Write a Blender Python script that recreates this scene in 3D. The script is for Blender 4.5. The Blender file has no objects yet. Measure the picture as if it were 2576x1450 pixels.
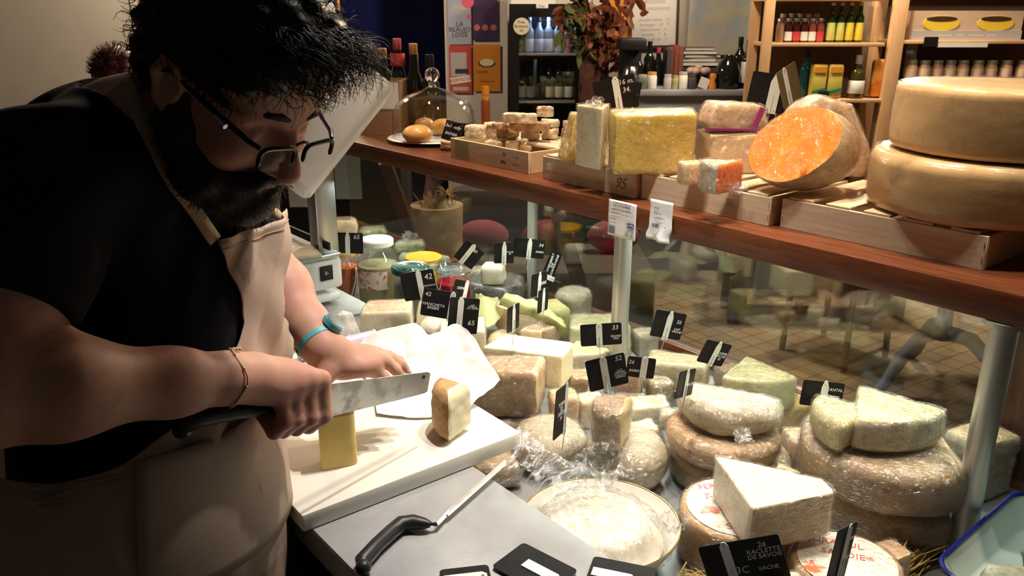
import bpy, bmesh, math, random
from mathutils import Vector, Matrix, noise, Euler
random.seed(7)
S = bpy.context.scene
COL = S.collection
R = math.radians
# ---------------------------------------------------------------- camera
FPX, PITCH, YAW, HC = 2050.0, R(18.5), R(39.4), 1.65
FWH = Vector((-math.cos(YAW), math.sin(YAW), 0)); RT = Vector((math.sin(YAW), math.cos(YAW), 0)); UP = Vector((0, 0, 1))
FWD = FWH*math.cos(PITCH) - UP*math.sin(PITCH); UPV = FWH*math.sin(PITCH) + UP*math.cos(PITCH)
CAM = Vector((0, 0, HC))
cd = bpy.data.cameras.new('camera'); cam = bpy.data.objects.new('camera', cd); COL.objects.link(cam)
cd.sensor_width = 36; cd.lens = 36*FPX/2576; cd.clip_start = 0.05
cam.matrix_world = Matrix((( RT.x, UPV.x, -FWD.x, CAM.x), (RT.y, UPV.y, -FWD.y, CAM.y), (RT.z, UPV.z, -FWD.z, CAM.z), (0, 0, 0, 1)))
cd.dof.use_dof = True; cd.dof.focus_distance = 1.45; cd.dof.aperture_fstop = 13.0
S.camera = cam
# ---------------------------------------------------------------- world, lamps, exposure
S.view_settings.view_transform = 'Standard'; S.view_settings.look = 'None'
S.view_settings.exposure = 0.0; S.view_settings.gamma = 1.0; S.view_settings.use_curve_mapping = False
S.cycles.transparent_max_bounces = 32; S.cycles.max_bounces = 10
W = bpy.data.worlds.new('world'); S.world = W; W.use_nodes = True
W.node_tree.nodes['Background'].inputs[0].default_value = (1.0, 0.86, 0.75, 1); W.node_tree.nodes['Background'].inputs[1].default_value = 0.015
ANG = math.atan2(RT.y, RT.x)
def atB0(px, b, z):
    p = FWH*b + RT*((px-1288)/FPX*b*1.03); return (p.x, p.y, z)
def lamp(kind, name, loc, power, col, target=None, size=0.05, spot=80, blend=0.6, sx=None, sy=None):
    d = bpy.data.lights.new(name, kind); o = bpy.data.objects.new(name, d); COL.objects.link(o)
    o.location = loc; d.energy = power; d.color = col
    if kind == 'AREA':
        d.shape = 'RECTANGLE'; d.size = sx; d.size_y = sy
    else:
        d.shadow_soft_size = size
    if kind == 'SPOT':
        d.spot_size = R(spot); d.spot_blend = blend
    if target is not None:
        o.rotation_euler = (Vector(target) - Vector(loc)).to_track_quat('-Z', 'Y').to_euler()
    return o
WARM = (1.0, 0.80, 0.58); NEUT = (1.0, 0.90, 0.78); COOL = (0.90, 1.0, 0.84)
lamp('SPOT', 'spot_board', (-1.02, 0.98, 2.45), 74, (1.0, 0.93, 0.84), (-1.06, 0.80, 0.9), 0.025, 66, 0.7)
lamp('SPOT', 'spot_case', (-0.85, 1.16, 2.5), 46, (1.0, 0.93, 0.82), (-0.85, 1.08, 0.9), 0.03, 80, 0.8)
for i, (lx, pw) in enumerate(((-2.35, 42), (-1.65, 66), (-1.0, 62), (-0.35, 42))):
    lamp('SPOT', 'spot_counter', (lx, 1.42, 2.5), pw, WARM, (lx, 1.50, 1.2), 0.03, 82, 0.7)
lamp('AREA', 'case_strip', (-1.5, 1.47, 1.185), 9.0, COOL, (-1.5, 1.30, 0.7), sx=2.3, sy=0.03)
lamp('POINT', 'room_light', (-4.4, 1.7, 2.5), 95, WARM, size=0.12)
lamp('POINT', 'room_light', (-2.2, 4.2, 2.6), 150, WARM, size=0.12)
lamp('SPOT', 'shelf_spot', (-0.9, 3.3, 2.6), 55, WARM, (-1.35, 5.0, 1.3), 0.06, 90, 0.8)
lamp('POINT', 'room_light', atB0(1720, 4.3, 2.55), 75, WARM, size=0.12)  # added lamp without a fixture, brightens the wall behind the sideboard
lamp('POINT', 'rear_lamp', (0.9, -0.6, 2.5), 0.6, NEUT, size=0.25)
# ---------------------------------------------------------------- where things stand: photo pixel -> point of the place
def ray(px, py): return FWD + RT*((px-1288)/FPX) - UPV*((py-725)/FPX)
def atZ(px, py, z):
    r = ray(px, py); return CAM + r*((z-HC)/r.z)
def atY(px, py, y):
    r = ray(px, py); return CAM + r*(y/r.y)
def atX(px, py, x):
    r = ray(px, py); return CAM + r*(x/r.x)
def atD(px, py, d): return CAM + ray(px, py)*d
def atB(px, py, b):
    r = ray(px, py); return CAM + r*(b/r.dot(FWH))
# ---------------------------------------------------------------- materials
def _n(nt, t, **k):
    n = nt.nodes.new(t)
    for a, b in k.items(): setattr(n, a, b)
    return n
def mat(name, c, rough=0.5, metal=0.0, c2=None, scale=20, detail=6, lo=0.35, hi=0.65, stretch=None, bump=0, bscale=60, coat=0, coat_bump=0,
        sss=0, trans=0, ior=1.45, emit=None, estr=0, sheen=0, spec=None, c3=None, scale3=6, lo3=0.5, hi3=0.7, rough2=None, kind='NOISE'):
    m = bpy.data.materials.new(name); m.use_nodes = True; nt = m.node_tree; p = nt.nodes['Principled BSDF']
    p.inputs['Base Color'].default_value = (*c, 1); p.inputs['Roughness'].default_value = rough; p.inputs['Metallic'].default_value = metal
    p.inputs['IOR'].default_value = ior
    if coat: p.inputs['Coat Weight'].default_value = coat; p.inputs['Coat Roughness'].default_value = 0.08
    if sss:
        p.inputs['Subsurface Weight'].default_value = sss; p.inputs['Subsurface Radius'].default_value = (0.9, 0.55, 0.3); p.inputs['Subsurface Scale'].default_value = 0.012
    if trans: p.inputs['Transmission Weight'].default_value = trans
    if sheen: p.inputs['Sheen Weight'].default_value = sheen
    if spec is not None: p.inputs['Specular IOR Level'].default_value = spec
    if emit: p.inputs['Emission Color'].default_value = (*emit, 1); p.inputs['Emission Strength'].default_value = estr
    tc = _n(nt, 'ShaderNodeTexCoord'); vec = tc.outputs['Object']
    if stretch:
        mp = _n(nt, 'ShaderNodeMapping'); mp.inputs['Scale'].default_value = stretch; nt.links.new(vec, mp.inputs['Vector']); vec = mp.outputs['Vector']
    def tex(sc, det=6, k='NOISE'):
        if k == 'VORONOI':
            t = _n(nt, 'ShaderNodeTexVoronoi'); t.inputs['Scale'].default_value = sc; nt.links.new(vec, t.inputs['Vector']); return t.outputs['Distance']
        t = _n(nt, 'ShaderNodeTexNoise'); t.inputs['Scale'].default_value = sc; t.inputs['Detail'].default_value = det; t.inputs['Roughness'].default_value = 0.6
        nt.links.new(vec, t.inputs['Vector']); return t.outputs['Fac']
    def ramp(src, a, b):
        mr = _n(nt, 'ShaderNodeMapRange'); mr.inputs['From Min'].default_value = a; mr.inputs['From Max'].default_value = b; nt.links.new(src, mr.inputs['Value']); return mr.outputs['Result']
    cur = None
    if c2:
        mx = _n(nt, 'ShaderNodeMix', data_type='RGBA'); mx.inputs['A'].default_value = (*c, 1); mx.inputs['B'].default_value = (*c2, 1)
        f = ramp(tex(scale, detail, kind), lo, hi); nt.links.new(f, mx.inputs['Factor']); cur = mx.outputs['Result']
        if rough2 is not None:
            mr = _n(nt, 'ShaderNodeMapRange'); mr.inputs['To Min'].default_value = rough; mr.inputs['To Max'].default_value = rough2; nt.links.new(f, mr.inputs['Value']); nt.links.new(mr.outputs['Result'], p.inputs['Roughness'])
    if c3:
        mx2 = _n(nt, 'ShaderNodeMix', data_type='RGBA'); mx2.inputs['B'].default_value = (*c3, 1)
        if cur: nt.links.new(cur, mx2.inputs['A'])
        else: mx2.inputs['A'].default_value = (*c, 1)
        nt.links.new(ramp(tex(scale3, 8), lo3, hi3), mx2.inputs['Factor']); cur = mx2.outputs['Result']
    if cur: nt.links.new(cur, p.inputs['Base Color'])
    if bump:
        b = _n(nt, 'ShaderNodeBump'); b.inputs['Strength'].default_value = bump; b.inputs['Distance'].default_value = 0.002
        nt.links.new(tex(bscale, 5), b.inputs['Height']); nt.links.new(b.outputs['Normal'], p.inputs['Normal'])
    if coat_bump:
        b = _n(nt, 'ShaderNodeBump'); b.inputs['Strength'].default_value = coat_bump; b.inputs['Distance'].default_value = 0.003
        nt.links.new(tex(38, 4), b.inputs['Height']); nt.links.new(b.outputs['Normal'], p.inputs['Coat Normal'])
    return m
def film(name, tint=(1, 1, 1), rough=0.08, base=0.06, top=0.75, bump=0.9, bscale=30, white=0.0, stretch=(1, 1, 1)):
    """thin clear sheet: see-through with a glossy skin (and an optional milky share)"""
    m = bpy.data.materials.new(name); m.use_nodes = True; nt = m.node_tree; nt.nodes.remove(nt.nodes['Principled BSDF']); out = nt.nodes['Material Output']
    tr = _n(nt, 'ShaderNodeBsdfTransparent'); tr.inputs[0].default_value = (*tint, 1)
    gl = _n(nt, 'ShaderNodeBsdfGlossy'); gl.inputs['Roughness'].default_value = rough
    lw = _n(nt, 'ShaderNodeLayerWeight'); lw.inputs['Blend'].default_value = 0.5; pw = _n(nt, 'ShaderNodeMath', operation='POWER'); pw.inputs[1].default_value = 4.0 if bump else 5.0; nt.links.new(lw.outputs['Facing'], pw.inputs[0])
    mr = _n(nt, 'ShaderNodeMapRange'); mr.inputs['To Min'].default_value = base; mr.inputs['To Max'].default_value = top; nt.links.new(pw.outputs[0], mr.inputs['Value'])
    mx = _n(nt, 'ShaderNodeMixShader'); nt.links.new(mr.outputs[0], mx.inputs[0]); nt.links.new(tr.outputs[0], mx.inputs[1]); nt.links.new(gl.outputs[0], mx.inputs[2])
    last = mx.outputs[0]
    tc = _n(nt, 'ShaderNodeTexCoord'); mp = _n(nt, 'ShaderNodeMapping'); mp.inputs['Scale'].default_value = stretch; nt.links.new(tc.outputs['Object'], mp.inputs['Vector'])
    if bump:
        ns = _n(nt, 'ShaderNodeTexNoise'); ns.inputs['Scale'].default_value = bscale; ns.inputs['Detail'].default_value = 4; ns.inputs['Distortion'].default_value = 1.5
        nt.links.new(mp.outputs[0], ns.inputs['Vector'])
        b = _n(nt, 'ShaderNodeBump'); b.inputs['Strength'].default_value = bump; b.inputs['Distance'].default_value = 0.008
        nt.links.new(ns.outputs['Fac'], b.inputs['Height']); nt.links.new(b.outputs['Normal'], gl.inputs['Normal']); nt.links.new(b.outputs['Normal'], lw.inputs['Normal'])
    if white:
        df = _n(nt, 'ShaderNodeBsdfDiffuse'); df.inputs[0].default_value = (0.85, 0.85, 0.88, 1)
        n2 = _n(nt, 'ShaderNodeTexNoise'); n2.inputs['Scale'].default_value = bscale*0.8; n2.inputs['Detail'].default_value = 5; n2.inputs['Distortion'].default_value = 2.0; nt.links.new(mp.outputs[0], n2.inputs['Vector'])
        r2 = _n(nt, 'ShaderNodeMapRange'); r2.inputs['From Min'].default_value = 0.48; r2.inputs['From Max'].default_value = 0.75; r2.inputs['To Max'].default_value = white; nt.links.new(n2.outputs['Fac'], r2.inputs['Value'])
        m2 = _n(nt, 'ShaderNodeMixShader'); nt.links.new(r2.outputs[0], m2.inputs[0]); nt.links.new(last, m2.inputs[1]); nt.links.new(df.outputs[0], m2.inputs[2]); last = m2.outputs[0]
    nt.links.new(last, out.inputs['Surface']); return m
M = {}
M['wood_red'] = mat('wood_red', (0.17, 0.052, 0.019), 0.33, c2=(0.095, 0.026, 0.010), scale=9, stretch=(1.2, 14, 14), bump=0.15, bscale=12)
M['wood_dark'] = mat('wood_dark', (0.075, 0.028, 0.014), 0.45, c2=(0.035, 0.013, 0.008), scale=8, stretch=(12, 12, 1.2))
M['crate'] = mat('crate', (0.66, 0.50, 0.33), 0.6, c2=(0.78, 0.63, 0.45), scale=10, stretch=(1.5, 16, 16), bump=0.1, bscale=30)
M['crate_end'] = mat('crate_end', (0.60, 0.42, 0.25), 0.65, c2=(0.72, 0.53, 0.34), scale=10, stretch=(16, 1.5, 16))
M['steel'] = mat('steel', (0.46, 0.465, 0.48), 0.40, 0.35, c2=(0.37, 0.375, 0.39), scale=9, detail=9, lo=.3, hi=.7, bump=0.10, bscale=160, rough2=0.34)
M['steel_floor'] = mat('steel_floor', (0.36, 0.38, 0.40), 0.4, 0.6, c2=(0.27, 0.29, 0.30), scale=10, bump=0.1, bscale=60)
M['post'] = mat('post', (0.52, 0.53, 0.50), 0.36, 0.65)
M['chrome'] = mat('chrome', (0.75, 0.76, 0.76), 0.18, 1.0)
M['alu'] = mat('alu', (0.55, 0.56, 0.58), 0.3, 0.9)
M['white_plastic'] = mat('white_plastic', (0.80, 0.79, 0.80), 0.38)
M['hdpe'] = mat('hdpe', (0.78, 0.76, 0.69), 0.45, c2=(0.74, 0.72, 0.64), scale=14, sss=0.08, bump=0.08, bscale=120)
M['black_plastic'] = mat('black_plastic', (0.012, 0.012, 0.014), 0.42, bump=0.1, bscale=300)
M['black'] = mat('black', (0.008, 0.008, 0.009), 0.6)
M['slate'] = mat('slate', (0.006, 0.006, 0.007), 0.45, c2=(0.014, 0.014, 0.016), scale=30, spec=.25)
M['clip'] = mat('clip', (0.78, 0.80, 0.76), 0.4)
M['chalk'] = mat('chalk', (0.85, 0.85, 0.83), 0.9)
M['ink'] = mat('ink', (0.03, 0.03, 0.05), 0.7)
M['blue_ink'] = mat('blue_ink', (0.03, 0.07, 0.25), 0.7)
M['paper'] = mat('paper', (0.85, 0.85, 0.86), 0.6, bump=0.2, bscale=14)
M['wrap'] = film('wrap', rough=.10, base=0.15, top=0.8, bump=1.0, bscale=75, white=0.16)
M['wrap_tight'] = film('wrap_tight', rough=.13, base=0.13, top=0.65, bump=1.0, bscale=55, white=0.10, stretch=(1, 1, 2.0))
M['wrap_soft'] = film('wrap_soft', rough=.22, base=0.035, top=0.5, bump=0.25, bscale=18, white=0.0, stretch=(.6, .6, 3))
M['wrap_clear'] = film('wrap_clear', rough=.07, base=0.15, top=0.75, bump=1.0, bscale=40, white=0.10)
M['wrap_thin'] = film('wrap_thin', rough=.07, base=0.06, top=0.6, bump=1.0, bscale=36, white=0.03)
M['wrap_milky'] = film('wrap_milky', rough=.07, base=0.15, top=0.75, bump=1.0, bscale=50, white=0.42)
M['glass'] = film('glass', tint=(0.97, 0.985, 0.975), rough=0.0, base=0.05, top=0.9, bump=0)
M['pane'] = film('pane', tint=(0.95, 0.97, 0.955), rough=0.0, base=0.10, top=0.9, bump=0)
M['lens_glass'] = film('lens_glass', tint=(.95,.95,.96), rough=0.0, base=0.02, top=0.30, bump=0)
M['jar_glass'] = film('jar_glass', tint=(0.985, 0.99, 0.98), rough=0.03, base=0.07, top=0.9, bump=0)
M['gold'] = mat('gold', (0.75, 0.55, 0.2), 0.3, 1.0)
def cheese_mats(k, rind, rind2, paste, paste2, sc=14, coat=0.0, bump=0.4):
    M['r_'+k] = mat('rind_'+k, rind, 0.7, c2=rind2, scale=sc, lo=.38, hi=.62, c3=tuple(x*.55 for x in rind), scale3=sc*2.3, lo3=.56, hi3=.75, bump=min(1.0, bump*2.0), bscale=95, coat=coat, coat_bump=0.8 if coat else 0)
    M['p_'+k] = mat('paste_'+k, paste, 0.5, c2=paste2, scale=11, sss=0.06, bump=0.45, bscale=120, c3=tuple(x*.72 for x in paste), scale3=55, lo3=.60, hi3=.78, coat=coat, coat_bump=0.8 if coat else 0)
cheese_mats('tan', (0.44, 0.27, 0.12), (0.27, 0.16, 0.07), (0.70, 0.53, 0.27), (0.62, 0.45, 0.20))
cheese_mats('brown', (0.27, 0.17, 0.08), (0.42, 0.31, 0.17), (0.62, 0.45, 0.21), (0.52, 0.36, 0.15))
cheese_mats('grey', (0.38, 0.31, 0.20), (0.54, 0.47, 0.34), (0.72, 0.62, 0.38), (0.64, 0.53, 0.30))
cheese_mats('cream', (0.68, 0.54, 0.33), (0.56, 0.42, 0.22), (0.82, 0.73, 0.50), (0.78, 0.68, 0.43))
cheese_mats('pale', (0.62, 0.49, 0.28), (0.70, 0.58, 0.38), (0.78, 0.69, 0.43), (0.70, 0.60, 0.34))
cheese_mats('yellow', (0.58, 0.38, 0.12), (0.46, 0.29, 0.09), (0.66, 0.44, 0.06), (0.72, 0.51, 0.11))
cheese_mats('green', (0.40, 0.35, 0.14), (0.54, 0.48, 0.24), (0.66, 0.57, 0.27), (0.56, 0.47, 0.18))
cheese_mats('orange', (0.33, 0.20, 0.10), (0.52, 0.38, 0.22), (0.80, 0.165, 0.004), (0.88, 0.245, 0.010))
cheese_mats('pinkish', (0.58, 0.36, 0.19), (0.68, 0.48, 0.29), (0.78, 0.58, 0.32), (0.70, 0.46, 0.24))
cheese_mats('parm', (0.50, 0.30, 0.12), (0.58, 0.37, 0.17), (0.82, 0.66, 0.38), (0.75, 0.58, 0.30), 5, bump=0.1)
cheese_mats('goat', (0.50, 0.35, 0.21), (0.84, 0.74, 0.56), (0.85, 0.78, 0.62), (0.75, 0.65, 0.48), 40, bump=0.9)
cheese_mats('goatbrown', (0.30, 0.16, 0.08), (0.50, 0.33, 0.19), (0.8, 0.7, 0.5), (0.7, 0.55, 0.35), 40, bump=0.9)
cheese_mats('blue', (0.78, 0.74, 0.64), (0.45, 0.43, 0.45), (0.84, 0.80, 0.68), (0.42, 0.42, 0.46), 45)
cheese_mats('ash', (0.20, 0.22, 0.15), (0.40, 0.42, 0.33), (0.8, 0.78, 0.7), (0.7, 0.68, 0.6), 30, bump=0.8)
cheese_mats('white', (0.74, 0.68, 0.55), (0.64, 0.56, 0.40), (0.82, 0.77, 0.62), (0.76, 0.68, 0.50), 20)
# ---------------------------------------------------------------- mesh helpers
class MB:
    def __init__(s): s.bm = bmesh.new()
    def _mi(s, fs, mi, sm=True):
        for f in fs: f.material_index = mi; f.smooth = sm
    def box(s, c, d, mi=0, rot=None, bev=0.0, seg=2):
        r = bmesh.ops.create_cube(s.bm, size=1.0); vs = r['verts']
        bmesh.ops.scale(s.bm, vec=d, verts=vs)
        if bev:
            es = list({e for v in vs for e in v.link_edges})
            b = bmesh.ops.bevel(s.bm, geom=es, offset=bev, segments=seg, affect='EDGES', profile=0.5)
            vs = list({v for f in b['faces'] for v in f.verts} | {v for v in vs if v.is_valid})
        if rot is not None: bmesh.ops.rotate(s.bm, cent=(0, 0, 0), matrix=Euler(rot).to_matrix(), verts=vs)
        bmesh.ops.translate(s.bm, vec=c, verts=vs)
        s._mi({f for v in vs for f in v.link_faces}, mi); return vs
    def rings(s, rings, mi=0, closed=True, cap0=True, cap1=True):
        """loft through rings of points"""
        L = [[s.bm.verts.new(p) for p in r] for r in rings]; n = len(L[0]); fs = []
        for a, b in zip(L, L[1:]):
            for i in range(n if closed else n-1):
                j = (i+1) % n
                try: fs.append(s.bm.faces.new((a[i], a[j], b[j], b[i])))
                except ValueError: pass
        if cap0 and closed: fs.append(s.bm.faces.new(L[0][::-1]))
        if cap1 and closed: fs.append(s.bm.faces.new(L[-1]))
        s._mi(fs, mi); return L
    def lathe(s, prof, n=32, mi=0, c=(0, 0, 0), cap0=False, cap1=False):
        c = Vector(c)
        return s.rings([[c+Vector((max(r, 1e-5)*math.cos(2*math.pi*i/n), max(r, 1e-5)*math.sin(2*math.pi*i/n), z)) for i in range(n)] for r, z in prof], mi, True, cap0, cap1)
    def tube(s, pts, r, n=8, mi=0, squash=1.0, caps=True):
        pts = [Vector(p) for p in pts]; rr = r if isinstance(r, (list, tuple)) else [r]*len(pts); out = []; pn = None
        for i, p in enumerate(pts):
            t = (pts[min(i+1, len(pts)-1)] - pts[max(i-1, 0)]).normalized()
            if pn is None:
                pn = t.orthogonal().normalized() if abs(t.z) > 0.95 else t.cross(UP).normalized()
            pn = (pn - t*pn.dot(t)).normalized(); q = t.cross(pn)
            out.append([p + (pn*math.cos(2*math.pi*k/n) + q*math.sin(2*math.pi*k/n)*squash)*rr[i] for k in range(n)])
        return s.rings(out, mi, True, caps, caps)
    def prism(s, out2, z0, z1, mi=0, bev=0.0):
        a = [s.bm.verts.new((x, y, z0)) for x, y in out2]; b = [s.bm.verts.new((x, y, z1)) for x, y in out2]; n = len(a); fs = []
        fs.append(s.bm.faces.new(a[::-1])); fs.append(s.bm.faces.new(b))
        for i in range(n): fs.append(s.bm.faces.new((a[i], a[(i+1) % n], b[(i+1) % n], b[i])))
        s._mi(fs, mi)
        if bev:
            es = list({e for f in fs for e in f.edges}); r = bmesh.ops.bevel(s.bm, geom=es, offset=bev, segments=2, affect='EDGES')
            s._mi(r['faces'], mi)
        return a+b
    def ball(s, c, r, mi=0, sub=3, sc=(1, 1, 1), rot=None):
        v = bmesh.ops.create_icosphere(s.bm, subdivisions=sub, radius=r)['verts']; bmesh.ops.scale(s.bm, vec=sc, verts=v)
        if rot is not None: bmesh.ops.rotate(s.bm, cent=(0, 0, 0), matrix=Euler(rot).to_matrix(), verts=v)
        bmesh.ops.translate(s.bm, vec=c, verts=v); s._mi({f for q in v for f in q.link_faces}, mi); return v
    def jitter(s, amp, sc, seed=0, verts=None):
        o = Vector((seed*3.7, seed*1.3, seed*7.1))
        for v in (verts or s.bm.verts): v.co += noise.noise_vector(v.co*sc+o)*amp
    def xf(s, loc=(0, 0, 0), rot=(0, 0, 0), verts=None):
        bmesh.ops.transform(s.bm, matrix=Matrix.Translation(loc) @ Euler(rot).to_matrix().to_4x4(), verts=list(verts or s.bm.verts)); return s
    def done(s, name, mats, parent=None, ang=40, loc=None, rot=None, label=None):
        bmesh.ops.recalc_face_normals(s.bm, faces=s.bm.faces)
        me = bpy.data.meshes.new(name); s.bm.to_mesh(me); s.bm.free()
        for m in (mats if isinstance(mats, (list, tuple)) else [mats]): me.materials.append(M[m] if isinstance(m, str) else m)
        me.set_sharp_from_angle(angle=R(ang))
        o = bpy.data.objects.new(name, me); COL.objects.link(o); o.parent = parent
        if loc is not None: o.location = loc
        if rot is not None: o.rotation_euler = rot
        if label: o['label'] = label
        return o
def tag(o, label, cat, group=None):
    o['label'] = label; o['category'] = cat
    if group: o['group'] = group
    return o
def thing(name, label, cat, loc=(0, 0, 0), rot=(0, 0, 0), group=None):
    o = bpy.data.objects.new(name, None); COL.objects.link(o); o.empty_display_size = 0.05
    o.location = loc; o.rotation_euler = rot if isinstance(rot, (tuple, list, Euler)) else (0, 0, rot)
    return tag(o, label, cat, group)
def struct(o): o['kind'] = 'structure'; return o
def dup(root, loc, rot=None, label=None, group=None):
    r = root.copy(); COL.objects.link(r); r.location = loc
    if rot is not None: r.rotation_euler = rot
    if label: r['label'] = label
    if group: r['group'] = group
    for ch in list(root.children):
        c = ch.copy(); COL.objects.link(c); c.parent = r
        for g in ch.children:
            d = g.copy(); COL.objects.link(d); d.parent = c
    return r
def text(parent, s, size, loc, rot, m='chalk', name='writing', shear=0.0, ext=0.0002, align='CENTER', space=1.0):
    cu = bpy.data.curves.new(name, 'FONT'); cu.body = s; cu.size = size; cu.align_x = align; cu.align_y = 'CENTER'; cu.shear = shear; cu.extrude = ext; cu.space_line = space
    cu.resolution_u = 2
    t = bpy.data.objects.new(name, cu); COL.objects.link(t)
    dg = bpy.context.evaluated_depsgraph_get(); me = bpy.data.meshes.new_from_object(t.evaluated_get(dg)); COL.objects.unlink(t); bpy.data.objects.remove(t)
    me.materials.clear(); me.materials.append(M[m]); o = bpy.data.objects.new(name, me); COL.objects.link(o); o.parent = parent
    o.location = loc; o.rotation_euler = rot; return o
def slab_bm(out, cut, h, rnd=0.006, bulge=0.0, amp=0.002, nsc=18, seed=0, grow=0.0, taper=0.0, top_cut=False, step=0.008, shift=(0, 0)):
    """cheese body: outline (list of xy), cut[i] true where side i is a knife face; slots 0 rind, 1 paste"""
    b = MB(); P = []; F = []
    n = len(out)
    for i in range(n):
        a = Vector(out[i]); c = Vector(out[(i+1) % n]); k = max(1, int((c-a).length/step))
        for q in range(k): P.append(a.lerp(c, q/k)); F.append(cut[i])
    cx = sum((p for p in P), Vector((0, 0)))/len(P); N = len(P); rmean = sum((p-cx).length for p in P)/N
    # soften corners
    P = [(P[i-1]+P[i]*2+P[(i+1) % N])/4 for i in range(N)]
    rings = []; K = max(3, int(h/step))
    prof = [(0.0, rnd), (rnd*0.3, rnd*0.3), (rnd, 0.0)] + [(rnd+(h-2*rnd)*q/K, 0) for q in range(1, K)] + [(h-rnd, 0.0), (h-rnd*0.3, rnd*0.3), (h, rnd)]
    def ring(z, ins, f=1.0):
        s = (1-(ins-grow)/rmean) * (1-taper*z/h) * (1+bulge*math.sin(math.pi*min(max(z/h, 0), 1))) * f
        o = Vector((shift[0]*z/h, shift[1]*z/h))
        return [(*(cx+(p-cx)*s+o), z + (grow if z > h/2 else -grow*0.3)) for p in P]
    tops = [0.78, 0.52, 0.26, 0.03]
    allr = [ring(0, rnd, f) for f in reversed(tops)] + [ring(z, i) for z, i in prof] + [ring(h, rnd, f) for f in tops]
    L = b.rings(allr, 0)
    for f in b.bm.faces:
        zs = [v.co.z for v in f.verts]
    nb = len(tops)
    idx = {}
    for a in range(len(L)):
        for i, v in enumerate(L[a]): idx[v] = (a, i)
    for f in b.bm.faces:
        ii = [idx[v] for v in f.verts]; a0 = min(q[0] for q in ii)
        if len(f.verts) == 4:
            js = sorted({q[1] for q in ii}); i = js[0] if not (js[0] == 0 and js[-1] == N-1) else N-1
            if nb <= a0 < nb+len(prof)-1 and F[i]: f.material_index = 1
            if top_cut and a0 >= nb+len(prof)-2: f.material_index = 1
        elif top_cut and a0 > nb: f.material_index = 1
    if amp: b.jitter(amp, nsc, seed); b.jitter(amp*0.4, nsc*4, seed+5)
    for v in b.bm.verts: v.co.z = min(max(v.co.z, 0.0), h+max(grow, 0))
    return b
def sector(r, deg, n=None):
    """outline of a wedge of a wheel, tip at origin, opening about +x; returns outline, cut flags"""
    n = n or max(5, int(deg/7)); a = [R(-deg/2+deg*i/n) for i in range(n+1)]
    out = [(0, 0)] + [(r*math.cos(t), r*math.sin(t)) for t in a]; cut = [True] + [False]*n + [True]
    return out, cut
def disc(r, n=44): return [(r*math.cos(2*math.pi*i/n), r*math.sin(2*math.pi*i/n)) for i in range(n)], [False]*n
def halfd(r, f=0.0, n=24):
    """outline of a drum cut along a chord at x=f*r"""
    t0 = math.acos(f); a = [t0+(2*math.pi-2*t0)*i/n for i in range(n+1)]
    return [(r*math.cos(t), r*math.sin(t)) for t in a], [False]*n+[True]
def rect(w, d): return [(-w/2, -d/2), (w/2, -d/2), (w/2, d/2), (-w/2, d/2)], None
def cheese(label, loc, rot, oc, h, kind, wrap=None, cuts=None, name='cheese_piece', cat='cheese', group=None, seed=None, tuft=None, **k):
    out, cut = oc
    if cuts is not None: cut = cuts
    if cut is None: cut = [True]*len(out)
    seed = random.random()*50 if seed is None else seed
    t = thing(name, label, cat, loc, rot, group)
    rd, ps = ('r_'+kind, 'p_'+kind) if isinstance(kind, str) else ('r_'+kind[0], 'p_'+kind[1])
    slab_bm(out, cut, h, seed=seed, **k).done('cheese_body', [rd, ps], t, 50)
    if wrap:
        k2 = dict(k); k2['amp'] = k.get('amp', 0.002); k2['grow'] = 0.0022
        w = slab_bm(out, cut, h, seed=seed, **k2); w.bm.normal_update()
        for v in w.bm.verts: q = v.co+Vector((seed, 0, 0)); v.co += v.normal*(0.0030*(1-abs(noise.noise(Vector((q.x*26+q.y*9, q.y*26, q.z*15)))*2.2))**2*0.6) + noise.noise_vector(q*75)*0.0010; v.co.z = max(v.co.z, 0.0002)
        for f in w.bm.faces: f.material_index = 0
        if tuft:
            for (tx, ty, tz, s) in tuft: crumple(w, (tx, ty, tz), s, seed)
        w.done('plastic_wrap', [wrap], t, 60)
    return t
def crumple(b, c, s, seed=0):
    """gathered end of a sheet of film"""
    vs = b.ball(c, s, 0, 3, (1, 0.7, 0.6))
    for v in vs:
        d = v.co-Vector(c); v.co = Vector(c)+d*(1+1.1*noise.noise(d*55/s*0.05+Vector((seed, 3, 1))))
        v.co += noise.noise_vector(d*120+Vector((seed, 0, 4)))*s*0.25
# ================================================================= the setting
M['tiles'] = mat('tiles', (0.36, 0.25, 0.14), 0.35, c2=(0.27, 0.20, 0.14), scale=3)
def tile_mat():
    m = M['tiles']; nt = m.node_tree; p = nt.nodes['Principled BSDF']; tc = _n(nt, 'ShaderNodeTexCoord')
    mp = _n(nt, 'ShaderNodeMapping'); mp.inputs['Rotation'].default_value = (0, 0, R(8)); nt.links.new(tc.outputs['Object'], mp.inputs['Vector'])
    b = _n(nt, 'ShaderNodeTexBrick'); b.offset = 0.0; b.inputs['Scale'].default_value = 1.0; b.inputs['Brick Width'].default_value = 0.105; b.inputs['Row Height'].default_value = 0.105
    b.inputs['Mortar Size'].default_value = 0.004; b.inputs['Color1'].default_value = (0.40, 0.29, 0.16, 1); b.inputs['Color2'].default_value = (0.30, 0.23, 0.16, 1); b.inputs['Mortar'].default_value = (0.14, 0.105, 0.075, 1)
    nt.links.new(mp.outputs[0], b.inputs['Vector']); nt.links.new(b.outputs['Color'], p.inputs['Base Color'])
tile_mat()
b = MB(); b.box((-2, 2.5, -0.05), (14, 14, 0.1)); struct(b.done('floor', 'tiles'))
M['plaster'] = mat('plaster', (0.60, 0.55, 0.48), 0.85, c2=(0.54, 0.49, 0.42), scale=2.5, bump=0.1)
M['plaster_w'] = mat('plaster_white', (0.66, 0.60, 0.54), 0.85, c2=(0.60, 0.54, 0.48), scale=3)
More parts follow.
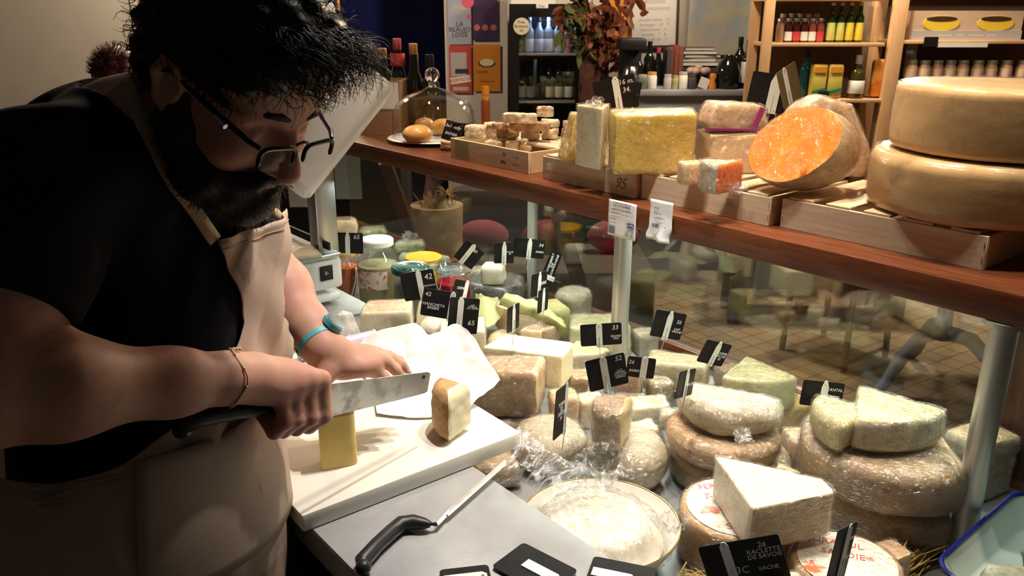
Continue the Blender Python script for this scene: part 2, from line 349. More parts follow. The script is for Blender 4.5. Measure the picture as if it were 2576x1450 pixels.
M['blue_wall'] = mat('blue_wall', (0.030, 0.045, 0.33), 0.6, c2=(0.024, 0.036, 0.26), scale=3)
M['brown_wall'] = mat('brown_wall', (0.19, 0.13, 0.09), 0.8, c2=(0.14, 0.095, 0.065), scale=3)
def wall(name, px0, px1, bdist, m, z0=0.0, z1=3.0, th=0.12, turn=0.0):
    a = atB(px0, 300, bdist); c = atB(px1, 300, bdist+turn); L = (Vector((c.x-a.x, c.y-a.y, 0))).length; mid = (a+c)/2
    b = MB(); b.box((0, th/2, (z0+z1)/2), (L, th, z1-z0)); return struct(b.done(name, m, loc=(mid.x, mid.y, 0), rot=(0, 0, math.atan2(c.y-a.y, c.x-a.x))))
wall('wall_left', -1400, 838, 5.2, 'plaster')
wall('wall_back', 700, 1150, 7.0, 'blue_wall')
wall('wall_pillar', 1124, 1277, 6.2, 'plaster_w')
wall('wall_rear', 1150, 1960, 6.5, 'plaster_w')
wall('wall_right', 1880, 3300, 5.45, 'brown_wall')
wall('wall_end', 1100, 1000, 8.4, 'brown_wall')
# ================================================================= display counter
FZ, BT = 0.76, 1.25            # case floor, bar top
XL, XR, YB = -3.15, -0.10, 1.70
ct = thing('cheese_display_counter', 'long display counter with wooden bar on steel posts, glass front and steel work ledge', 'counter', (-1.5, 1.2, 0))
def cpart(b, name, m, ang=40): b.xf((1.5, -1.2, 0)); return b.done(name, m, ct, ang)
b = MB(); b.box(((XL+XR)/2, (1.33+YB)/2, BT-0.026), (XR-XL, YB-1.33, 0.052), bev=0.004); cpart(b, 'bar_top', 'wood_red')
b = MB(); b.box(((XL+XR)/2, 1.2, FZ-0.02), (XR-XL, 0.96, 0.04)); cpart(b, 'case_floor', 'steel_floor')
b = MB(); b.box(((XL+XR)/2, 0.594, 0.893), (XR-XL, 0.302, 0.014), bev=0.002); b.box(((XL+XR)/2, 0.452, 0.87), (XR-XL, 0.012, 0.05)); cpart(b, 'work_ledge', 'steel')
b = MB(); b.box(((XL+XR)/2, 1.07, 0.37), (XR-XL, 1.18, 0.70)); cpart(b, 'base_cabinet', 'black')
b = MB(); b.box(((XL+XR)/2, 0.60, 0.81), (XR-XL, 0.27, 0.14)); cpart(b, 'ledge_box', 'black')
b = MB(); b.box(((XL+XR)/2, 1.685, 0.755), (XR-XL, 0.05, 0.07), bev=0.004); cpart(b, 'front_sill', 'wood_red')
b = MB(); b.box(((XL-.533)/2, 1.672, 0.995), (-.533-XL, 0.006, 0.41)); cpart(b, 'front_glass', 'pane')
b = MB(); b.box((-0.315, 1.673, 0.995), (0.43, 0.036, 0.41)); cpart(b, 'end_panel', 'wood_dark')
for px, py, yy in ((1568, 610, 1.375), (2530, 810, 1.355), (1340, 520, 1.62)):
    p = atY(px, py, yy); b = MB(); rr = 0.021 if yy < 1.5 else 0.016
    b.lathe([(0, 1.198), (rr*1.5, 1.198), (rr*1.5, 1.19), (rr, 1.188), (rr, FZ+0.008), (rr*1.5, FZ+0.006), (rr*1.5, FZ), (0, FZ)], 28, c=(p.x, p.y, 0)); cpart(b, 'post', 'post')
for (pa, pb) in (((968, 405), (1052, 640)), ((1405, 545), (1462, 725))):
    p = atY(*pa, 1.735); q = atX(*pb, p.x-0.02); d = (q-p); q2 = p + d*(1.15/ -d.z) if d.z < 0 else q
    q2 = p+d*((p.z-0.02)/(-d.z)); p2 = Vector((p.x, p.y, 1.2)) if p.z > 1.2 else p
    b = MB(); b.tube([p2, q2], 0.036, 4); cpart(b, 'bar_leg', 'wood_dark', 20)
# paper labels stuck to the bar edge
def label_sheet(px, py, w, h, lines, label, curl, seed):
    p = atY(px, py, 1.323); t = thing('price_label', label, 'label', p, (0, 0, 0))
    b = MB(); nx, nz = 10, 14; rows = []
    for j in range(nz+1):
        z = h*(0.5-j/nz); rows.append([(w*(i/nx-0.5)+curl*0.12*w*max(0, (j/nz-0.4))*math.sin(j*0.9), -0.002-(0.012*curl*max(0, j/nz-0.35)**1.3)*(1+math.sin(i*0.7+seed))-0.0015*abs(noise.noise(Vector((i*0.4, j*0.4, seed)))), z) for i in range(nx+1)])
    b.rings(rows, 0, False); o = b.done('sheet', 'paper', t, 80)
    md = o.modifiers.new('thickness', 'SOLIDIFY'); md.thickness = 0.0004
    for (s, sz, x, z, m) in lines:
        text(t, s, sz, (x*w, -0.0048-(0.013*curl*max(0, 0.5-z-0.2)), z*h), (R(90), 0, 0), m)
    return t
lt = label_sheet(1566, 553, 0.084, 0.083, [('TOMME DES ALPES AU', .0055, 0, .44, 'ink'), ('LAIT CRU DE BREBIS', .0055, 0, .37, 'ink'), ('Fromage au lait cru de brebis - affinage 6 mois', .0032, 0, .25, 'ink'), ('Conserver entre 4 et 8 C', .003, -.2, .16, 'ink'), ('Lot 140226', .004, -.3, -.02, 'ink'), ('Poids', .004, .2, -.07, 'ink'), ('22.05.2025', .005, .34, -.18, 'ink')],
                 'flat white printed label with barcode stuck on the bar edge above the post', 0.0, 1)
b = MB(); b.box((0.029, -0.0046, -0.008), (0.019, 0.0006, 0.009)); b.done('weight_box', 'blue_ink', lt); text(lt, '1,340g', .0062, (0.029, -0.0052, -0.008), (R(90), 0, 0), 'chalk')
b = MB(); [b.box((-0.037+i*0.0018, -0.0044, -0.027), (0.0004+0.0006*random.random(), 0.0005, 0.018)) for i in range(11)]; b.done('barcode', 'ink', lt)
b = MB()
for x in (0.018, 0.033): b.xf() if False else b.tube([(x+0.0055*math.cos(k*math.pi/9), -0.0045, -0.031+0.0055*math.sin(k*math.pi/9)) for k in range(19)], 0.0004, 4); b.box((x, -0.0045, -0.031), (0.006, 0.0004, 0.003))
b.done('seal', mat('seal_green', (0.15, 0.3, 0.12), 0.7), lt)
lt2 = label_sheet(1664, 556, 0.062, 0.088, [('LAITERIE', .004, -.2, .30, 'ink'), ('Brebis lait cru', .0035, -.1, .18, 'ink'), ('Lot 2504  kg 1,2', .0035, .05, .08, 'ink'), ('7 38', .004, .28, -.12, 'ink')], 'curled white receipt label hanging loose from the bar edge', 1.0, 3)
b = MB(); [b.box((-0.016+i*0.0018, -0.011, -0.010), (0.0004+0.0006*random.random(), 0.0005, 0.009)) for i in range(11)]; b.done('barcode', 'ink', lt2)
# ================================================================= crates on the bar
CH = 0.058
def crate(label, x0, x1, y0, y1, slats=True, seed=0, extra=None):
    w, d = x1-x0, y1-y0; t = thing('wooden_crate', label, 'crate', ((x0+x1)/2, (y0+y1)/2, BT), (0, 0, 0), 'shallow wooden crates along the bar')
    th = 0.007
    for s in (-1, 1):
        b = MB(); b.box((0, s*(d/2-th/2), CH/2), (w, th, CH), bev=0.0008, seg=1); b.done('side_board', 'crate', t)
    for s in (-1, 1):
        b = MB(); b.box((s*(w/2-th/2), 0, CH/2-0.0005), (th, d-2*th-0.0004, CH-0.001), bev=0.0008, seg=1); b.done('end_board', 'crate_end', t)
    b = MB(); b.box((0, 0, 0.004), (w-2*th-0.0006, d-2*th-0.0006, 0.006)); b.done('bottom_board', 'crate', t)
    rnd = random.Random(seed)
    if slats:
        n = max(3, int(w/0.065)); sw = w/n
        for i in range(n):
            b = MB(); b.box((-w/2+sw*(i+0.5), 0, CH+0.0025), (sw*(0.60+0.16*rnd.random()), d-0.004, 0.005), rot=None, bev=0.0008, seg=1); b.xf(rot=(0, 0, 0)); b.done('slat', 'crate_end', t)
    for s in (-1, 1):
        for z in (0.018, 0.042): b = MB(); b.box((s*(w/2-0.004), -d/2-0.0006, z), (0.001, 0.0012, 0.010)); b.done('staple', 'alu', t)
    return t
c1 = crate('open wooden crate heaped with small goat cheeses beside the glass dome', -1.985, -1.63, 1.395, 1.66, False, 1)
b = MB(); b.box((0.0, 0.055, CH-0.006), (0.33, 0.13, 0.006)); b.done('inner_shelf', 'crate', c1)
b = MB(); b.box((-0.120, -0.1330, CH/2), (0.068, 0.0006, CH-0.006)); b.done('tape', mat('tape', (0.42, 0.36, 0.20), 0.35), c1)
text(c1, 'Gr', .016, (0.075, -0.1335, 0.040), (R(90), 0, 0), 'ink', shear=0.2); text(c1, '99n', .016, (0.070, -0.1335, 0.018), (R(90), 0, 0), 'blue_ink', shear=0.2)
text(c1, '13 av 2025', .006, (0.125, -0.1335, 0.038), (R(90), 0, 0), 'ink'); text(c1, '10 x 1 50G', .006, (0.125, -0.1335, 0.018), (R(90), 0, 0), 'ink')
c2 = crate('slatted wooden crate with 95 pencilled on its side under the yellow cheeses', -1.565, -1.247, 1.388, 1.68, True, 2)
M['pencil'] = mat('pencil', (0.22, 0.17, 0.13), 0.8)
text(c2, '95', .036, (0.115, -0.1468, 0.028), (R(90), 0, 0), 'pencil', shear=0.3, ext=0.0001)
b = MB(); b.box((-0.135, -0.1465, 0.033), (0.014, 0.0006, 0.017)); b.done('sticker', 'paper', c2)
c3 = crate('slatted wooden crate with a grey stamp under the orange cheese half', -1.238, -0.897, 1.400, 1.69, True, 3)
b = MB(); b.box((0.075, -0.1458, 0.034), (0.018, 0.0006, 0.018)); b.done('stamp', mat('stamp', (0.38, 0.36, 0.34), 0.8, c2=(0.6, 0.48, 0.33), scale=300), c3)
c4 = crate('slatted wooden crate under the two big wheels, nearest the end', -0.882, -0.50, 1.415, 1.70, True, 4)
ZC = BT+CH+0.006      # top of the slats
def onc(px, py, z=ZC): p = atZ(px, py, z); return (p.x, p.y, z)
# two wheels
p = atZ(2440, 500, ZC); wl = Vector((p.x, p.y, ZC)); away = Vector((p.x, p.y, 0)).normalized()
wc = atZ(2400, 578, ZC); wc = Vector((wc.x, wc.y, 0)) + Vector((wc.x+0.03, wc.y, 0)).normalized()*0.185
wc = Vector((wc.x+0.022, wc.y+0.02, ZC))
cheese('big tan cheese wheel with a brown streak, bottom of the pair on the crate', wc, 0.3, disc(0.190, 90), 0.105, 'parm', 'wrap_soft', rnd=0.016, bulge=0.02, amp=0.002, name='cheese_round', cat='cheese wheel', group='big cheese wheels on the end crate')
cheese('big tan cheese wheel in clear film, stacked on top of the other wheel', wc+Vector((0.015, 0.02, 0.106)), 1.3, disc(0.186, 90), 0.112, 'parm', 'wrap_soft', rnd=0.010, bulge=0.01, amp=0.0015, name='cheese_round', cat='cheese wheel', group='big cheese wheels on the end crate')
# cheeses on the crates
def face(px, py, z, off=0.0): p = atZ(px, py, z); return Vector((p.x, p.y, z))
A0 = ANG
cheese('small orange-yellow wedge in crinkled film at the left end of crate 95', face(1447, 405, ZC)+FWH*0.025, A0+R(20), ([(-.036, -.03), (.034, -.03), (.034, .03), (-.036, .03)], [True]*4), 0.112, ('yellow', 'yellow'), 'wrap_milky', rnd=0.006, taper=0.40, amp=0.003, shift=(0.014, 0))
cheese('tall upright pale cheese wedge with a price sign stuck in its top', face(1511, 432, ZC)+FWH*0.012, A0+R(98), sector(0.100, 48), 0.140, ('pinkish', 'cream'), 'wrap_clear', rnd=0.004, amp=0.0012, tuft=[(0.06, 0.0, 0.142, 0.022), (0.03, 0.005, 0.142, 0.016)])
cheese('big block of yellow cheese with a bright film-wrapped cut face', face(1650, 440, ZC)+FWH*0.062, A0+R(4), ([(-.093, -.055), (.088, -.055), (.110, .06), (-.085, .06)], [True, False, True, True]), 0.132, ('pinkish', 'yellow'), 'wrap_clear', rnd=0.006, amp=0.0012, top_cut=False)
cheese('brown-rinded wedge of cheese below a ribboned packet', face(1838, 440, ZC)+FWH*0.055, A0+R(10), ([(-.062, -.05), (.06, -.05), (.07, .055), (-.06, .05)], [True, False, False, True]), 0.088, ('tan', 'pinkish'), 'wrap_tight', rnd=0.006, amp=0.002)
tk = cheese('parchment-brown wrapped cheese packet with a purple ribbon, on top of a wedge', face(1838, 440, ZC)+FWH*0.055+UP*0.0955, (0, R(3), A0+R(10)), ([(-.066, -.048), (.085, -.03), (.085, .03), (-.06, .05)], [False]*4), 0.056, 'pinkish', 'wrap', rnd=0.012, taper=0.16, amp=0.003)
M['purple'] = mat('purple', (0.25, 0.02, 0.13), 0.35)
b = MB(); b.box((0.0, -0.050, 0.003), (0.16, 0.004, 0.005), rot=(0, 0, 0.08)); b.box((0.046, -0.044, 0.030), (0.014, 0.004, 0.045), rot=(0, 0.35, 0.2)); b.done('ribbon', 'purple', tk)
cheese('tall brown-rinded wedge standing behind the orange cheese half', face(2120, 478, ZC)+FWH*0.185, (R(90), 0, A0+R(4)), ([(-.115, .001), (.088, .001), (.112, .035), (.050, .150), (-.020, .172), (-.070, .150), (-.115, .07)], [False]*7), 0.065, ('pinkish', 'pinkish'), 'wrap', rnd=0.010, amp=0.003)
# orange half ball
def orange_half():
    t = thing('orange_cheese_half', 'half ball of bright orange cheese with rough brown rind in film', 'cheese', face(2030, 502, ZC)+FWH*0.075+UP*0.004, (0, 0, A0))
    for nm, g, m in (('cheese_body', 0, ['r_orange', 'p_orange']), ('plastic_wrap', 0.0022, ['wrap_thin'])):
        b = MB(); vs = b.ball((0, 0, 0), 0.098+g, 0, 5, (1.12, 0.95, 0.84)); n = Vector((-0.66, -0.46, 0.59)).normalized()
        r = bmesh.ops.bisect_plane(b.bm, geom=b.bm.verts[:]+b.bm.edges[:]+b.bm.faces[:], plane_co=n*(0.026+g), plane_no=n, clear_outer=True)
        es = [e for e in r['geom_cut'] if isinstance(e, bmesh.types.BMEdge)]; f = bmesh.ops.contextual_create(b.bm, geom=es)['faces']
        fs = bmesh.ops.triangulate(b.bm, faces=f)['faces']
        for _ in range(3):
            es = list({e for q in fs if q.is_valid for e in q.edges if e.calc_length() > 0.012}); r2 = bmesh.ops.subdivide_edges(b.bm, edges=es, cuts=1, use_grid_fill=True)
            fs = [q for q in b.bm.faces if abs(q.normal.dot(n)) > 0.999 and abs((q.calc_center_median()-n*(0.026+g)).dot(n)) < 1e-4]
        for q in b.bm.faces: q.material_index = 1 if (q in fs and len(m) > 1) else 0
        for v in b.bm.verts:
            v.co += noise.noise_vector(v.co*28)*0.0022 + noise.noise_vector(v.co*90+Vector((2, 0, 0)))*(0.0010 if g else 0.0006)
        b.bm.transform(Matrix.Translation((0, 0, 0.082))); b.done(nm, m, t, 50)
orange_half()
cheese('small cream cheese piece in film at the crate edge before the ribboned packet', face(1742, 468, ZC)+FWH*0.03, A0+R(15), ([(-.026, -.02), (.03, -.02), (.03, .02), (-.022, .02)], [True]*4), 0.046, ('pinkish', 'pinkish'), 'wrap', rnd=0.004, amp=0.002)
cheese('small orange wedge with speckled grey rind, wrapped, beside the orange half', face(1884, 484, ZC)+FWH*0.030, A0+R(196), sector(0.088, 50), 0.060, ('grey', 'orange'), 'wrap', rnd=0.006, amp=0.002, tuft=[(0.03, 0.03, 0.01, 0.018)])
# ---- heap of small goat cheeses
random.seed(21)
GZ = BT+CH-0.002; GB = BT+0.009
goats = [  # px,py(centre), width m, depth, height, base z, round?, kind, label
 (1196, 333, .058, .05, .042, GZ, 0, 'goat', 'crumbly mottled goat cheese lump at the left corner of the heap'),
 (1233, 327, .034, .034, .046, GZ, 0, 'goat', 'small upright pinkish goat cheese beside the mottled lump'),
 (1278, 336, .060, .045, .030, GZ, 0, 'goatbrown', 'tan goat cheese slab low in the heap, under the folded crust'),
 (1333, 338, .056, .045, .030, GZ, 1, 'goat', 'pale crumpled goat cheese round low in the middle of the heap'),
 (1384, 335, .052, .05, .034, GZ, 1, 'goat', 'wrinkled white goat cheese round low at the right of the heap'),
 (1268, 318, .046, .04, .018, GZ+.031, 0, 'goatbrown', 'flat tan goat cheese on the left of the second layer'),
 (1325, 318, .112, .05, .024, GZ+.031, 0, 'goatbrown', 'long brown folded crust of goat cheese across the heap'),
 (1386, 309, .056, .05, .022, GZ+.035, 1, 'white', 'smooth white goat cheese disc under the square one'),
 (1308, 297, .098, .05, .026, GZ+.056, 0, 'goat', 'long flat goat cheese with white edge near the top of the heap'),
 (1371, 281, .044, .04, .033, GZ+.058, 0, 'goat', 'square white crusted goat cheese on top of the heap'),
 (1432, 338, .044, .04, .030, GZ, 0, 'goatbrown', 'brown goat cheese log at the right end, lower one'),
 (1437, 316, .046, .04, .024, GZ+.0315, 0, 'goatbrown', 'brown goat cheese log at the right end, upper one'),
 (1257, 368, .060, .05, .036, GB+.012, 1, 'goat', 'white rounded goat cheese lying in the front left of the crate'),
 (1292, 374, .026, .026, .022, GB+.014, 1, 'goatbrown', 'tiny tan goat cheese beside the white rounded one'),
 (1356, 370, .040, .034, .034, GB+.010, 0, 'goat', 'square white goat cheese standing in the front of the crate'),
 (1392, 371, .030, .03, .030, GB+.012, 1, 'goatbrown', 'small tan goat cheese round at the crate front right'),
 (1411, 352, .024, .024, .026, GB+.032, 1, 'goat', 'small pale goat cheese ball by the crate end, above the tan round'),
 (1325, 392, .070, .04, .014, GB, 1, 'goatbrown', 'flat brown goat cheese at the bottom of the open crate'),
]
for (px, py, w, d, h, z, rd, kd, lb) in goats:
    p = atZ(px, py, z+h/2)
    if z < GZ-.008: p.y = min(max(p.y, 1.403+d*.66), 1.515-d*.66)
    oc = disc(0.5, 22) if rd else rect(1, 1)
    oc = ([(x*w, y*d) for x, y in oc[0]], [False]*len(oc[0]))
    cheese(lb, (p.x, p.y, z), A0+random.uniform(-.25, .25), oc, h, kd, None, name='goat_cheese', cat='goat cheese', group='goat cheeses heaped in the open crate', rnd=min(.007, h*.3), amp=.0062, nsc=34, step=0.005)
# ---- dome with buns
p = atZ(1092, 352, BT+0.004)
dm = thing('glass_dome', 'clear glass cake dome with ball knob over buns on the bar', 'cake dome', (p.x, p.y, BT+0.016), 0)
b = MB(); r0 = 0.137
b.lathe([(r0, 0.0), (r0+0.001, 0.002), (r0, 0.05), (r0*0.985, 0.075), (r0*0.90, 0.105), (r0*0.72, 0.128), (r0*0.45, 0.146), (r0*0.2, 0.157), (0.018, 0.162), (0.018, 0.158), (r0*0.43, 0.142), (r0*0.70, 0.124), (r0*0.87, 0.102), (r0*0.955, 0.075), (r0*0.97, 0.05), (r0*0.97, 0.0), (r0, 0.0)], 64); b.done('dome', 'glass', dm)
b = MB(); b.lathe([(0, 0.158), (0.016, 0.159), (0.011, 0.170), (0.016, 0.178), (0.023, 0.190), (0.025, 0.200), (0.022, 0.211), (0.013, 0.220), (0, 0.223)], 32)
M['solid_glass'] = mat('solid_glass', (1, 1, 1), 0.0, trans=1.0, ior=1.45); b.done('knob', 'solid_glass', dm)
pl = MB(); pl.lathe([(0, 0.0), (0.085, 0.0), (0.095, 0.004), (0.150, 0.011), (0.155, 0.013), (0.150, 0.0155), (0.10, 0.010), (0, 0.009)], 64)
tag(pl.done('plate', mat('porcelain', (0.80, 0.80, 0.82), 0.2), loc=(p.x, p.y, BT)), 'white porcelain plate under the glass dome on the bar', 'plate')
M['bun'] = mat('bun', (0.62, 0.28, 0.06), 0.35, c2=(0.80, 0.50, 0.20), scale=16, lo=0.4, hi=0.7, bump=0.2)
for (px, py, s, zz, lb) in ((1050, 343, 1.1, 0, 'golden glazed bun in front under the glass dome'), (1072, 325, .75, .012, 'golden bun half hidden at the back left under the dome'), (1108, 328, 1.0, .006, 'golden round bun at the right under the dome')):
    q = atZ(px, py, BT+0.03)
    if zz: q += FWH*0.03
    b = MB(); b.ball((0, 0, 0.022), 0.045*s, 0, 4, (1, 0.95, 0.62))
    for v in b.bm.verts:
        v.co.z = max(v.co.z, 0.0); rr = math.hypot(v.co.x, v.co.y)/(0.045*s); an = math.atan2(v.co.y, v.co.x)
        if v.co.z > 0.02: v.co.z -= 0.004*max(0, 1-abs(math.sin(an*2.5))*5)*rr*(1-rr*0.5)
    tag(b.done('bun', 'bun', loc=(q.x, q.y, BT+0.0105+zz), rot=(0, 0, s*9)), lb, 'bun', 'buns under the glass dome')
# small chalk sign on a stack of wooden rounds
q = atZ(1136, 380, BT); q += FWH*0.03
st = thing('wooden_coaster_stack', 'stack of round wooden slices by the crate holding a small chalk sign', 'wood slices', (q.x, q.y, BT), A0)
for i in range(3):
    b = MB(); b.lathe([(0, 0), (0.036, 0), (0.038, 0.002), (0.038, 0.008), (0.036, 0.0095), (0, 0.0095)], 28, c=(0.001*i, 0.001*(i % 2), i*0.0098)); b.done('round_slice', 'crate_end' if i else 'wood_red', st)
sg = thing('chalk_sign', 'small black tent-shaped chalk sign next to the dome, chalk scrawl', 'sign', (q.x, q.y, BT+0.0300), A0)
b = MB(); b.box((0, 0, 0.030), (0.058, 0.003, 0.062), rot=None, bev=0.001); b.xf((-0.006, -0.014, 0.0), (R(-20), R(14), R(-12))); b.done('front_board', 'slate', sg)
b = MB(); b.box((0, 0, 0.026), (0.055, 0.003, 0.055), rot=None, bev=0.001); b.xf((0.018, 0.014, 0.004), (R(24), R(6), R(20))); b.done('back_board', 'slate', sg)
text(sg, '3x1 kelly', .014, (0.004, -0.0075, 0.042), (R(70), R(14), R(-12)), shear=0.3); text(sg, 'ENTIER', .012, (-0.002, -0.0135, 0.020), (R(70), R(14), R(-12)), shear=0.2)
# ---- bottles and box at the far end of the bar
M['dark_glass'] = mat('dark_glass', (0.010, 0.012, 0.008), 0.08, spec=0.6); M['green_glass'] = mat('green_glass', (0.02, 0.05, 0.015), 0.08)
M['cardboard'] = mat('cardboard', (0.42, 0.24, 0.13), 0.8, c2=(0.36, 0.2, 0.11), scale=10)
M['cork'] = mat('cork', (0.55, 0.26, 0.10), 0.8); M['label_w'] = mat('label_w', (0.75, 0.74, 0.70), 0.6); M['label_y'] = mat('label_y', (0.75, 0.60, 0.06), 0.5); M['label_r'] = mat('label_r', (0.55, 0.05, 0.05), 0.5)
M['silver'] = mat('silver', (0.6, 0.6, 0.62), 0.3, 0.8); M['pink'] = mat('pink', (0.6, 0.10, 0.16), 0.5)
def bottle(label, loc, h=0.30, r=0.037, glass='dark_glass', cap='black', lab='label_w', lz=(0.25, 0.55), group=None, name='wine_bottle', cat='bottle', neck=0.014, rot=0, tilt=0, capz=0.86, b2=None):
    t = thing(name, label, cat, loc, (R(tilt), 0, rot), group)
    b = MB(); b.lathe([(0, 0.002), (r*0.9, 0), (r, 0.006), (r, h*0.58), (r*0.93, h*0.64), (r*0.6, h*0.71), (neck*1.1, h*0.77), (neck, h*0.82), (neck, h*0.985), (neck*0.9, h), (0, h)], 24); b.done('glass_body', glass, t)
    b = MB(); b.lathe([(neck*1.02, h*capz), (neck*1.08, h*capz+0.001), (neck*1.08, h*1.0), (neck*0.9, h*1.006), (0, h*1.006)], 20); b.done('cap', cap, t)
    if lab:
        b = MB(); b.lathe([(r*1.004, h*lz[0]), (r*1.012, h*lz[0]+0.0005), (r*1.012, h*lz[1]), (r*1.004, h*lz[1]+0.0005)], 24); b.done('label_band', lab, t)
    return t
p = atZ(992, 330, BT); bx = thing('cardboard_wine_box', 'brown cardboard box with white sheet, open top, bottles inside, on the bar', 'box', (p.x, p.y+0.02, BT), A0+R(-6))
b = MB(); w2, h2 = 0.074, 0.185
for (cx, cy, sx, sy) in ((0, -w2, 2*w2, .004), (0, w2, 2*w2, .004), (-w2, 0, .004, 2*w2), (w2, 0, .004, 2*w2)): b.box((cx, cy, h2/2), (sx, sy, h2))
b.box((0, 0, .002), (2*w2, 2*w2, .004)); b.done('carton', 'cardboard', bx)
b = MB(); b.box((0.018, -w2-0.0028, 0.135), (0.105, 0.001, 0.09)); b.done('sheet', 'paper', bx); b = MB(); b.box((-0.018, -w2-0.0036, 0.105), (0.014, 0.0006, 0.012)); b.box((0.004, -w2-0.0036, 0.105), (0.012, 0.0006, 0.012)); b.done('print', 'ink', bx)
bc = Vector((p.x, p.y+0.02, BT+0.005))
for (dx, dy, c, lb, hh) in ((-.042, -.03, 'cork', 'dark bottle with a cork stopper, left in the cardboard box', .285), (-.012, .02, 'pink', 'bottle with pink and orange stopper and red neck band in the cardboard box', .315), (.030, -.01, 'cork', 'bottle with cork stopper and pale neck band, right in the cardboard box', .30)):
    o = bottle(lb, bc+RT*dx+FWH*dy, hh, .026, 'dark_glass', c, 'label_r' if c == 'pink' else None, (.70, .84), 'bottles in the cardboard box', capz=.88)
p = atZ(1040, 330, BT)
for (px, lb, c) in ((1033, 'dark wine bottle with silver foil behind the glass dome', 'silver'), (1064, 'dark wine bottle with black foil, right one behind the glass dome', 'black')):
    q = atY(px, 300, 1.655); bottle(lb, (q.x, q.y, BT), .268, .034, 'dark_glass', c, None, capz=.78)
# tray with napkins at the far end
q = atZ(880, 322, BT); tr = thing('serving_tray', 'small dark tray with crumpled napkins at the far end of the bar', 'tray', (q.x, q.y-0.03, BT), A0)
b = MB(); b.box((0, 0, .006), (.13, .08, .012), bev=.004); b.done('tray_base', 'wood_dark', tr); b = MB(); b.box((0, 0, .022), (.09, .06, .02), bev=.006); b.jitter(.012, 30, 3); b.done('napkin', 'paper', tr)
# ================================================================= the work ledge
LZ = 0.9005
# cutting board
pA, pB = atZ(738, 1297, .93), atZ(1302, 1086, .93)
BZ = LZ+0.0305
bd = MB(); bd.box((-0.30, 0.225, 0.015), (0.60, 0.425, 0.03), bev=0.003); bd = bd.done('cutting_board', 'hdpe', loc=(-1.022, 0.415, LZ+0.0002), rot=(0, 0, R(-1.5)))
tag(bd, 'thick white plastic cutting board lying across the steel ledge', 'cutting board')
def slice_on_board():
    p = atZ(855, 1182, BZ)
    t = thing('cheese_slice', 'upright yellow slice of hard cheese under the knife on the cutting board', 'cheese', (p.x-0.02, p.y+.01, BZ), R(62))
    b = slab_bm([(-.030, -.022), (.030, -.012), (.030, .012), (-.030, .022)], [True]*4, 0.104, rnd=0.0015, amp=0.0006, step=.008)
    for f in b.bm.faces: f.material_index = 1 if f.normal.z > -2 and max(v.co.z for v in f.verts) < 0.1015 else 0
    b.done('cheese_body', ['r_tan', 'p_board'], t, 50)
M['p_board'] = mat('paste_board', (0.78, 0.60, 0.20), 0.5, c2=(0.70, 0.52, 0.16), scale=30, sss=0.05, bump=0.15, bscale=200)
slice_on_board()
p = atZ(1178, 1092, BZ)
M['r_wrinkle'] = mat('rind_wrinkle', (0.36, 0.20, 0.075), 0.75, c2=(0.56, 0.37, 0.18), scale=30, bump=1.0, bscale=110)
M['p_wrinkle'] = mat('paste_wrinkle', (0.80, 0.72, 0.50), 0.5, c2=(0.72, 0.62, 0.38), scale=60, lo=.55, hi=.75, sss=.05)
tq = cheese('quarter of a small round cheese with wrinkled brown rind, alone on the cutting board', (p.x-0.01, p.y+0.012, BZ), A0+R(192), sector(0.066, 92, 18), 0.096, 'wrinkle', None, rnd=0.016, bulge=0.12, amp=0.0022, nsc=60, step=.005)
# white sheet of paper
def sheet(name, label, cat, rows, m, fold=.006, seed=1, sub=5, thick=0.0005, sc=9):
    n = len(rows[0]); P = [[Vector(atZ(x, y, z)) for x, y, z in r] for r in rows]
    def cr(a, b2, c, d, t): return 0.5*((2*b2)+(c-a)*t+(2*a-5*b2+4*c-d)*t*t+(3*b2-a-3*c+d)*t**3)
    def spl(L, k):
        o = []
        for i in range(len(L)-1):
            a, b2, c, d = L[max(i-1, 0)], L[i], L[i+1], L[min(i+2, len(L)-1)]
            o += [cr(a, b2, c, d, q/k) for q in range(k)]
        return o+[L[-1]]
    g = [spl(r, sub) for r in P]; g = [list(c) for c in zip(*[spl(list(c), sub) for c in zip(*g)])]
    b = MB(); b.rings(g, 0, False); o3 = Vector((seed, seed*2, 0))
    for v in b.bm.verts:
        f = abs(noise.noise(v.co*sc+o3)) + .5*abs(noise.noise(v.co*sc*2.3+o3)); v.co.z += f*fold
    c = sum((v.co for v in b.bm.verts), Vector())/len(b.bm.verts); c.z = min(v.co.z for v in b.bm.verts); b.xf(-c)
    o = b.done(name, m, None, 70, loc=c); md = o.modifiers.new('thickness', 'SOLIDIFY'); md.thickness = thick; md.offset = 1
    return tag(o, label, cat)
M['paper_white'] = mat('paper_white', (0.76, 0.76, 0.77), 0.5, bump=0.6, bscale=30)
sheet('wrapping_paper', 'large crumpled white sheet of wrapping paper spread on the cutting board', 'paper',
      [[(948, 1046, .9330), (1050, 1054, .9335), (1150, 1040, .9345), (1225, 1000, .944), (1258, 962, .957)],
       [(938, 1000, .9335), (1040, 1000, .9335), (1140, 985, .940), (1215, 955, .958), (1242, 935, .972)],
       [(912, 940, .9335), (1030, 940, .935), (1120, 925, .955), (1190, 910, .975), (1222, 905, .985)],
       [(896, 895, .935), (1000, 885, .955), (1095, 880, .972), (1165, 870, .99), (1200, 868, .998)],
       [(886, 866, .937), (1028, 822, .992), (1085, 846, .985), (1140, 824, 1.006), (1172, 838, 1.008)]], 'paper_white', 0.016, 4, 9, .0005, 13)
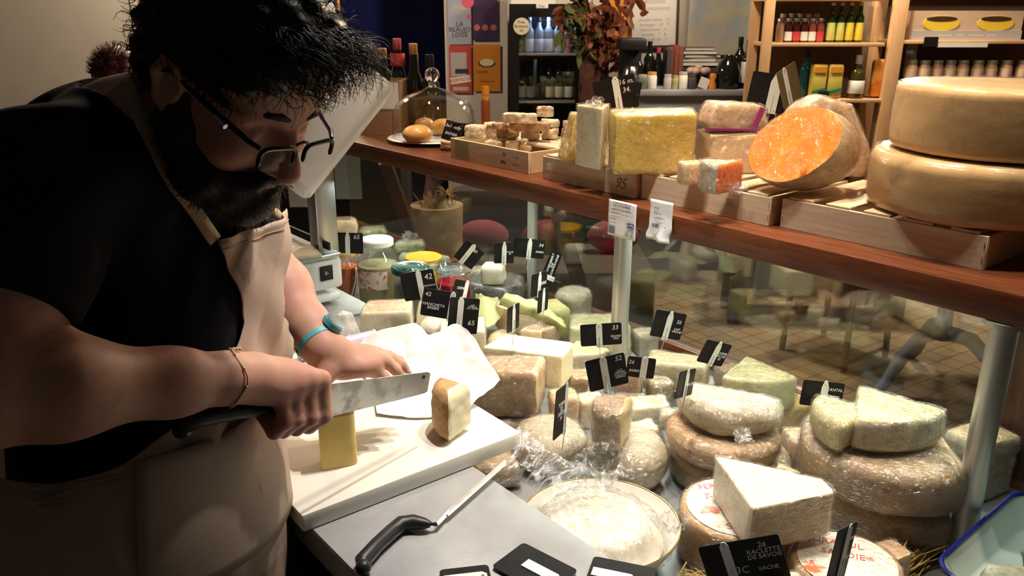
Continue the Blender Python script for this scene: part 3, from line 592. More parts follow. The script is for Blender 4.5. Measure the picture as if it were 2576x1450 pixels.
# lilac film roll
M['lilac'] = mat('lilac', (0.55, 0.50, 0.68), 0.3, coat=.4)
a, c = atZ(752, 893, BZ+.016), atZ(940, 848, BZ+.016); t = thing('film_roll', 'lilac roll of wrapping film lying behind the white paper', 'roll', ((a+c)/2)-UP*.016, 0)
o = (a+c)/2; b = MB(); b.tube([a-o+UP*.016, c-o+UP*.016], .0155, 24); b.done('roll', 'lilac', t)
b = MB(); d = (c-a).normalized(); b.tube([c-o+UP*.016, c-o+UP*.016+d*.004], .0165, 24); b.done('core_end', 'white_plastic', t)
# slim cheese knife
def pts(L): return [atZ(x, y, z) for x, y, z in L]
def slim_knife():
    P = pts([(908, 1428, LZ+.013), (912, 1412, LZ+.013), (948, 1372, LZ+.013), (985, 1338, LZ+.013), (1010, 1318, LZ+.013), (1040, 1314, LZ+.013), (1068, 1318, LZ+.013), (1083, 1320, LZ+.013)])
    o = P[3]-UP*.013; t = thing('narrow_cheese_knife', 'narrow offset cheese knife with black handle lying on the steel ledge', 'knife', o, 0)
    b = MB(); b.tube([p-o for p in P], [.006, .012, .0115, .0118, .0125, .0122, .009, .005], 16, squash=.95)
    b.ball(P[0]-o+Vector((0, .004, -.002)), .0118, 0, 2); b.done('handle', 'black_plastic', t, 60)
    Q = pts([(1072, 1322, LZ+.012), (1098, 1320, LZ+.011), (1128, 1288, LZ+.010), (1140, 1290, LZ+.010)])
    b = MB(); b.tube([p-o for p in Q[:3]], [.0035, .004, .004], 4); b.done('tang', 'chrome', t, 20)
    q0, q1 = atZ(1122, 1296, LZ+.011), atZ(1275, 1160, LZ+.013); d = (q1-q0).normalized(); s = d.cross(UP).normalized()
    b = MB(); w = .0055; b.rings([[q0-o+s*w, q0-o+UP*.0016+s*w*.3, q0-o-s*w, q0-o-UP*.001], [q1-d*.012-o+s*w, q1-d*.012-o+UP*.0016+s*w*.3, q1-d*.012-o-s*w, q1-d*.012-o-UP*.001], [q1-o-s*w*.2, q1-o+UP*.0008-s*w*.5, q1-o-s*w, q1-o-UP*.0006-s*w*.5]])
    b.done('blade', mat('blade_cream', (0.66, 0.66, 0.64), .35, .5, c2=(.85, .84, .80), scale=60), t, 20)
slim_knife()
# ================================================================= scale on its platform
pf = MB(); pf.box((0, 0, 0.0025), (0.62, 0.30, 0.005), bev=.001); pf.box((0, -.12, -.0), (.6, .03, .004))
tag(pf.done('steel_platform', 'steel_floor', loc=(-2.115, 0.868, 0.9035)), 'flat steel plate carrying the scale, behind the left arm', 'platform')
sc = thing('shop_scale', 'white price-computing shop scale with steel tray and tall column', 'scale', (-2.06, 0.84, 0.909), 0)
b = MB(); b.box((0, 0, .085), (.30, .28, .085), bev=.012); b.done('body', 'white_plastic', sc)
b = MB(); b.box((0, 0, .020), (.30, .26, .022), bev=.008); b.done('base_foot', 'white_plastic', sc)
b = MB(); b.box((0.155, -.03, .045), (.05, .10, .02), bev=.008); b.done('outrigger', 'white_plastic', sc)
b = MB(); b.lathe([(0, .058), (.011, .058), (.011, .088), (.008, .092), (0, .092)], 20, c=(.168, -.06, 0)); b.done('knob', 'chrome', sc)
b = MB(); b.lathe([(0, -.0), (.022, -.0), (.024, .006), (.006, .010), (.006, .034), (0, .034)], 20, c=(.165, -.07, 0)); b.done('levelling_foot', 'black_plastic', sc)
b = MB(); b.box((.152, .09, .092), (.004, .036, .040), bev=.001); b.done('switch_panel', 'black', sc); text(sc, '0-', .014, (.1545, .09, .092), (R(90), 0, R(90)), 'chalk')
b = MB(); b.box((0, 0, .137), (.31, .27, .014), bev=.005); b.box((0, 0, .133), (.27, .24, .012)); b.done('weighing_tray', 'alu', sc)
b = MB(); b.box((.02, .10, .165), (.28, .006, .020)); b.done('tray_rail', 'black', sc)
q = atY(808, 500, .955)
b = MB(); b.box((q.x+2.06, q.y-.84, .28), (.050, .060, .36), bev=.004); b.done('column', 'alu', sc)
a, c = atD(938, 200, 2.06)-Vector((-2.06, .84, .909)), atD(735, 455, 2.0)-Vector((-2.06, .84, .909))
d = (c-a).normalized(); e = RT.cross(d).normalized(); e = (FWH-d*FWH.dot(d)).normalized(); f = d.cross(e)
def rr(cn, hx, hy, rad, n=6):
    o = []
    for (sx, sy, t0) in ((1, 1, 0), (-1, 1, 90), (-1, -1, 180), (1, -1, 270)):
        for k in range(n+1):
            t = R(t0+90*k/n); o.append(cn+e*(sx*(hx-rad)+rad*math.cos(t))+f*(sy*(hy-rad)+rad*math.sin(t)))
    return o
b = MB(); b.rings([rr(a+d*.025, .066, .044, .02), rr(a, .068, .046, .022), rr(a, .076, .054, .026), rr(a+d*.02, .079, .057, .028), rr(c, .078, .056, .028), rr(c+d*.012, .06, .045, .02)], 0); b.done('display_head', 'white_plastic', sc, 35)
b = MB(); b.rings([rr(a+d*.030, .064, .043, .02), rr(a+d*.045, .064, .043, .02)], 0); b.done('hollow_shade', 'black', sc, 35)  # black plug paints the shade inside the hollow end of the head
a2 = atD(884, 178, 2.12)-Vector((-2.06, .84, .909)); b = MB(); b.box((0, 0, 0), (.014, .16, .19), bev=.006); b.xf(a2, (0, R(-6), A0)); b.done('customer_display', 'white_plastic', sc)
b = MB(); b.box((-.0105, 0, 0), (.008, .145, .175), bev=.003); b.xf(a2, (0, R(-6), A0)); b.done('screen', 'black', sc)
# pale boards stacked beside the scale
for i, (px, py, z, m, lb) in enumerate(((790, 655, 1.056, 'crate', 'pale wooden tray with mint green edge on the scale'), (762, 690, .98, 'crate', 'wooden board with mint edge beside the scale, behind the apron bib'))):
    q = atZ(px, py, z); t = thing('wooden_tray', lb, 'tray', (q.x-.06, q.y-.03, z-.006 if i else 1.0535), A0+R(25))
    b = MB(); b.box((0, 0, .012), (.13, .10, .008), bev=.002); b.done('board', m, t); b = MB(); b.box((0, 0, .004), (.132, .102, .008), bev=.002); b.done('edge_band', mat('mint', (.25, .48, .40), .5), t)
# ================================================================= price tags
def price_tag(label, px, py, d, w=.080, h=.056, yaw=0, roll=0, tilt=0, pin=.035, lines=(), clip=0.0, pointed=False, m='slate', group='black price tags in the case', clipw=.013, back=False, nom='price_tag'):
    c = atD(px, py, d); Rm = Matrix.Rotation(A0+R(yaw), 3, 'Z') @ Matrix.Rotation(R(tilt), 3, 'X') @ Matrix.Rotation(R(roll), 3, 'Y')
    loc = c - Rm @ Vector((0, 0, pin+h/2)); t = thing(nom, label, 'price tag', loc, Rm.to_euler(), group)
    b = MB(); r = .004; o = []
    for sx, sy, t0 in ((1, 1, 0), (-1, 1, 90), (-1, -1, 180), (1, -1, 270)):
        for k in range(4): a = R(t0+30*k); o.append((sx*(w/2-r)+r*math.cos(a), sy*(h/2-r)+r*math.sin(a)))
    b.prism(o, -.0006, .0006); b.xf((0, 0, pin+h/2), (R(90), 0, 0)); b.done('board', m, t)
    s = 1 if back else -1
    b = MB(); cw = clipw/2; hh = h/2+.003
    oc = [(-cw, -hh), (cw, -hh), (cw, hh*.55 if pointed else hh*.82), (cw*.35, hh), (-cw*.35, hh), (-cw, hh*.55 if pointed else hh*.82)]
    b.prism([(x+clip, y) for x, y in oc], -.0006, .0006); b.xf((0, s*.0016, pin+h/2-.001), (R(90), 0, 0)); b.done('clip', 'clip', t)
    b = MB()
    for (x, z) in ((0, h-.004), (-cw*.55, .004), (cw*.55, .004)): b.lathe([(.0017, -.0006), (.0017, .0006), (.0008, .0008), (0, .0004)], 10, c=(0, 0, 0)) and None
    b.bm.clear()
    for (x, z) in ((0, h-.004), (-cw*.55, .004), (cw*.55, .004)):
        b.tube([(x+clip, s*.0022, pin+z), (x+clip, s*.0030, pin+z)], .0013, 8)
    b.done('rivets', 'chrome', t)
    b = MB(); b.tube([(clip, s*.0030, pin+h*.42), (clip, s*.0032, pin), (clip, 0, 0)], .0007, 6); b.done('pin', 'chrome', t)
    for (s_, sz, x, z) in lines:
        o = text(t, s_, sz, (x, -.0009, pin+h/2+z), (R(90), 0, 0), shear=.15, ext=.00015, space=.85); xs = [v.co.x for v in o.data.vertices]; ys = [v.co.y for v in o.data.vertices]
        f = min(1, 2*(w/2-abs(x)-.002)/(max(xs)-min(xs)), 2*(h/2-abs(z)-.001)/(max(ys)-min(ys))); o.scale = (f, f, 1)
    return t
TG = [
 # label, px,py,d, w,h, yaw, roll, tilt, lines, clip, pointed
 ('black tag chalked 52 lait fermier, before the middle post', 1527, 937, 1.47, .073, .062, 8, -11, 0, [('52', .013, .024, .022), ('LAIT\nFERMIER\nD\'ALPAGE\n(BREBIS)', .0085, .023, -.008)], -.004, False),
 ('black tag chalked 33 grand, partly behind the middle post', 1512, 842, 1.74, .088, .050, 0, -4, 0, [('33', .014, .030, .014), ('GRAND\nCRU', .010, .031, -.008)], -.004, False),
 ('black tag chalked 32 with a pointed clip, in front of the floor tiles', 1681, 818, 1.78, .070, .062, 6, 12, 0, [('32', .011, .022, .010), ('LAIT\nVACHE', .009, .022, -.010)], .000, True),
 ('black tag leaning right behind the pale wedge by the sill', 1797, 889, 1.73, .068, .054, 18, 20, 8, [('TOMME\nVACHE\n45', .009, .018, -.004)], .002, True),
 ('black tag seen nearly edge on above grey wrapped bits, right of the post', 1725, 965, 1.52, .070, .052, 52, 14, 0, [('VACHE', .009, .02, -.004)], .0, True),
 ('black tag with a white clip behind the round cheese with the wedge on top', 2068, 992, 1.50, .080, .048, 5, 8, -8, [('CANTAL', .008, .022, .010), ('BREBIS', .008, .022, -.004)], .003, True),
 ('black tag chalked 26, low behind the middle post on a wooden stick', 1612, 925, 1.62, .056, .044, -4, 5, 0, [('26', .011, -.02, .010), ('BREBIS', .007, -.012, -.008)], .006, False),
 ('black tag chalked 65, leftmost, next to the scale column', 881, 612, 2.28, .072, .060, 0, 2, 0, [('65', .018, .018, .018)], -.007, True),
 ('black tag chalked 42 pecorino in front of the green lidded jar', 1054, 718, 1.98, .082, .072, 0, -9, 0, [('42', .020, .026, .018), ('PECORINO', .0085, .025, -.004)], .004, False),
 ('black tag chalked 42 mancheta brebis on a wooden skewer', 1104, 765, 1.90, .080, .068, 0, 10, 0, [('42', .014, -.028, .020), ('MANCHETA\nBREBIS', .0115, -.012, -.008)], .030, False),
 ('dark plum tag chalked 65 lait ecorno a la truffe by the white paper', 1166, 795, 1.80, .066, .084, 6, 6, 0, [('LAIT\nECORNO\nA LA TRUFFE', .0095, .018, .022), ('65', .016, .018, -.016)], -.008, False),
 ('black tag chalked 40 tipped on its corner behind the jars', 1180, 641, 2.25, .062, .062, 0, 38, 0, [('40', .014, .006, .018)], -.004, False),
 ('black tag with pointed clip, left of a pair behind the white cheese chunk', 1268, 637, 2.28, .056, .060, 10, 2, 0, [('VACHE\n38', .011, .016, .0)], .0, True),
 ('black tag chalked 34 half behind the thin far post', 1330, 625, 2.32, .090, .056, 0, 6, 0, [('34', .013, .034, .012), ('BREBIS', .008, .032, -.008)], .002, True),
 ('black tag covered in chalk writing, turned on its side by the brown leg', 1388, 668, 2.22, .080, .046, 40, -62, 0, [('CAMEMBERT\nDE\nNORMANDIE', .011, .0, .0)], -.034, False),
 ('black tag seen edge on above the green wrapper, rear of two', 1356, 715, 2.02, .070, .058, 55, 6, 0, [('BREBIS', .011, .016, .0)], .0, True),
 ('black tag seen edge on above the green wrapper, front of two', 1366, 756, 1.94, .056, .056, 62, 6, 0, [], .0, True),
 ('grey tag seen edge on stuck in the pale wedge left of the post', 1291, 800, 1.80, .056, .058, 62, 3, 0, [], .0, True),
 ('dark tag with dense chalk writing, edge on, before the round cheese', 1411, 1035, 1.42, .062, .090, 66, 8, 0, [('TOMME\nDE\nSAVOIE\n34', .010, .0, .0)], .02, False),
 ('small dark tag lying sideways behind the red preserve jar', 1156, 735, 2.02, .05, .06, 50, 20, 0, [('CREME', .009, .0, .01)], .02, False),
 ('black tag chalked raclette de Savoie vache at the bottom of the picture', 1872, 1415, 1.145, .112, .072, -12, -20, 0, [('26', .012, .030, .024), ('RACLETTE\nDE SAVOIE', .010, .030, .010), ('VACHE', .009, .030, -.014), ('3C', .016, -.006, -.012)], -.020, False),
 ('black tag with long white clip standing by the printed cheese, turned away', 2116, 1395, 1.15, .062, .088, 42, 12, 0, [('VACHE', .009, .018, .02), ('28', .012, .018, -.01)], .006, False),
]
for (lb, px, py, d, w, h, yw, rl, tl, ln, cl, pt) in TG:
    price_tag(lb, px, py, d, w, h, yw, rl, tl, .035, ln, cl, pt)
M['plum'] = mat('plum', (.035, .012, .018), .4)
# signs standing in the cheeses on the bar
price_tag('black sign chalked 16 m. 34 stuck in the tall pale wedge on the bar', 1549, 238, 2.02, .105, .082, 0, -12, 0, .030, [('16 m.', .017, .030, .026), ('34.', .017, .028, .006)], .004, False, group='black price signs on the bar', clipw=.017, nom='price_sign')
price_tag('plain black sign behind the 16 m. 34 sign, tilted the other way', 1555, 238, 2.06, .108, .078, 0, 10, 0, .110, [(',', .02, .048, .012)], .002, False, group='black price signs on the bar', clipw=.017, back=True, nom='price_sign')
price_tag('black sign with broad white clip on a thin pin above the ribboned packet', 1930, 232, 1.90, .086, .086, 0, 8, 0, .085, [], .016, True, group='black price signs on the bar', clipw=.026, nom='price_sign')
price_tag('black sign chalked vache tucked behind the broad white clip', 1985, 265, 1.93, .070, .040, 0, 2, 0, .03, [('VACHE', .014, -.004, .0)], -.028, False, group='black price signs on the bar', clipw=.004, back=True, nom='price_sign')
price_tag('glossy sign, gold reflection painted into its colour, leaning left above the tall brown wedge', 1986, 215, 1.86, .062, .090, 30, -24, 0, .02, [], -.008, False, m=mat('gold_reflection', (.16, .12, .06), .15), group='black price signs on the bar', clipw=.013, nom='price_sign')  # gold reflection on the gloss is put into the board colour
# tags lying on the ledge
def flat_tag(label, px, py, z, yaw, w=.095, h=.066, clip=0.02, line=None):
    q = atZ(px, py, z); t = thing('price_tag', label, 'price tag', q, (0, 0, A0+R(yaw)), 'black price tags lying on the ledge')
    b = MB(); r = .006; o = []
    for sx, sy, t0 in ((1, 1, 0), (-1, 1, 90), (-1, -1, 180), (1, -1, 270)):
        for k in range(4): a = R(t0+30*k); o.append((sx*(w/2-r)+r*math.cos(a), sy*(h/2-r)+r*math.sin(a)))
    b.prism(o, 0, .0014); b.done('board', 'slate', t)
    b = MB(); b.prism([(-.03+clip, -.009), (.024+clip, -.009), (.030+clip, -.004), (.030+clip, .004), (.024+clip, .009), (-.03+clip, .009)], .0016, .0030); b.done('clip', 'clip', t)
    b = MB(); b.tube([(clip+.024, 0, .003), (clip+.024, 0, .0036)], .0022, 10); b.done('rivet', 'gold', t)
    if line: text(t, line, .016, (w*.32, -.020, .0016), (0, 0, R(180)))
flat_tag('black tag with a shiny white clip lying on the steel ledge near the plate', 1345, 1432, LZ+.004, -40, .10, .072, .012, '28')
flat_tag('black tag lying over the front edge of the white plate', 1560, 1455, .905, -18, .09, .07, -.01, 'VACHE')
flat_tag('black tag poking in at the bottom edge, left of the others', 1172, 1458, LZ+.004, 10, .07, .05, 0)
# ================================================================= jars
def jar(label, px, py, zb, r, h, lid, fill, fillm, group='jars in the cold case', lidr=.8, lidh=.016, neck=.8, glass='jar_glass', name='glass_jar'):
    q = atZ(px, py, zb+h/2); t = thing(name, label, 'jar', (q.x, q.y, zb+.001), 0, group)
    b = MB(); b.lathe([(0, .001), (r*.85, 0), (r, .008), (r, h*.66), (r*.95, h*.74), (r*neck, h*.82), (r*neck, h*.93), (r*neck*.97, h*.93), (r*neck*.97, h*.82), (r*.93, h*.73), (r*.97, h*.65), (r*.97, .010), (0, .005)], 40); b.done('glass_body', glass, t)
    if fillm: b = MB(); b.lathe([(0, .006), (r*.95, .010), (r*.955, h*fill), (0, h*fill)], 36); b.done('contents', fillm, t)
    if lid: b = MB(); b.lathe([(r*lidr*.96, h*.92-.001), (r*lidr*1.06, h*.92), (r*lidr*1.07, h*.92+lidh*.8), (r*lidr, h*.92+lidh), (r*lidr*.8, h*.92+lidh*.85), (0, h*.92+lidh*.85)], 40); b.done('lid', lid, t)
    return t
M['lid_white'] = mat('lid_white', (.78, .79, .78), .3); M['lid_green'] = mat('lid_green', (.008, .07, .055), .25); M['lid_yellow'] = mat('lid_yellow', (.85, .40, .02), .35)
M['brine'] = mat('brine', (.50, .46, .30), .3, c2=(.40, .36, .16), scale=14); M['honey'] = mat('honey', (.75, .50, .03), .15); M['carrot'] = mat('carrot', (.70, .17, .03), .4, c2=(.55, .12, .02), scale=60); M['preserve'] = mat('preserve', (.28, .008, .02), .1); M['dark_fill'] = mat('dark_fill', (.10, .11, .07), .3, c2=(.2, .2, .14), scale=40)
j1 = jar('big round jar with white lid, red and white label and pale brine', 952, 680, FZ, .068, .205, 'lid_white', .60, 'brine', lidr=.74, neck=.76, lidh=.02)
b = MB(); b.rings([[(.0695*math.cos(R(-60+k*8+55-90)), .0695*math.sin(R(-60+k*8+55-90)), z) for k in range(12)] for z in (.055, .115)], 0, False); b.done('label_wrap', mat('jar_label', (.72, .68, .62), .5, c2=(.6, .08, .06), scale=38, lo=.55, hi=.6), j1)
text(j1, 'Gourmet Oliv', .017, (.012, -.0715, .085), (R(90), 0, R(8)), 'label_r')
j2 = jar('squat dark jar with shiny green screw lid', 1042, 730, FZ, .055, .16, 'lid_green', .7, 'dark_fill', lidr=1.0, neck=.93, lidh=.018)
b = MB()
for rr_ in (.028, .040): b.tube([(rr_*math.cos(k*math.pi/16), rr_*math.sin(k*math.pi/16), .1635) for k in range(33)], .0012, 5)
b.done('lid_rings', 'chrome', j2)
jar('jar with a bright orange-yellow lid behind the green lidded one', 1060, 712, FZ, .055, .165, 'lid_yellow', .6, 'honey', lidr=1.0, neck=.93, lidh=.012)
jar('small jar of orange carrot salad with yellowish lid next to the scale', 872, 690, FZ, .040, .15, mat('lid_gold', (.65, .45, .15), .4), .68, 'carrot', lidr=.74, neck=.75)
j3 = jar('clip-top jar of dark red preserve with wire bail', 1142, 742, FZ, .052, .19, None, .72, 'preserve', neck=.95)
b = MB(); b.lathe([(0, .196), (.03, .198), (.045, .196), (.051, .188), (.053, .182), (.049, .176), (0, .178)], 40); b.done('glass_lid', 'jar_glass', j3)
b = MB(); b.tube([(.054*math.cos(k*math.pi/16), .054*math.sin(k*math.pi/16), .172) for k in range(33)], .0016, 6); b.tube([(.02, -.055, .19), (.021, -.058, .15), (.006, -.058, .115), (-.008, -.058, .15), (-.008, -.055, .19), (.006, -.05, .198), (.02, -.055, .19)], .0014, 6); b.done('wire_bail', 'chrome', j3)
q = atZ(925, 725, FZ+.05); tg = thing('serving_tongs', 'steel tongs standing by the big glass jar', 'tongs', (q.x-.012, q.y-.05, FZ+.0035), A0)
b = MB(); b.tube([(-.01, 0, 0), (.012, 0, .08), (.016, .0, .115)], .0035, 8); b.done('arm', 'chrome', tg); b = MB(); b.tube([(.004, 0, 0), (.019, 0, .08), (.017, 0, .115)], .0035, 8); b.done('arm', 'chrome', tg); b = MB(); b.ball((.0165, 0, .117), .006); b.done('pivot', 'chrome', tg)
# ================================================================= cheeses in the case
random.seed(5)
def case(label, px, py, z0, oc, h, kind, yaw, wrap='wrap', cuts=None, dxyz=(0, 0, 0), tilt=(0, 0), **k):
    out, cut = oc; cx = sum(x for x, y in out)/len(out); cy = sum(y for x, y in out)/len(out)
    out = [(x-cx, y-cy) for x, y in out]; p = atZ(px, py, z0+h/2)
    return cheese(label, (p.x+dxyz[0], p.y+dxyz[1], z0+dxyz[2]), (R(tilt[0]), R(tilt[1]), A0+R(yaw)), (out, cut), h, kind, wrap, cuts, **k)
F0 = FZ+.001
T = 'wrap_tight'
# right stack
case('largest mottled wheel, bottom of the stack by the end post', 2150, 1235, F0, halfd(.143, .62, 60), .088, 'brown', -14, T, rnd=.02, bulge=.03, amp=.003, name='cheese_round')
case('wide wrapped brown cheese wheel, middle of the stack by the end post', 2166, 1140, F0+.0945, halfd(.145, .70, 60), .080, ('brown', 'pinkish'), -10, T, rnd=.016, bulge=.02, amp=.003, name='cheese_round')
case('wrapped wheel wedge, tip backward, topmost on the stack by the end post', 2268, 1085, F0+.181, sector(.155, 72), .060, ('grey', 'green'), -78, 'wrap', rnd=.012, amp=.003, cuts=None, top_cut=True)
case('film-wrapped quarter wheel left of the tip-back wedge on the same stack', 2072, 1062, F0+.181, sector(.105, 76), .056, ('green', 'green'), 178, 'wrap', rnd=.012, amp=.003)
case('film-wrapped cheese end standing alone right of the end post', 2490, 1185, F0, rect(.11, .085), .130, ('grey', 'pinkish'), 25, 'wrap', rnd=.012, amp=.006, cuts=[False]*4, top_cut=True, dxyz=(-.03, .02, 0))
# middle stack
case('mottled brown cheese wheel, bottom of the stack in the middle of the case', 1805, 1168, F0, disc(.118, 56), .060, 'brown', 0, T, rnd=.018, bulge=.03, amp=.003, name='cheese_round')
case('tan cheese wheel, second of the stack in the middle of the case', 1815, 1100, F0+.061, disc(.110, 56), .052, 'tan', 0, T, rnd=.016, bulge=.02, amp=.003, name='cheese_round')
case('shiny film-wrapped half wheel with sloping top, on the stack in the middle of the case', 1822, 1052, F0+.114, halfd(.104, .05), .062, ('grey', 'pale'), 65, 'wrap', rnd=.024, amp=.004, tuft=[(-.085, -.05, .04, .02)])
# behind
case('pale wedge with a dark plum printed top standing behind the middle stack', 1895, 1000, F0+.055, sector(.150, 68), .075, ('green', 'pale'), -92, T, rnd=.006, amp=.002, dxyz=(.0, .02, 0))
case('dark plum topped yellow cheese slab under the printed wedge', 1940, 1072, F0, sector(.19, 70), .054, ('yellow', 'yellow'), -80, T, rnd=.006, amp=.002, dxyz=(-.02, .05, 0))
M['plum_top'] = mat('plum_top', (.045, .018, .022), .25, coat=.6, c2=(.08, .03, .04), scale=20)
q = atZ(1895, 958, F0+.1325); tb = MB(); o, _ = sector(.125, 58)
case('wedge of pale cheese with brown end under film, by the wooden sill', 1703, 936, F0+.02, ([(-.075, -.045), (.07, -.05), (.085, .02), (-.06, .05)], None), .070, ('pale', 'pale'), -10, 'wrap_tight', cuts=[False, True, False, False], rnd=.008, amp=.003)
case('pale ochre cheese lump at the sill right behind the brown ended wedge', 1808, 960, F0, rect(.07, .06), .055, 'tan', 10, T, cuts=[False]*4, rnd=.015, amp=.004, dxyz=(0, .06, 0))
# left of the post
case('big pale wedge under film just left of the middle post, sliced top', 1478, 932, F0+.03, sector(.105, 68), .075, ('grey', 'green'), -70, T, rnd=.006, amp=.003, dxyz=(0, .03, 0), top_cut=True)
case('big pale wrapped cheese block behind the middle post', 1508, 845, F0+.02, ([(-.085, -.05), (.085, -.045), (.07, .06), (-.07, .055)], None), .090, ('green', 'pale'), 5, 'wrap', cuts=[True, False, True, False], rnd=.01, amp=.005)
case('rounded film-wrapped cheese behind the pale block, below the chalk covered tag', 1442, 765, F0+.03, disc(.055, 30), .09, ('grey', 'pale'), 0, 'wrap', rnd=.02, amp=.006, name='cheese_round')
case('small white-rinded cheese peeping out right of the middle post', 1615, 862, F0+.02, rect(.06, .06), .07, 'grey', 15, T, cuts=[False]*4, rnd=.012, amp=.004)
case('ochre cheese right of the post above the grey wrapped bits', 1598, 965, F0+.01, rect(.06, .055), .085, 'tan', -20, T, cuts=[False, True, False, False], rnd=.012, amp=.004)
case('small tan cheese with blue-grey film top right of the post', 1640, 985, F0+.01, rect(.055, .05), .06, 'brown', 10, 'wrap_milky', cuts=[False]*4, rnd=.01, amp=.004)
case('pale flat cheese piece wrapped in crumpled film right of the post foot', 1640, 1042, F0+.03, ([(-.06, -.02), (.05, -.035), (.06, .02), (-.04, .035)], None), .034, ('cream', 'white'), 15, 'wrap_milky', rnd=.006, amp=.004)
case('grey bundle of crumpled film over cheese ends, beside the middle stack', 1690, 1055, F0+.03, rect(.07, .05), .04, 'grey', -15, 'wrap_milky', cuts=[False]*4, rnd=.014, amp=.006)
# round + drum
case('thick round cheese with mouldy grey-brown rind under the tagged piece', 1550, 1140, F0, disc(.078, 44), .090, 'grey', 0, T, rnd=.030, bulge=.06, amp=.004, name='cheese_round')
case('brown film-wrapped half drum of cheese carrying the 52 tag', 1524, 1063, F0+.091, halfd(.052, .35), .085, ('brown', 'tan'), -20, 'wrap', rnd=.016, amp=.005)
case('white-topped wrapped tomme lying between the board corner and the mouldy round', 1375, 1128, F0, disc(.075, 40), .082, ('grey', 'pale'), 0, 'wrap', rnd=.026, bulge=.05, amp=.005, name='cheese_round')
case('dark brown wrapped cheese in the shade beneath the cutting board corner', 1290, 1170, F0, rect(.12, .09), .060, 'brown', 20, T, cuts=[False]*4, rnd=.02, amp=.004)
case('tan cheese piece behind the edge-on tag under film', 1412, 1018, F0+.02, rect(.06, .05), .075, 'pinkish', 5, 'wrap', cuts=[False]*4, rnd=.012, amp=.005)
case('mottled piece with pale cut under film, behind the edge-on tag', 1452, 968, F0+.02, rect(.07, .06), .06, ('tan', 'pale'), -15, 'wrap', cuts=[False, True, True, False], rnd=.01, amp=.005)
# big wedge right of the paper
case('big brown-orange wedge in shiny film beside the white paper, pale cut face', 1310, 985, F0+.055, ([(-.09, -.045), (.052, -.055), (.075, .045), (-.085, .05)], None), .108, ('tan', 'pinkish'), 0, 'wrap', cuts=[False, True, False, False], rnd=.012, amp=.004, bulge=.04)
case('dark rinded base cheese under the big brown-orange wedge', 1270, 1075, F0, rect(.17, .12), .052, 'brown', 8, T, cuts=[False]*4, rnd=.015, amp=.004)
case('pale yellow cheese slab with clean cut side behind the big wrapped wedge', 1335, 915, F0+.075, ([(-.105, -.04), (.085, -.06), (.10, .03), (-.07, .05)], None), .082, ('yellow', 'cream'), -12, None, cuts=[True]*4, top_cut=True, rnd=.003, amp=.001)
case('white-rinded half round cheese leaning under film, upper left of the slab', 1280, 812, F0+.08, halfd(.062, .0), .070, ('cream', 'white'), 60, T, rnd=.012, amp=.004)
case('white rounded cheese just below the upper half round', 1275, 868, F0+.04, halfd(.068, .2), .055, ('cream', 'white'), 40, T, rnd=.016, amp=.003)
case('small wedge with brown rind on its right, behind the pale slab', 1343, 850, F0+.07, ([(-.045, -.03), (.012, -.04), (.055, .0), (.02, .04)], None), .075, ('brown', 'pinkish'), 0, 'wrap', cuts=[True, False, False, True], rnd=.006, amp=.003)
# left group
case('pinkish-white cheese block in tight film behind the paper', 988, 812, F0+.085, ([(-.068, -.045), (.058, -.05), (.066, .045), (-.05, .05)], None), .098, ('pinkish', 'cream'), 8, T, rnd=.008, amp=.002)
case('blue-veined pointed cheese wedge behind the lilac roll', 872, 822, F0+.125, sector(.085, 60), .060, ('blue', 'blue'), -70, None, rnd=.003, amp=.002, taper=.55)
case('thin wedge with dark rind edge right of the pinkish block', 1070, 800, F0+.085, ([(-.035, -.012), (.035, -.025), (.03, .02)], None), .085, ('brown', 'cream'), 40, 'wrap', rnd=.004, amp=.002, taper=.5)
case('white cream cheese dome in film just behind the paper folds', 1100, 822, F0+.09, disc(.052, 30), .050, 'white', 0, 'wrap_milky', rnd=.022, amp=.004, name='cheese_round')
case('clean creamy white slab behind the plum coloured tag', 1160, 850, F0+.075, ([(-.06, -.05), (.05, -.055), (.055, .05), (-.055, .05)], None), .085, ('cream', 'cream'), 6, T, cuts=[True]*4, top_cut=True, rnd=.003, amp=.001)
M['leaf_paper'] = mat('leaf_paper', (.36, .38, .16), .5, bump=.3, bscale=20)
for rows, lb, sd in (([[(1255, 770, .93), (1330, 800, .92), (1420, 842, .88)], [(1262, 752, .95), (1345, 782, .94), (1424, 830, .90)], [(1272, 742, .955), (1360, 768, .945), (1418, 815, .90)]], 'pale green waxed wrapper over the cheese behind the edge-on tags', 2),
                     ([[(1190, 830, .86), (1230, 830, .87), (1262, 800, .88)], [(1192, 780, .88), (1225, 775, .90), (1258, 770, .89)], [(1196, 742, .88), (1222, 748, .90), (1252, 752, .88)]], 'yellow-green waxed wrapper beside the red preserve jar', 5)):
    sheet('waxed_wrapper', lb, 'wrapper', rows, 'leaf_paper', .012, sd, 5, sc=22)
case('cheese under the green waxed wrapper', 1340, 822, F0+.02, rect(.14, .10), .09, 'green', 20, None, cuts=[False]*4, rnd=.01, amp=.004, dxyz=(-.02, .05, 0))
M['black_wrap'] = mat('black_wrap', (.06, .058, .05), .3, c2=(.12, .115, .10), scale=20, coat=.8, coat_bump=.9)
M['r_blk'] = M['black_wrap']; M['p_blk'] = M['black_wrap']
case('low dark grey wrapped cheese stack with shiny film, left of the thin far post', 1252, 738, F0, disc(.092, 50), .085, 'blk', 0, 'wrap', rnd=.02, amp=.004, name='cheese_round')
case('pale white-green cheese chunk sitting on the dark wrapped stack', 1242, 693, F0+.087, rect(.072, .06), .062, ('white', 'white'), -10, None, rnd=.014, amp=.004)
case('clear-wrapped tan parcel between the red preserve jar and the white chunk', 1200, 700, F0+.01, rect(.09, .07), .07, 'grey', 10, 'wrap_milky', cuts=[False]*4, rnd=.015, amp=.006)
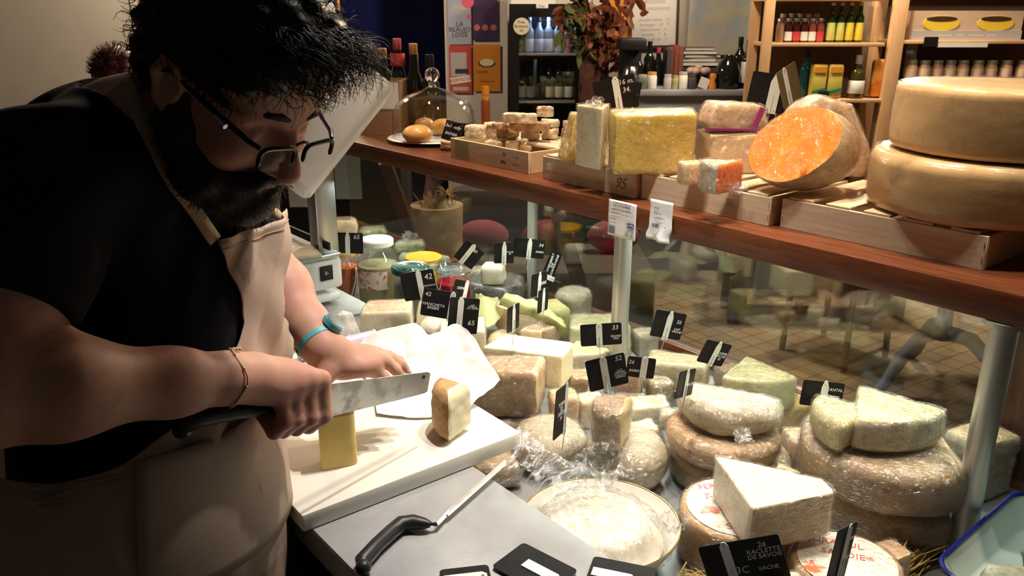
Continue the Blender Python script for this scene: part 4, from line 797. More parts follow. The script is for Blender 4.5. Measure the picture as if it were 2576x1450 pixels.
for (lb, px, py, z, w_, d_, h_, kd, wr, yw) in (
  ('small pale film parcel between the half drum and the middle stack', 1618, 1088, 0, .07, .05, .05, ('pale', 'pale'), 'wrap_milky', 20),
  ('ochre wrapped piece low behind the mouldy round', 1600, 1030, 0, .075, .05, .045, 'tan', 'wrap', -10),
  ('pale cheese end wedged between the big wrapped wedge and the half drum', 1455, 1035, 0, .06, .05, .07, ('pale', 'cream'), 'wrap', 15),
  ('grey rinded piece behind the pale wedge left of the post', 1425, 905, 0, .07, .06, .06, 'grey', 'wrap', -20),
  ('yellow-green film parcel in the gap under the green wrapper', 1225, 870, 0, .08, .06, .07, 'green', 'wrap', 10),
  ('tan crust piece behind the printed wedge by the sill', 1770, 1010, 0, .07, .05, .05, 'tan', 'wrap_tight', 0)):
    case(lb, px, py, F0+z, rect(w_, d_), h_, kd, yw, wr, cuts=[False, True, False, False], rnd=.01, amp=.005)
# rear left parcels
M['herb'] = mat('herb', (.22, .23, .07), .6, c2=(.42, .42, .22), scale=40, coat=.6, coat_bump=.9); M['r_herb'] = M['herb']; M['p_herb'] = M['herb']
M['greygreen'] = mat('greygreen', (.30, .32, .20), .5, c2=(.45, .46, .32), scale=25, coat=.7, coat_bump=.9); M['r_gg'] = M['greygreen']; M['p_gg'] = M['greygreen']
M['bluewrap'] = mat('bluewrap', (.38, .46, .52), .4, c2=(.50, .56, .58), scale=25, coat=.7, coat_bump=.9); M['r_bw'] = M['bluewrap']; M['p_bw'] = M['bluewrap']
def logc(label, px, py, z, L, r, kd, yaw, seed):
    q = atZ(px, py, z+r); t = thing('dried_sausage', label, 'sausage', (q.x, q.y, z), A0+R(yaw), 'wrapped sausages at the back left of the case'); b = MB()
    b.tube([(-L/2, 0, r*1.02), (-L/2+.01, 0, r*1.02), (-L/4, .004, r*1.05), (0, .006, r*1.02), (L/4, .003, r*1.03), (L/2-.01, 0, r*1.02), (L/2, 0, r*1.02)], [r*.35, r*.85, r, r, r, r*.85, r*.35], 16)
    bmesh.ops.subdivide_edges(b.bm, edges=[e for e in b.bm.edges if e.calc_length() > .015], cuts=3, use_grid_fill=True); b.jitter(.004, 40, seed); b.done('casing', 'r_'+kd, t, 60)
logc('long grey-green sausage in film, further back behind the jars', 1075, 655, F0+.002, .20, .024, 'gg', -12, 1)
logc('shorter grey-green sausage in film, just behind the orange lid', 1075, 678, F0+.002, .17, .022, 'gg', -10, 2)
case('green herb bunch in clear film behind the white lidded jar', 1030, 622, F0+.03, rect(.11, .05), .055, 'herb', 8, 'wrap', cuts=[False]*4, rnd=.02, amp=.012, tuft=[(.0, 0, .07, .025)])
case('pale blue film parcel behind the clip-top jar', 1135, 690, F0, rect(.12, .06), .055, 'bw', 10, 'wrap_milky', cuts=[False]*4, rnd=.015, amp=.006)
case('tan wrapped parcel at the far left behind the scale column', 800, 585, F0+.09, rect(.15, .08), .07, ('tan', 'pinkish'), 8, T, rnd=.02, amp=.006, dxyz=(0, .12, 0))
case('olive wrapped bundle behind the 65 tag', 912, 592, F0+.06, rect(.10, .06), .06, 'herb', 8, 'wrap', cuts=[False]*4, rnd=.02, amp=.01)
# ---------------------------------------------------------------- the plate of white cheese
q = atZ(1505, 1330, .835); pc = Vector((q.x+.014, q.y+.026, F0))
M['bone'] = mat('bone_china', (.72, .70, .66), .22)
b = MB(); b.lathe([(0, .002), (.07, 0), (.075, .004), (.108, .030), (.132, .072), (.1355, .073), (.1355, .070), (.111, .027), (.08, .008), (0, .007)], 72)
pt = thing('cheese_plate', 'round white deep plate with thin gold rim beside the steel ledge', 'plate', pc, 0); b.bm.transform(Matrix.Identity(4)); b.done('dish', 'bone', pt)
b = MB(); b.tube([(.134*math.cos(2*math.pi*k/72), .134*math.sin(2*math.pi*k/72), .0735) for k in range(73)], .0011, 6); b.done('gold_rim', 'gold', pt)
fc = thing('fresh_cheese', 'mound of crumbly white fresh cheese under clear film on the gold rimmed plate', 'fresh cheese', pc-RT*.022+Vector((0, 0, .008)), 0)
M['curd'] = mat('curd', (.80, .77, .68), .5, c2=(.76, .70, .54), scale=50, sss=.08, bump=.5, bscale=70)
def mound(g, amp, seed, rmax=.108):
    b = MB(); rows = []; n = 64; K = 18
    for j in range(K+1):
        f = j/K; r = (rmax+g)*f; row = []
        for i in range(n):
            a = 2*math.pi*i/n; x, y = r*math.cos(a), r*math.sin(a)
            z = .078+.010*math.cos(f*2) + .006*noise.noise(Vector((x*22, y*22, seed))) + amp*noise.noise(Vector((x*70, y*70, seed+4)))
            z = z*(1-max(0, f-.75)*2.2)+g+max(0, f-.75)*.02
            row.append((x, y, max(z, .02)))
        rows.append(row)
    b.rings(rows, 0, True, False, False); return b
b = mound(0, .0035, 2); 
b.rings([[(.085*math.cos(2*math.pi*i/32), .085*math.sin(2*math.pi*i/32), z) for i in range(32)] for z in (.028, .05)], 0)
b.done('curd', 'curd', fc, 70)
w = mound(.004, .008, 2, .122); w.done('plastic_wrap', 'wrap_milky', fc, 70)
# loose film with gathered tufts
M['bag_film'] = film('bag_film', rough=.07, base=.12, top=.75, bump=1.0, bscale=30, white=.45, stretch=(3, 1, 1))
def bag():
    rows = [[(1262, 1195, .895), (1290, 1212, .89), (1330, 1235, .885), (1400, 1245, .885), (1470, 1240, .885)],
            [(1285, 1160, .915), (1310, 1180, .91), (1350, 1195, .905), (1410, 1205, .90), (1480, 1205, .895)],
            [(1298, 1110, .925), (1330, 1130, .925), (1375, 1150, .92), (1420, 1175, .91), (1470, 1180, .90)],
            [(1300, 1090, .925), (1325, 1105, .925), (1352, 1120, .925), (1380, 1140, .915), (1410, 1160, .91)]]
    return sheet('plastic_bag', 'clear plastic bag opened out between the cutting board corner and the plate', 'plastic bag', rows, 'bag_film', .022, 6, 8, .0003, 20)
bag()
def tuft(label, px, py, z, s, n, sd):
    q = atZ(px, py, z); rows = []; rnd = random.Random(sd)
    b = MB(); 
    rings = []
    for j in range(9):
        f = j/8; rr_ = s*(.35+.9*f); rings.append([(rr_*math.cos(2*math.pi*i/40)*(1+.35*noise.noise(Vector((i*.5, j*.4, sd)))), rr_*.75*math.sin(2*math.pi*i/40)*(1+.35*noise.noise(Vector((i*.5, j*.4, sd+3)))), s*1.1*math.sin(f*2.2)*.9+s*.3*noise.noise(Vector((i*.7, j*.5, sd+7)))) for i in range(40)])
    b.rings(rings, 0, True, True, False); z0 = min(v.co.z for v in b.bm.verts); b.xf((0, 0, -z0))
    tag(b.done('film_tuft', 'wrap_milky', loc=(q.x, q.y, z), rot=(0, 0, sd)), label, 'plastic film', 'gathered film on the white cheese plate')
tuft('crumpled gathered film rising behind the white fresh cheese', 1520, 1228, .868, .052, 3, 2)
tuft('crumpled film end hanging over the right rim of the plate', 1722, 1348, .830, .026, 3, 5)
# ---------------------------------------------------------------- printed wheels at the bottom right
M['print'] = mat('print', (.80, .74, .62), .45, c2=(.70, .16, .06), scale=16, lo=.56, hi=.60, coat=.8, coat_bump=.8)
M['r_print'] = M['r_parm']; M['p_print'] = M['print']
def top_print(t, out, z, lines):
    b = MB(); b.prism(out, z, z+.0008); b.done('printed_disc', 'print', t)
    for (s_, sz, x, y, rz) in lines: text(t, s_, sz, (x, y, z+.0012), (0, 0, R(rz)), 'label_r')
w1 = case('round with red and white printed top paper, left of the big cream wedge', 1812, 1345, F0, disc(.098, 50), .095, ('parm', 'cream'), 0, 'wrap_tight', rnd=.008, amp=.0015, name='cheese_round', tilt=(0, 0))
top_print(w1, disc(.088, 40)[0], .0958, [('FERMIER', .020, -.02, .062, 8), ('JURACUL', .020, -.01, .036, 8), ('SAVOIE', .022, 0, -.06, 0)])
w2 = case('second printed yellow round at the bottom, behind the tag with the long clip', 2100, 1428, F0, disc(.084, 50), .082, ('parm', 'cream'), 0, 'wrap_tight', rnd=.010, amp=.0015, name='cheese_round')
top_print(w2, disc(.074, 40)[0], .0828, [('JURACUL', .020, .0, .045, -20), ('SAVOIE', .020, .0, .015, -20)])
case('large cream wedge with smooth white top standing on the printed rounds', 1955, 1290, F0+.084, ([(-.075, .085), (-.045, -.075), (.095, -.02), (.088, .02)], None), .078, ('cream', 'white'), -4, 'wrap_tight', cuts=[True, False, False, True], top_cut=True, rnd=.004, amp=.0015, dxyz=(.0, .0, .0145))
case('greenish upright wedge behind the large cream wedge', 2022, 1225, F0, ([(-.05, -.03), (.05, -.03), (.0, .04)], None), .105, ('green', 'green'), 10, T, rnd=.005, amp=.002, taper=.5)
case('pale crumpled film parcel between the middle and right stacks', 1978, 1135, F0, rect(.07, .06), .075, ('pinkish', 'pinkish'), 10, 'wrap_milky', cuts=[False]*4, rnd=.01, amp=.005)
case('thin white cheese end sticking up at the bottom edge before the printed round', 2030, 1462, F0+.09, rect(.055, .04), .05, ('cream', 'white'), 15, T, rnd=.006, amp=.003, dxyz=(-.0, -.05, 0))
case('small pink-orange cheese cube at the bottom right of the printed rounds', 2190, 1432, F0, rect(.05, .05), .06, ('pinkish', 'pinkish'), 20, T, rnd=.006, amp=.003)
# enamel tray with ash cheeses
q = atZ(2520, 1375, .86); ty = thing('enamel_tray', 'white enamel tray with dark blue rim at the bottom right corner', 'tray', (-.282, 1.315, F0), 0)
M['enamel'] = mat('enamel', (.42, .50, .47), .2); M['enamel_blue'] = mat('enamel_blue', (.008, .012, .13), .2)
def rrect(hx, hy, rad, z, n=8):
    o = []
    for (sx, sy, t0) in ((1, 1, 0), (-1, 1, 90), (-1, -1, 180), (1, -1, 270)):
        for k in range(n+1): t = R(t0+90*k/n); o.append((sx*(hx-rad)+rad*math.cos(t), sy*(hy-rad)+rad*math.sin(t), z))
    return o
b = MB(); b.rings([rrect(.085, .140, .04, .045), rrect(.092, .147, .04, .05), rrect(.112, .170, .045, .098), rrect(.114, .172, .045, .098), rrect(.096, .150, .042, .046), rrect(.085, .140, .04, .042)]); b.done('tray_body', 'enamel', ty)
b = MB(); b.tube(rrect(.1145, .1725, .046, .099, 10)+rrect(.1145, .1725, .046, .099, 10)[:1], .0042, 8); b.done('rim', 'enamel_blue', ty)
b = MB(); b.box((0, 0, .021), (.14, .25, .042)); b.done('riser', 'steel_floor', ty)
for (dx, dy, s, lb) in ((-.028, -.085, 1, 'grey-green mouldy cheese in front in the enamel tray'), (-.005, .03, 1.1, 'pale grey mouldy cheese further back in the enamel tray'), (.04, -.045, .8, 'grey mouldy cheese at the right of the enamel tray')):
    v = Vector((dx, dy, 0)); oc = disc(.045*s, 26)
    cheese(lb, (ty.location.x+v.x, ty.location.y+v.y, F0+.0505), 0, oc, .042, 'ash', None, rnd=.016, amp=.007, nsc=35, name='ash_cheese', group='mouldy cheeses in the enamel tray')
# straw
M['straw'] = mat('straw', (.55, .40, .14), .6, c2=(.36, .26, .08), scale=60)
q = atZ(2262, 1432, F0+.01); b = MB(); rnd = random.Random(4)
d0 = (atZ(2350, 1345, .80)-atZ(2230, 1450, .78)).normalized(); s0 = d0.cross(UP).normalized()
for i in range(150):
    o = s0*rnd.gauss(0, .013)+UP*abs(rnd.gauss(.012, .012)); L = rnd.uniform(.07, .14); dd = (d0+s0*rnd.gauss(0, .10)+UP*rnd.gauss(0, .08)).normalized(); c0 = o+d0*rnd.uniform(-.05, .05)
    P = [c0-dd*L/2, c0+Vector((rnd.gauss(0, .004), rnd.gauss(0, .004), .003)), c0+dd*L/2]
    for p_ in P: p_.z = max(p_.z, .002)
    b.tube(P, .0012, 4)
o = b.done('straw_bundle', 'straw', loc=(q.x, q.y, F0+.003)); tag(o, 'bundle of yellow straw on the case floor beside the enamel tray', 'straw'); o['kind'] = 'stuff'
q = atZ(1770, 1455, F0+.05); b = MB()
for i in range(60):
    c0 = Vector((rnd.gauss(0, .02), rnd.gauss(0, .014), abs(rnd.gauss(.03, .012)))); dd = Vector((rnd.gauss(0, 1), rnd.gauss(0, 1), rnd.gauss(0, .4))).normalized(); L = rnd.uniform(.03, .06)
    P = [c0-dd*L/2, c0+UP*.004, c0+dd*L/2]
    for p_ in P: p_.z = max(p_.z, .002)
    b.tube(P, .0011, 4)
o = b.done('straw_bundle', 'straw', loc=(q.x, q.y, F0)); tag(o, 'small tuft of straw at the bottom edge between plate and printed round', 'straw'); o['kind'] = 'stuff'
# ================================================================= the cheesemonger
import numpy as np, openvdb as vdb
def bvec(v):      # camera-aligned direction (right, away, up) -> person frame (right, horizontal away, world up)
    return np.array([v[0], v[1]*math.cos(PITCH)+v[2]*math.sin(PITCH), -v[1]*math.sin(PITCH)+v[2]*math.cos(PITCH)])
def mp(px, py, d):
    p = atD(px, py, d); return np.array([p.dot(RT), p.dot(FWH), p.z])
def wld(p): v = RT*float(p[0])+FWH*float(p[1]); v.z = float(p[2]); return v
CAMB = np.array([0, 0, HC])
class Field:
    def __init__(s, lo, hi, vox):
        s.lo = np.array(lo); s.v = vox; s.n = np.ceil((np.array(hi)-s.lo)/vox).astype(int)+1; s.a = np.full(s.n, .08, np.float32)
    def _box(s, lo, hi):
        i0 = np.clip(np.floor((lo-s.lo)/s.v).astype(int), 0, s.n-1); i1 = np.clip(np.ceil((hi-s.lo)/s.v).astype(int)+1, 1, s.n)
        sl = tuple(slice(a, b) for a, b in zip(i0, i1)); g = [s.lo[k]+s.v*np.arange(i0[k], i1[k], dtype=np.float32) for k in range(3)]
        return sl, g[0][:, None, None].astype(np.float32), g[1][None, :, None].astype(np.float32), g[2][None, None, :].astype(np.float32)
    def put(s, sl, d, k):
        a = s.a[sl]
        if k > 0: h = np.maximum(k-np.abs(a-d), 0)/k; s.a[sl] = np.minimum(a, d)-h*h*k*.25
        else: s.a[sl] = np.minimum(a, d)
    def cone(s, p, q, r0, r1, k=.02):
        p, q = np.array(p, float), np.array(q, float); m = max(r0, r1)+.05; sl, X, Y, Z = s._box(np.minimum(p, q)-m, np.maximum(p, q)+m)
        e = q-p; L = float(e@e)+1e-12; t = np.clip(((X-p[0])*e[0]+(Y-p[1])*e[1]+(Z-p[2])*e[2])/L, 0, 1)
        d = np.sqrt((X-p[0]-t*e[0])**2+(Y-p[1]-t*e[1])**2+(Z-p[2]-t*e[2])**2)-(r0+(r1-r0)*t); s.put(sl, d, k)
    def chain(s, P, r, k=.02):
        for i in range(len(P)-1): s.cone(P[i], P[i+1], r[i], r[i+1], k)
    def _ell(s, c, rad, ax):
        c = np.array(c, float); A = np.array(ax if ax is not None else np.eye(3), float); m = max(rad)+.05; sl, X, Y, Z = s._box(c-m, c+m)
        u = [((X-c[0])*A[i][0]+(Y-c[1])*A[i][1]+(Z-c[2])*A[i][2]) for i in range(3)]
        k0 = np.sqrt(sum((u[i]/rad[i])**2 for i in range(3))); k1 = np.sqrt(sum((u[i]/rad[i]**2)**2 for i in range(3)))+1e-6
        return sl, k0*(k0-1)/k1, (X, Y, Z)
    def ell(s, c, rad, ax=None, k=.02): sl, d, _ = s._ell(c, rad, ax); s.put(sl, d, k)
    def cut(s, c, rad, ax=None, k=.01):
        sl, d, _ = s._ell(c, rad, ax); a = s.a[sl]; b = -d; h = np.maximum(k-np.abs(a-b), 0)/k; s.a[sl] = np.maximum(a, b)+h*h*k*.25
    def half(s, c, n, k=.004):     # keep the side where (p-c).n < 0
        X = (s.lo[0]+s.v*np.arange(s.n[0]))[:, None, None]; Y = (s.lo[1]+s.v*np.arange(s.n[1]))[None, :, None]; Z = (s.lo[2]+s.v*np.arange(s.n[2]))[None, None, :]
        n = np.array(n, float)/np.linalg.norm(n); b = ((X-c[0])*n[0]+(Y-c[1])*n[1]+(Z-c[2])*n[2]).astype(np.float32)
        h = np.maximum(k-np.abs(s.a-b), 0)/k; s.a = np.maximum(s.a, b)+h*h*k*.25
    def at(s, p):
        f = (np.array(p)-s.lo)/s.v; i = np.floor(f).astype(int)
        if (i < 0).any() or (i >= s.n-1).any(): return .05
        t = f-i; c = s.a[i[0]:i[0]+2, i[1]:i[1]+2, i[2]:i[2]+2]; c = c[0]*(1-t[0])+c[1]*t[0]; c = c[0]*(1-t[1])+c[1]*t[1]; return float(c[0]*(1-t[2])+c[1]*t[2])
    def march(s, o, d, off=0.0, tmax=3.0, t=0.0):
        d = d/np.linalg.norm(d)
        while t < tmax:
            q = s.at(o+d*t)-off
            if q < .0008: return o+d*t
            t += max(min(q, .05)*.8, .001)
        return None
    def mesh(s, name, mats, parent, origin, smooth=1, matfn=None, decim=None):
        s.a[0], s.a[-1], s.a[:, 0], s.a[:, -1], s.a[:, :, 0], s.a[:, :, -1] = (.08,)*6
        g = vdb.FloatGrid(.08); g.copyFromArray(s.a); g.transform = vdb.createLinearTransform(s.v); P, Q = g.convertToQuads(0.0)
        P = P+s.lo; W_ = np.stack([P[:, 0]*RT.x+P[:, 1]*FWH.x-origin.x, P[:, 0]*RT.y+P[:, 1]*FWH.y-origin.y, P[:, 2]-origin.z], 1)
        me = bpy.data.meshes.new(name); me.vertices.add(len(W_)); me.vertices.foreach_set('co', W_.astype(np.float32).ravel()); me.loops.add(len(Q)*4); me.polygons.add(len(Q))
        me.loops.foreach_set('vertex_index', Q[:, ::-1].astype(np.int32).ravel()); me.polygons.foreach_set('loop_start', np.arange(len(Q), dtype=np.int32)*4)
        me.polygons.foreach_set('use_smooth', np.ones(len(Q), bool))
        for m in mats: me.materials.append(M[m])
        if matfn: me.polygons.foreach_set('material_index', matfn(P[Q].mean(1)).astype(np.int32))
        me.update(); me.validate()
        bm = bmesh.new(); bm.from_mesh(me); bmesh.ops.recalc_face_normals(bm, faces=bm.faces)
        for _ in range(smooth): bmesh.ops.smooth_vert(bm, verts=bm.verts, factor=.5, use_axis_x=True, use_axis_y=True, use_axis_z=True)
        bm.to_mesh(me); bm.free()
        o = bpy.data.objects.new(name, me); COL.objects.link(o); o.parent = parent; return o
def skin_mat(name, c, c2, c3):
    return mat(name, c, .5, c2=c2, scale=9, lo=.4, hi=.65, c3=c3, scale3=26, lo3=.55, hi3=.72, bump=.15, bscale=420, sss=.12, spec=.35)
M['skin'] = skin_mat('skin', (.58, .33, .235), (.55, .25, .19), (.47, .23, .155))
M['hair'] = mat('hair', (.010, .008, .007), .42, spec=.5); M['beard'] = mat('beard', (.012, .007, .005), .6, bump=.4, bscale=300)
M['tee'] = mat('tee', (.014, .015, .020), .9, bump=.15, bscale=500, spec=.15)
M['apron'] = mat('apron', (.56, .42, .33), .9, c2=(.50, .37, .29), scale=9, bump=.25, bscale=500, spec=.1)
M['strap'] = mat('strap', (.50, .37, .24), .9, bump=.4, bscale=300)
M['watch_blue'] = mat('watch_blue', (.10, .42, .50), .45); M['nail'] = mat('nail', (.66, .40, .33), .3)
M['black_shiny'] = mat('black_shiny', (.006, .006, .007), .2)
# --- landmarks
fH = np.array([.70, -.20, -.68]); fH /= np.linalg.norm(fH); LH = np.array([.53, .81, .20]); LH -= fH*(fH@LH); LH /= np.linalg.norm(LH); uH = np.cross(fH, LH)
fH, LH, uH = bvec(fH), bvec(LH), bvec(uH)
Hc = mp(583, 205, 1.00); HS = 1.04
def hp(f, l, u): return Hc + (fH*f+LH*l+uH*u)*HS      # head point: forward, left, up
AX = np.array([fH, LH, uH])
N0 = mp(352, 330, 1.10)
SR, SL_ = mp(95, 455, .955), mp(470, 430, 1.38)
ER, EL = mp(-75, 1000, .85), mp(648, 655, 1.46)
WR, WL = mp(572, 952, 1.055), mp(812, 878, 1.365)
ft = np.array([.965, -.26, 0]); ft /= np.linalg.norm(ft); st = np.array([-ft[1], ft[0], 0])   # torso facing, its left
TAX = np.array([ft, st, [0, 0, 1]])
Chest, Belly, Hip = mp(335, 590, 1.20), mp(345, 860, 1.21), mp(352, 1240, 1.22)
def torso(F, g=0.0, k=.06):
    F.ell(Chest, (.196+g, .190+g, .20+g), TAX, k); F.ell(Belly, (.192+g, .180+g, .20+g), TAX, k); F.ell(Hip, (.150+g, .165+g, .20+g), TAX, k)
    F.cone(SR+np.array([.03, .06, -.01]), SL_+np.array([.03, -.06, -.01]), .082+g, .082+g, k); F.cone(N0+np.array([-.02, 0, -.03]), Chest+np.array([-.04, 0, .05]), .085+g, .13+g, k)
VX = .0032
F = Field((-.86, .62, .80), (-.04, 1.80, 1.80), VX)
torso(F)
# neck
F.cone(hp(-.035, 0, -.055), N0, .062, .072, .03)
# arms
F.chain([SR, (SR+ER)/2+np.array([-.005, -.005, 0]), ER], [.078, .066, .054], .04)
F.chain([ER, ER*.68+WR*.32+np.array([0, -.004, .006]), ER*.25+WR*.75, WR], [.052, .0555, .038, .0315], .03)
F.chain([SL_, (SL_+EL)/2, EL], [.075, .062, .05], .04); F.chain([EL, EL*.66+WL*.34, EL*.22+WL*.78, WL], [.050, .052, .036, .030], .03)
# head
F.ell(hp(-.008, 0, .035), (.102*HS, .080*HS, .098*HS), AX, .02); F.ell(hp(.035, 0, -.028), (.064*HS, .064*HS, .088*HS), AX, .03); F.ell(hp(.052, 0, .045), (.050, .071, .052), AX, .03)
F.cone(hp(.045, -.035, -.085), hp(.078, 0, -.100), .026, .024, .03); F.cone(hp(.045, .035, -.085), hp(.078, 0, -.100), .026, .024, .03)
F.cone(hp(.0, -.058, -.055), hp(.045, -.04, -.085), .022, .024, .03); F.cone(hp(.0, .058, -.055), hp(.045, .04, -.085), .022, .024, .03)
for s in (-1, 1):
    F.ell(hp(.070, s*.042, -.034), (.024, .024, .020), AX, .025)          # cheek
    F.cone(hp(.090, s*.012, .022), hp(.078, s*.050, .020), .011, .009, .014)   # brow
    F.cut(hp(.100, s*.033, .003), (.016, .017, .011), AX, .012)
    F.ell(hp(.0815, s*.033, .000), (.0130, .0150, .0110), AX, .004)       # lidded eye
    F.cone(hp(.0935, s*.024, -.006), hp(.0915, s*.043, -.006), .0018, .0018, .004)
    # ear
    F.ell(hp(-.002, s*.083, -.002), (.018, .007, .031), AX, .008); F.chain([hp(.012, s*.086, .010), hp(.006, s*.092, .028), hp(-.012, s*.094, .026), hp(-.020, s*.094, .004), hp(-.012, s*.089, -.022), hp(.004, s*.084, -.034)], [.0045, .0050, .0055, .0050, .0048, .0060], .006)
    F.cut(hp(.004, s*.093, .000), (.009, .008, .013), AX, .005)
F.chain([hp(.090, 0, .020), hp(.104, 0, -.004), hp(.117, 0, -.026), hp(.124, 0, -.036)], [.0100, .0105, .0125, .0155], .010)
for s in (-1, 1): F.ell(hp(.106, s*.014, -.040), (.012, .009, .009), AX, .008); F.cut(hp(.114, s*.008, -.051), (.006, .0035, .003), AX, .003)
F.ell(hp(.092, 0, -.066), (.014, .026, .012), AX, .012); F.cone(hp(.104, -.016, -.066), hp(.104, .016, -.066), .0055, .0055, .005); F.cone(hp(.101, -.014, -.076), hp(.101, .014, -.076), .0065, .0065, .005)
# ---- knife line and right fist
KA, KB, KT = mp(446, 1062, 1.015), mp(745, 1012, 1.165), mp(1079, 957, 1.405)
ka = (KT-KA)/np.linalg.norm(KT-KA); kn = np.cross(ka, [0, 0, 1]); kn /= np.linalg.norm(kn); ku = np.cross(kn, ka)     # kn: towards the camera side, ku: up
if kn[1] > 0: kn, ku = -kn, ku
ku = np.array([0, 0, 1.])-ka*ka[2]; ku /= np.linalg.norm(ku)
def kp(t, n, u): return KA+(KT-KA)*t+kn*n+ku*u
kl = np.linalg.norm(KT-KA)
def ks(m): return m/kl
hs = .185          # where the fist sits along the knife (m from the handle end)
palm = kp(ks(hs-.045), .004, .036)
F.chain([WR, WR*.45+palm*.55+ku*.004, palm], [.031, .030, .030], .02)
K = [kp(ks(hs+.014-.0225*i), .032-.002*i, .043-.0035*i-(.003 if i in (0, 3) else 0)) for i in range(4)]    # index .. pinky knuckles
for i in range(4): F.cone(WR*.35+palm*.65+ka*(.018-.012*i), K[i], .022, .0142-.0006*i, .016)
F.ell(palm+ka*.012+ku*.002, (.045, .030, .027), np.array([ka, kn, ku]), .02)
for i in range(4):
    r = [.0128, .0120, .0108, .0096][0] - .0007*i; q_ = .006 if i == 3 else 0
    a = K[i]; b_ = kp(ks(hs+.022-.0225*i+q_), .037-.002*i, -.012); c = kp(ks(hs+.018-.0225*i+q_), .014, -.0335); e = kp(ks(hs+.016-.0225*i+q_), -.015, -.016)
    F.chain([a, b_, c, e], [r+.0012, r+.0004, r-.0010, r-.0022], .005)
# thumb along the far side, tip forward over the spine
F.chain([palm+kn*-.020+ka*-.01, kp(ks(hs+.006), -.022, .026), kp(ks(hs+.036), -.016, .020), kp(ks(hs+.052), -.006, .012)], [.017, .0145, .0125, .0100], .008)
# ---- left hand, palm down on the spine
IK = [mp(908, 926, 1.372), mp(928, 909, 1.392), mp(941, 897, 1.412), mp(947, 889, 1.432)]
I1 = [mp(944, 934, 1.388), mp(972, 912, 1.408), mp(983, 902, 1.428), mp(980, 897, 1.448)]
I2 = [mp(966, 950, 1.396), mp(996, 932, 1.418), mp(1010, 918, 1.438), mp(1004, 908, 1.455)]
I3 = [mp(976, 966, 1.398), mp(1010, 950, 1.424), mp(1023, 932, 1.442), mp(1016, 922, 1.460)]
pc_ = mp(868, 915, 1.385)
F.chain([WL, (WL+pc_)/2, pc_], [.030, .030, .026], .02)
for i in range(4):
    F.cone(WL*.45+pc_*.55, IK[i], .023, .0135-.0006*i, .014)
    r = .0108-.0006*i; F.chain([IK[i], I1[i], I2[i], I3[i]], [r+.0014, r+.0006, r-.0004, r-.0022], .004)
F.ell(pc_+(IK[1]-pc_)*.4, (.042, .034, .017), np.array([(IK[1]-WL)/np.linalg.norm(IK[1]-WL), np.cross([0, 0, 1], (IK[1]-WL)/np.linalg.norm(IK[1]-WL)), [0, 0, 1]]), .02)
F.chain([mp(838, 905, 1.365), mp(822, 932, 1.350), mp(812, 955, 1.342), mp(806, 972, 1.338)], [.020, .0165, .0128, .0098], .012)
foot = wld((Hip[0]-.02, Hip[1], 0)); foot.z = 0
man = thing('person', 'person in black T-shirt, glasses and beige apron leaning over the board with a long knife', 'person', foot, 0)
F.mesh('body', ['skin'], man, foot, 2)
# ---- T-shirt
G = Field((-.86, .62, .80), (-.04, 1.80, 1.80), .004)
torso(G, .012)
hemR = SR+(ER-SR)*.62; hemL = SL_+(EL-SL_)*.62
G.chain([SR, SR+(ER-SR)*.35, SR+(ER-SR)*.75], [.090, .085, .080], .03); G.chain([SL_, SL_+(EL-SL_)*.35, SL_+(EL-SL_)*.75], [.090, .085, .08], .05)
X = (G.lo[0]+G.v*np.arange(G.n[0]))[:, None, None]; Y = (G.lo[1]+G.v*np.arange(G.n[1]))[None, :, None]; Z = (G.lo[2]+G.v*np.arange(G.n[2]))[None, None, :]
ra = np.sqrt((X-SR[0])**2+(Y-SR[1])**2+(Z-SR[2])**2)
G.a += (.0022*np.sin(38*(X*.7+Z*.9)+6*np.sin(9*Y)+3*np.sin(11*Z)) + .0018*np.sin(70*(X-.5*Z)+5*np.sin(13*X+5*Y)) + .0035*np.exp(-((ra-.10)/.05)**2)*np.sin(95*(X*.5-Z*.6)+4*Y)).astype(np.float32)
# neckline: open round the neck, sleeves end at the hems, long tail under the apron
nk = np.array(N0)+np.array([.035, -.01, .035])
G.cut(N0+np.array([.035, 0, .045]), (.105, .088, .075), TAX, .006)
def trim(F_, c, n, near, rad):
    X = (F_.lo[0]+F_.v*np.arange(F_.n[0]))[:, None, None]; Y = (F_.lo[1]+F_.v*np.arange(F_.n[1]))[None, :, None]; Z = (F_.lo[2]+F_.v*np.arange(F_.n[2]))[None, None, :]
    n = n/np.linalg.norm(n); b = (X-c[0])*n[0]+(Y-c[1])*n[1]+(Z-c[2])*n[2]; dd = np.sqrt((X-near[0])**2+(Y-near[1])**2+(Z-near[2])**2)-rad
    F_.a = np.maximum(F_.a, np.minimum(b, -dd).astype(np.float32))
trim(G, hemR, ER-SR, hemR+(ER-SR)*.25, .13) ; trim(G, hemL, EL-SL_, hemL+(EL-SL_)*.25, .12)
G.half(mp(300, 1290, 1.15), (0, 0, -1))
G.mesh('t_shirt', ['tee'], man, foot, 2)
# ---- apron wrapped over the shirt
T_ = Field((-.86, .62, .76), (-.04, 1.80, 1.72), .006); torso(T_, .021)
T_.cone(Hip, Hip+np.array([.03, 0, -.5]), .20, .21, .05)
def onT(px, py, off=0.0): d = mp(px, py, 1.0)-CAMB; return T_.march(CAMB, d, off)
edge = [onT(*q) for q in ((537, 603), (566, 660), (592, 712), (612, 770), (618, 815), (600, 865), (555, 930), (500, 1010), (430, 1078), (340, 1150), (250, 1190), (140, 1190), (60, 1172))]
edge = [e for e in edge if e is not None]
def axis(z): t = (z-Hip[2])/(Chest[2]-Hip[2]); return (Hip*(1-t)+Chest*t)[:2]
za_ = [(e[2], math.degrees(math.atan2((e[:2]-axis(e[2]))@st[:2], (e[:2]-axis(e[2]))@ft[:2]))) for e in edge]
for k in range(1, len(za_)): za_[k] = (min(za_[k][0], za_[k-1][0]-.006), za_[k][1])
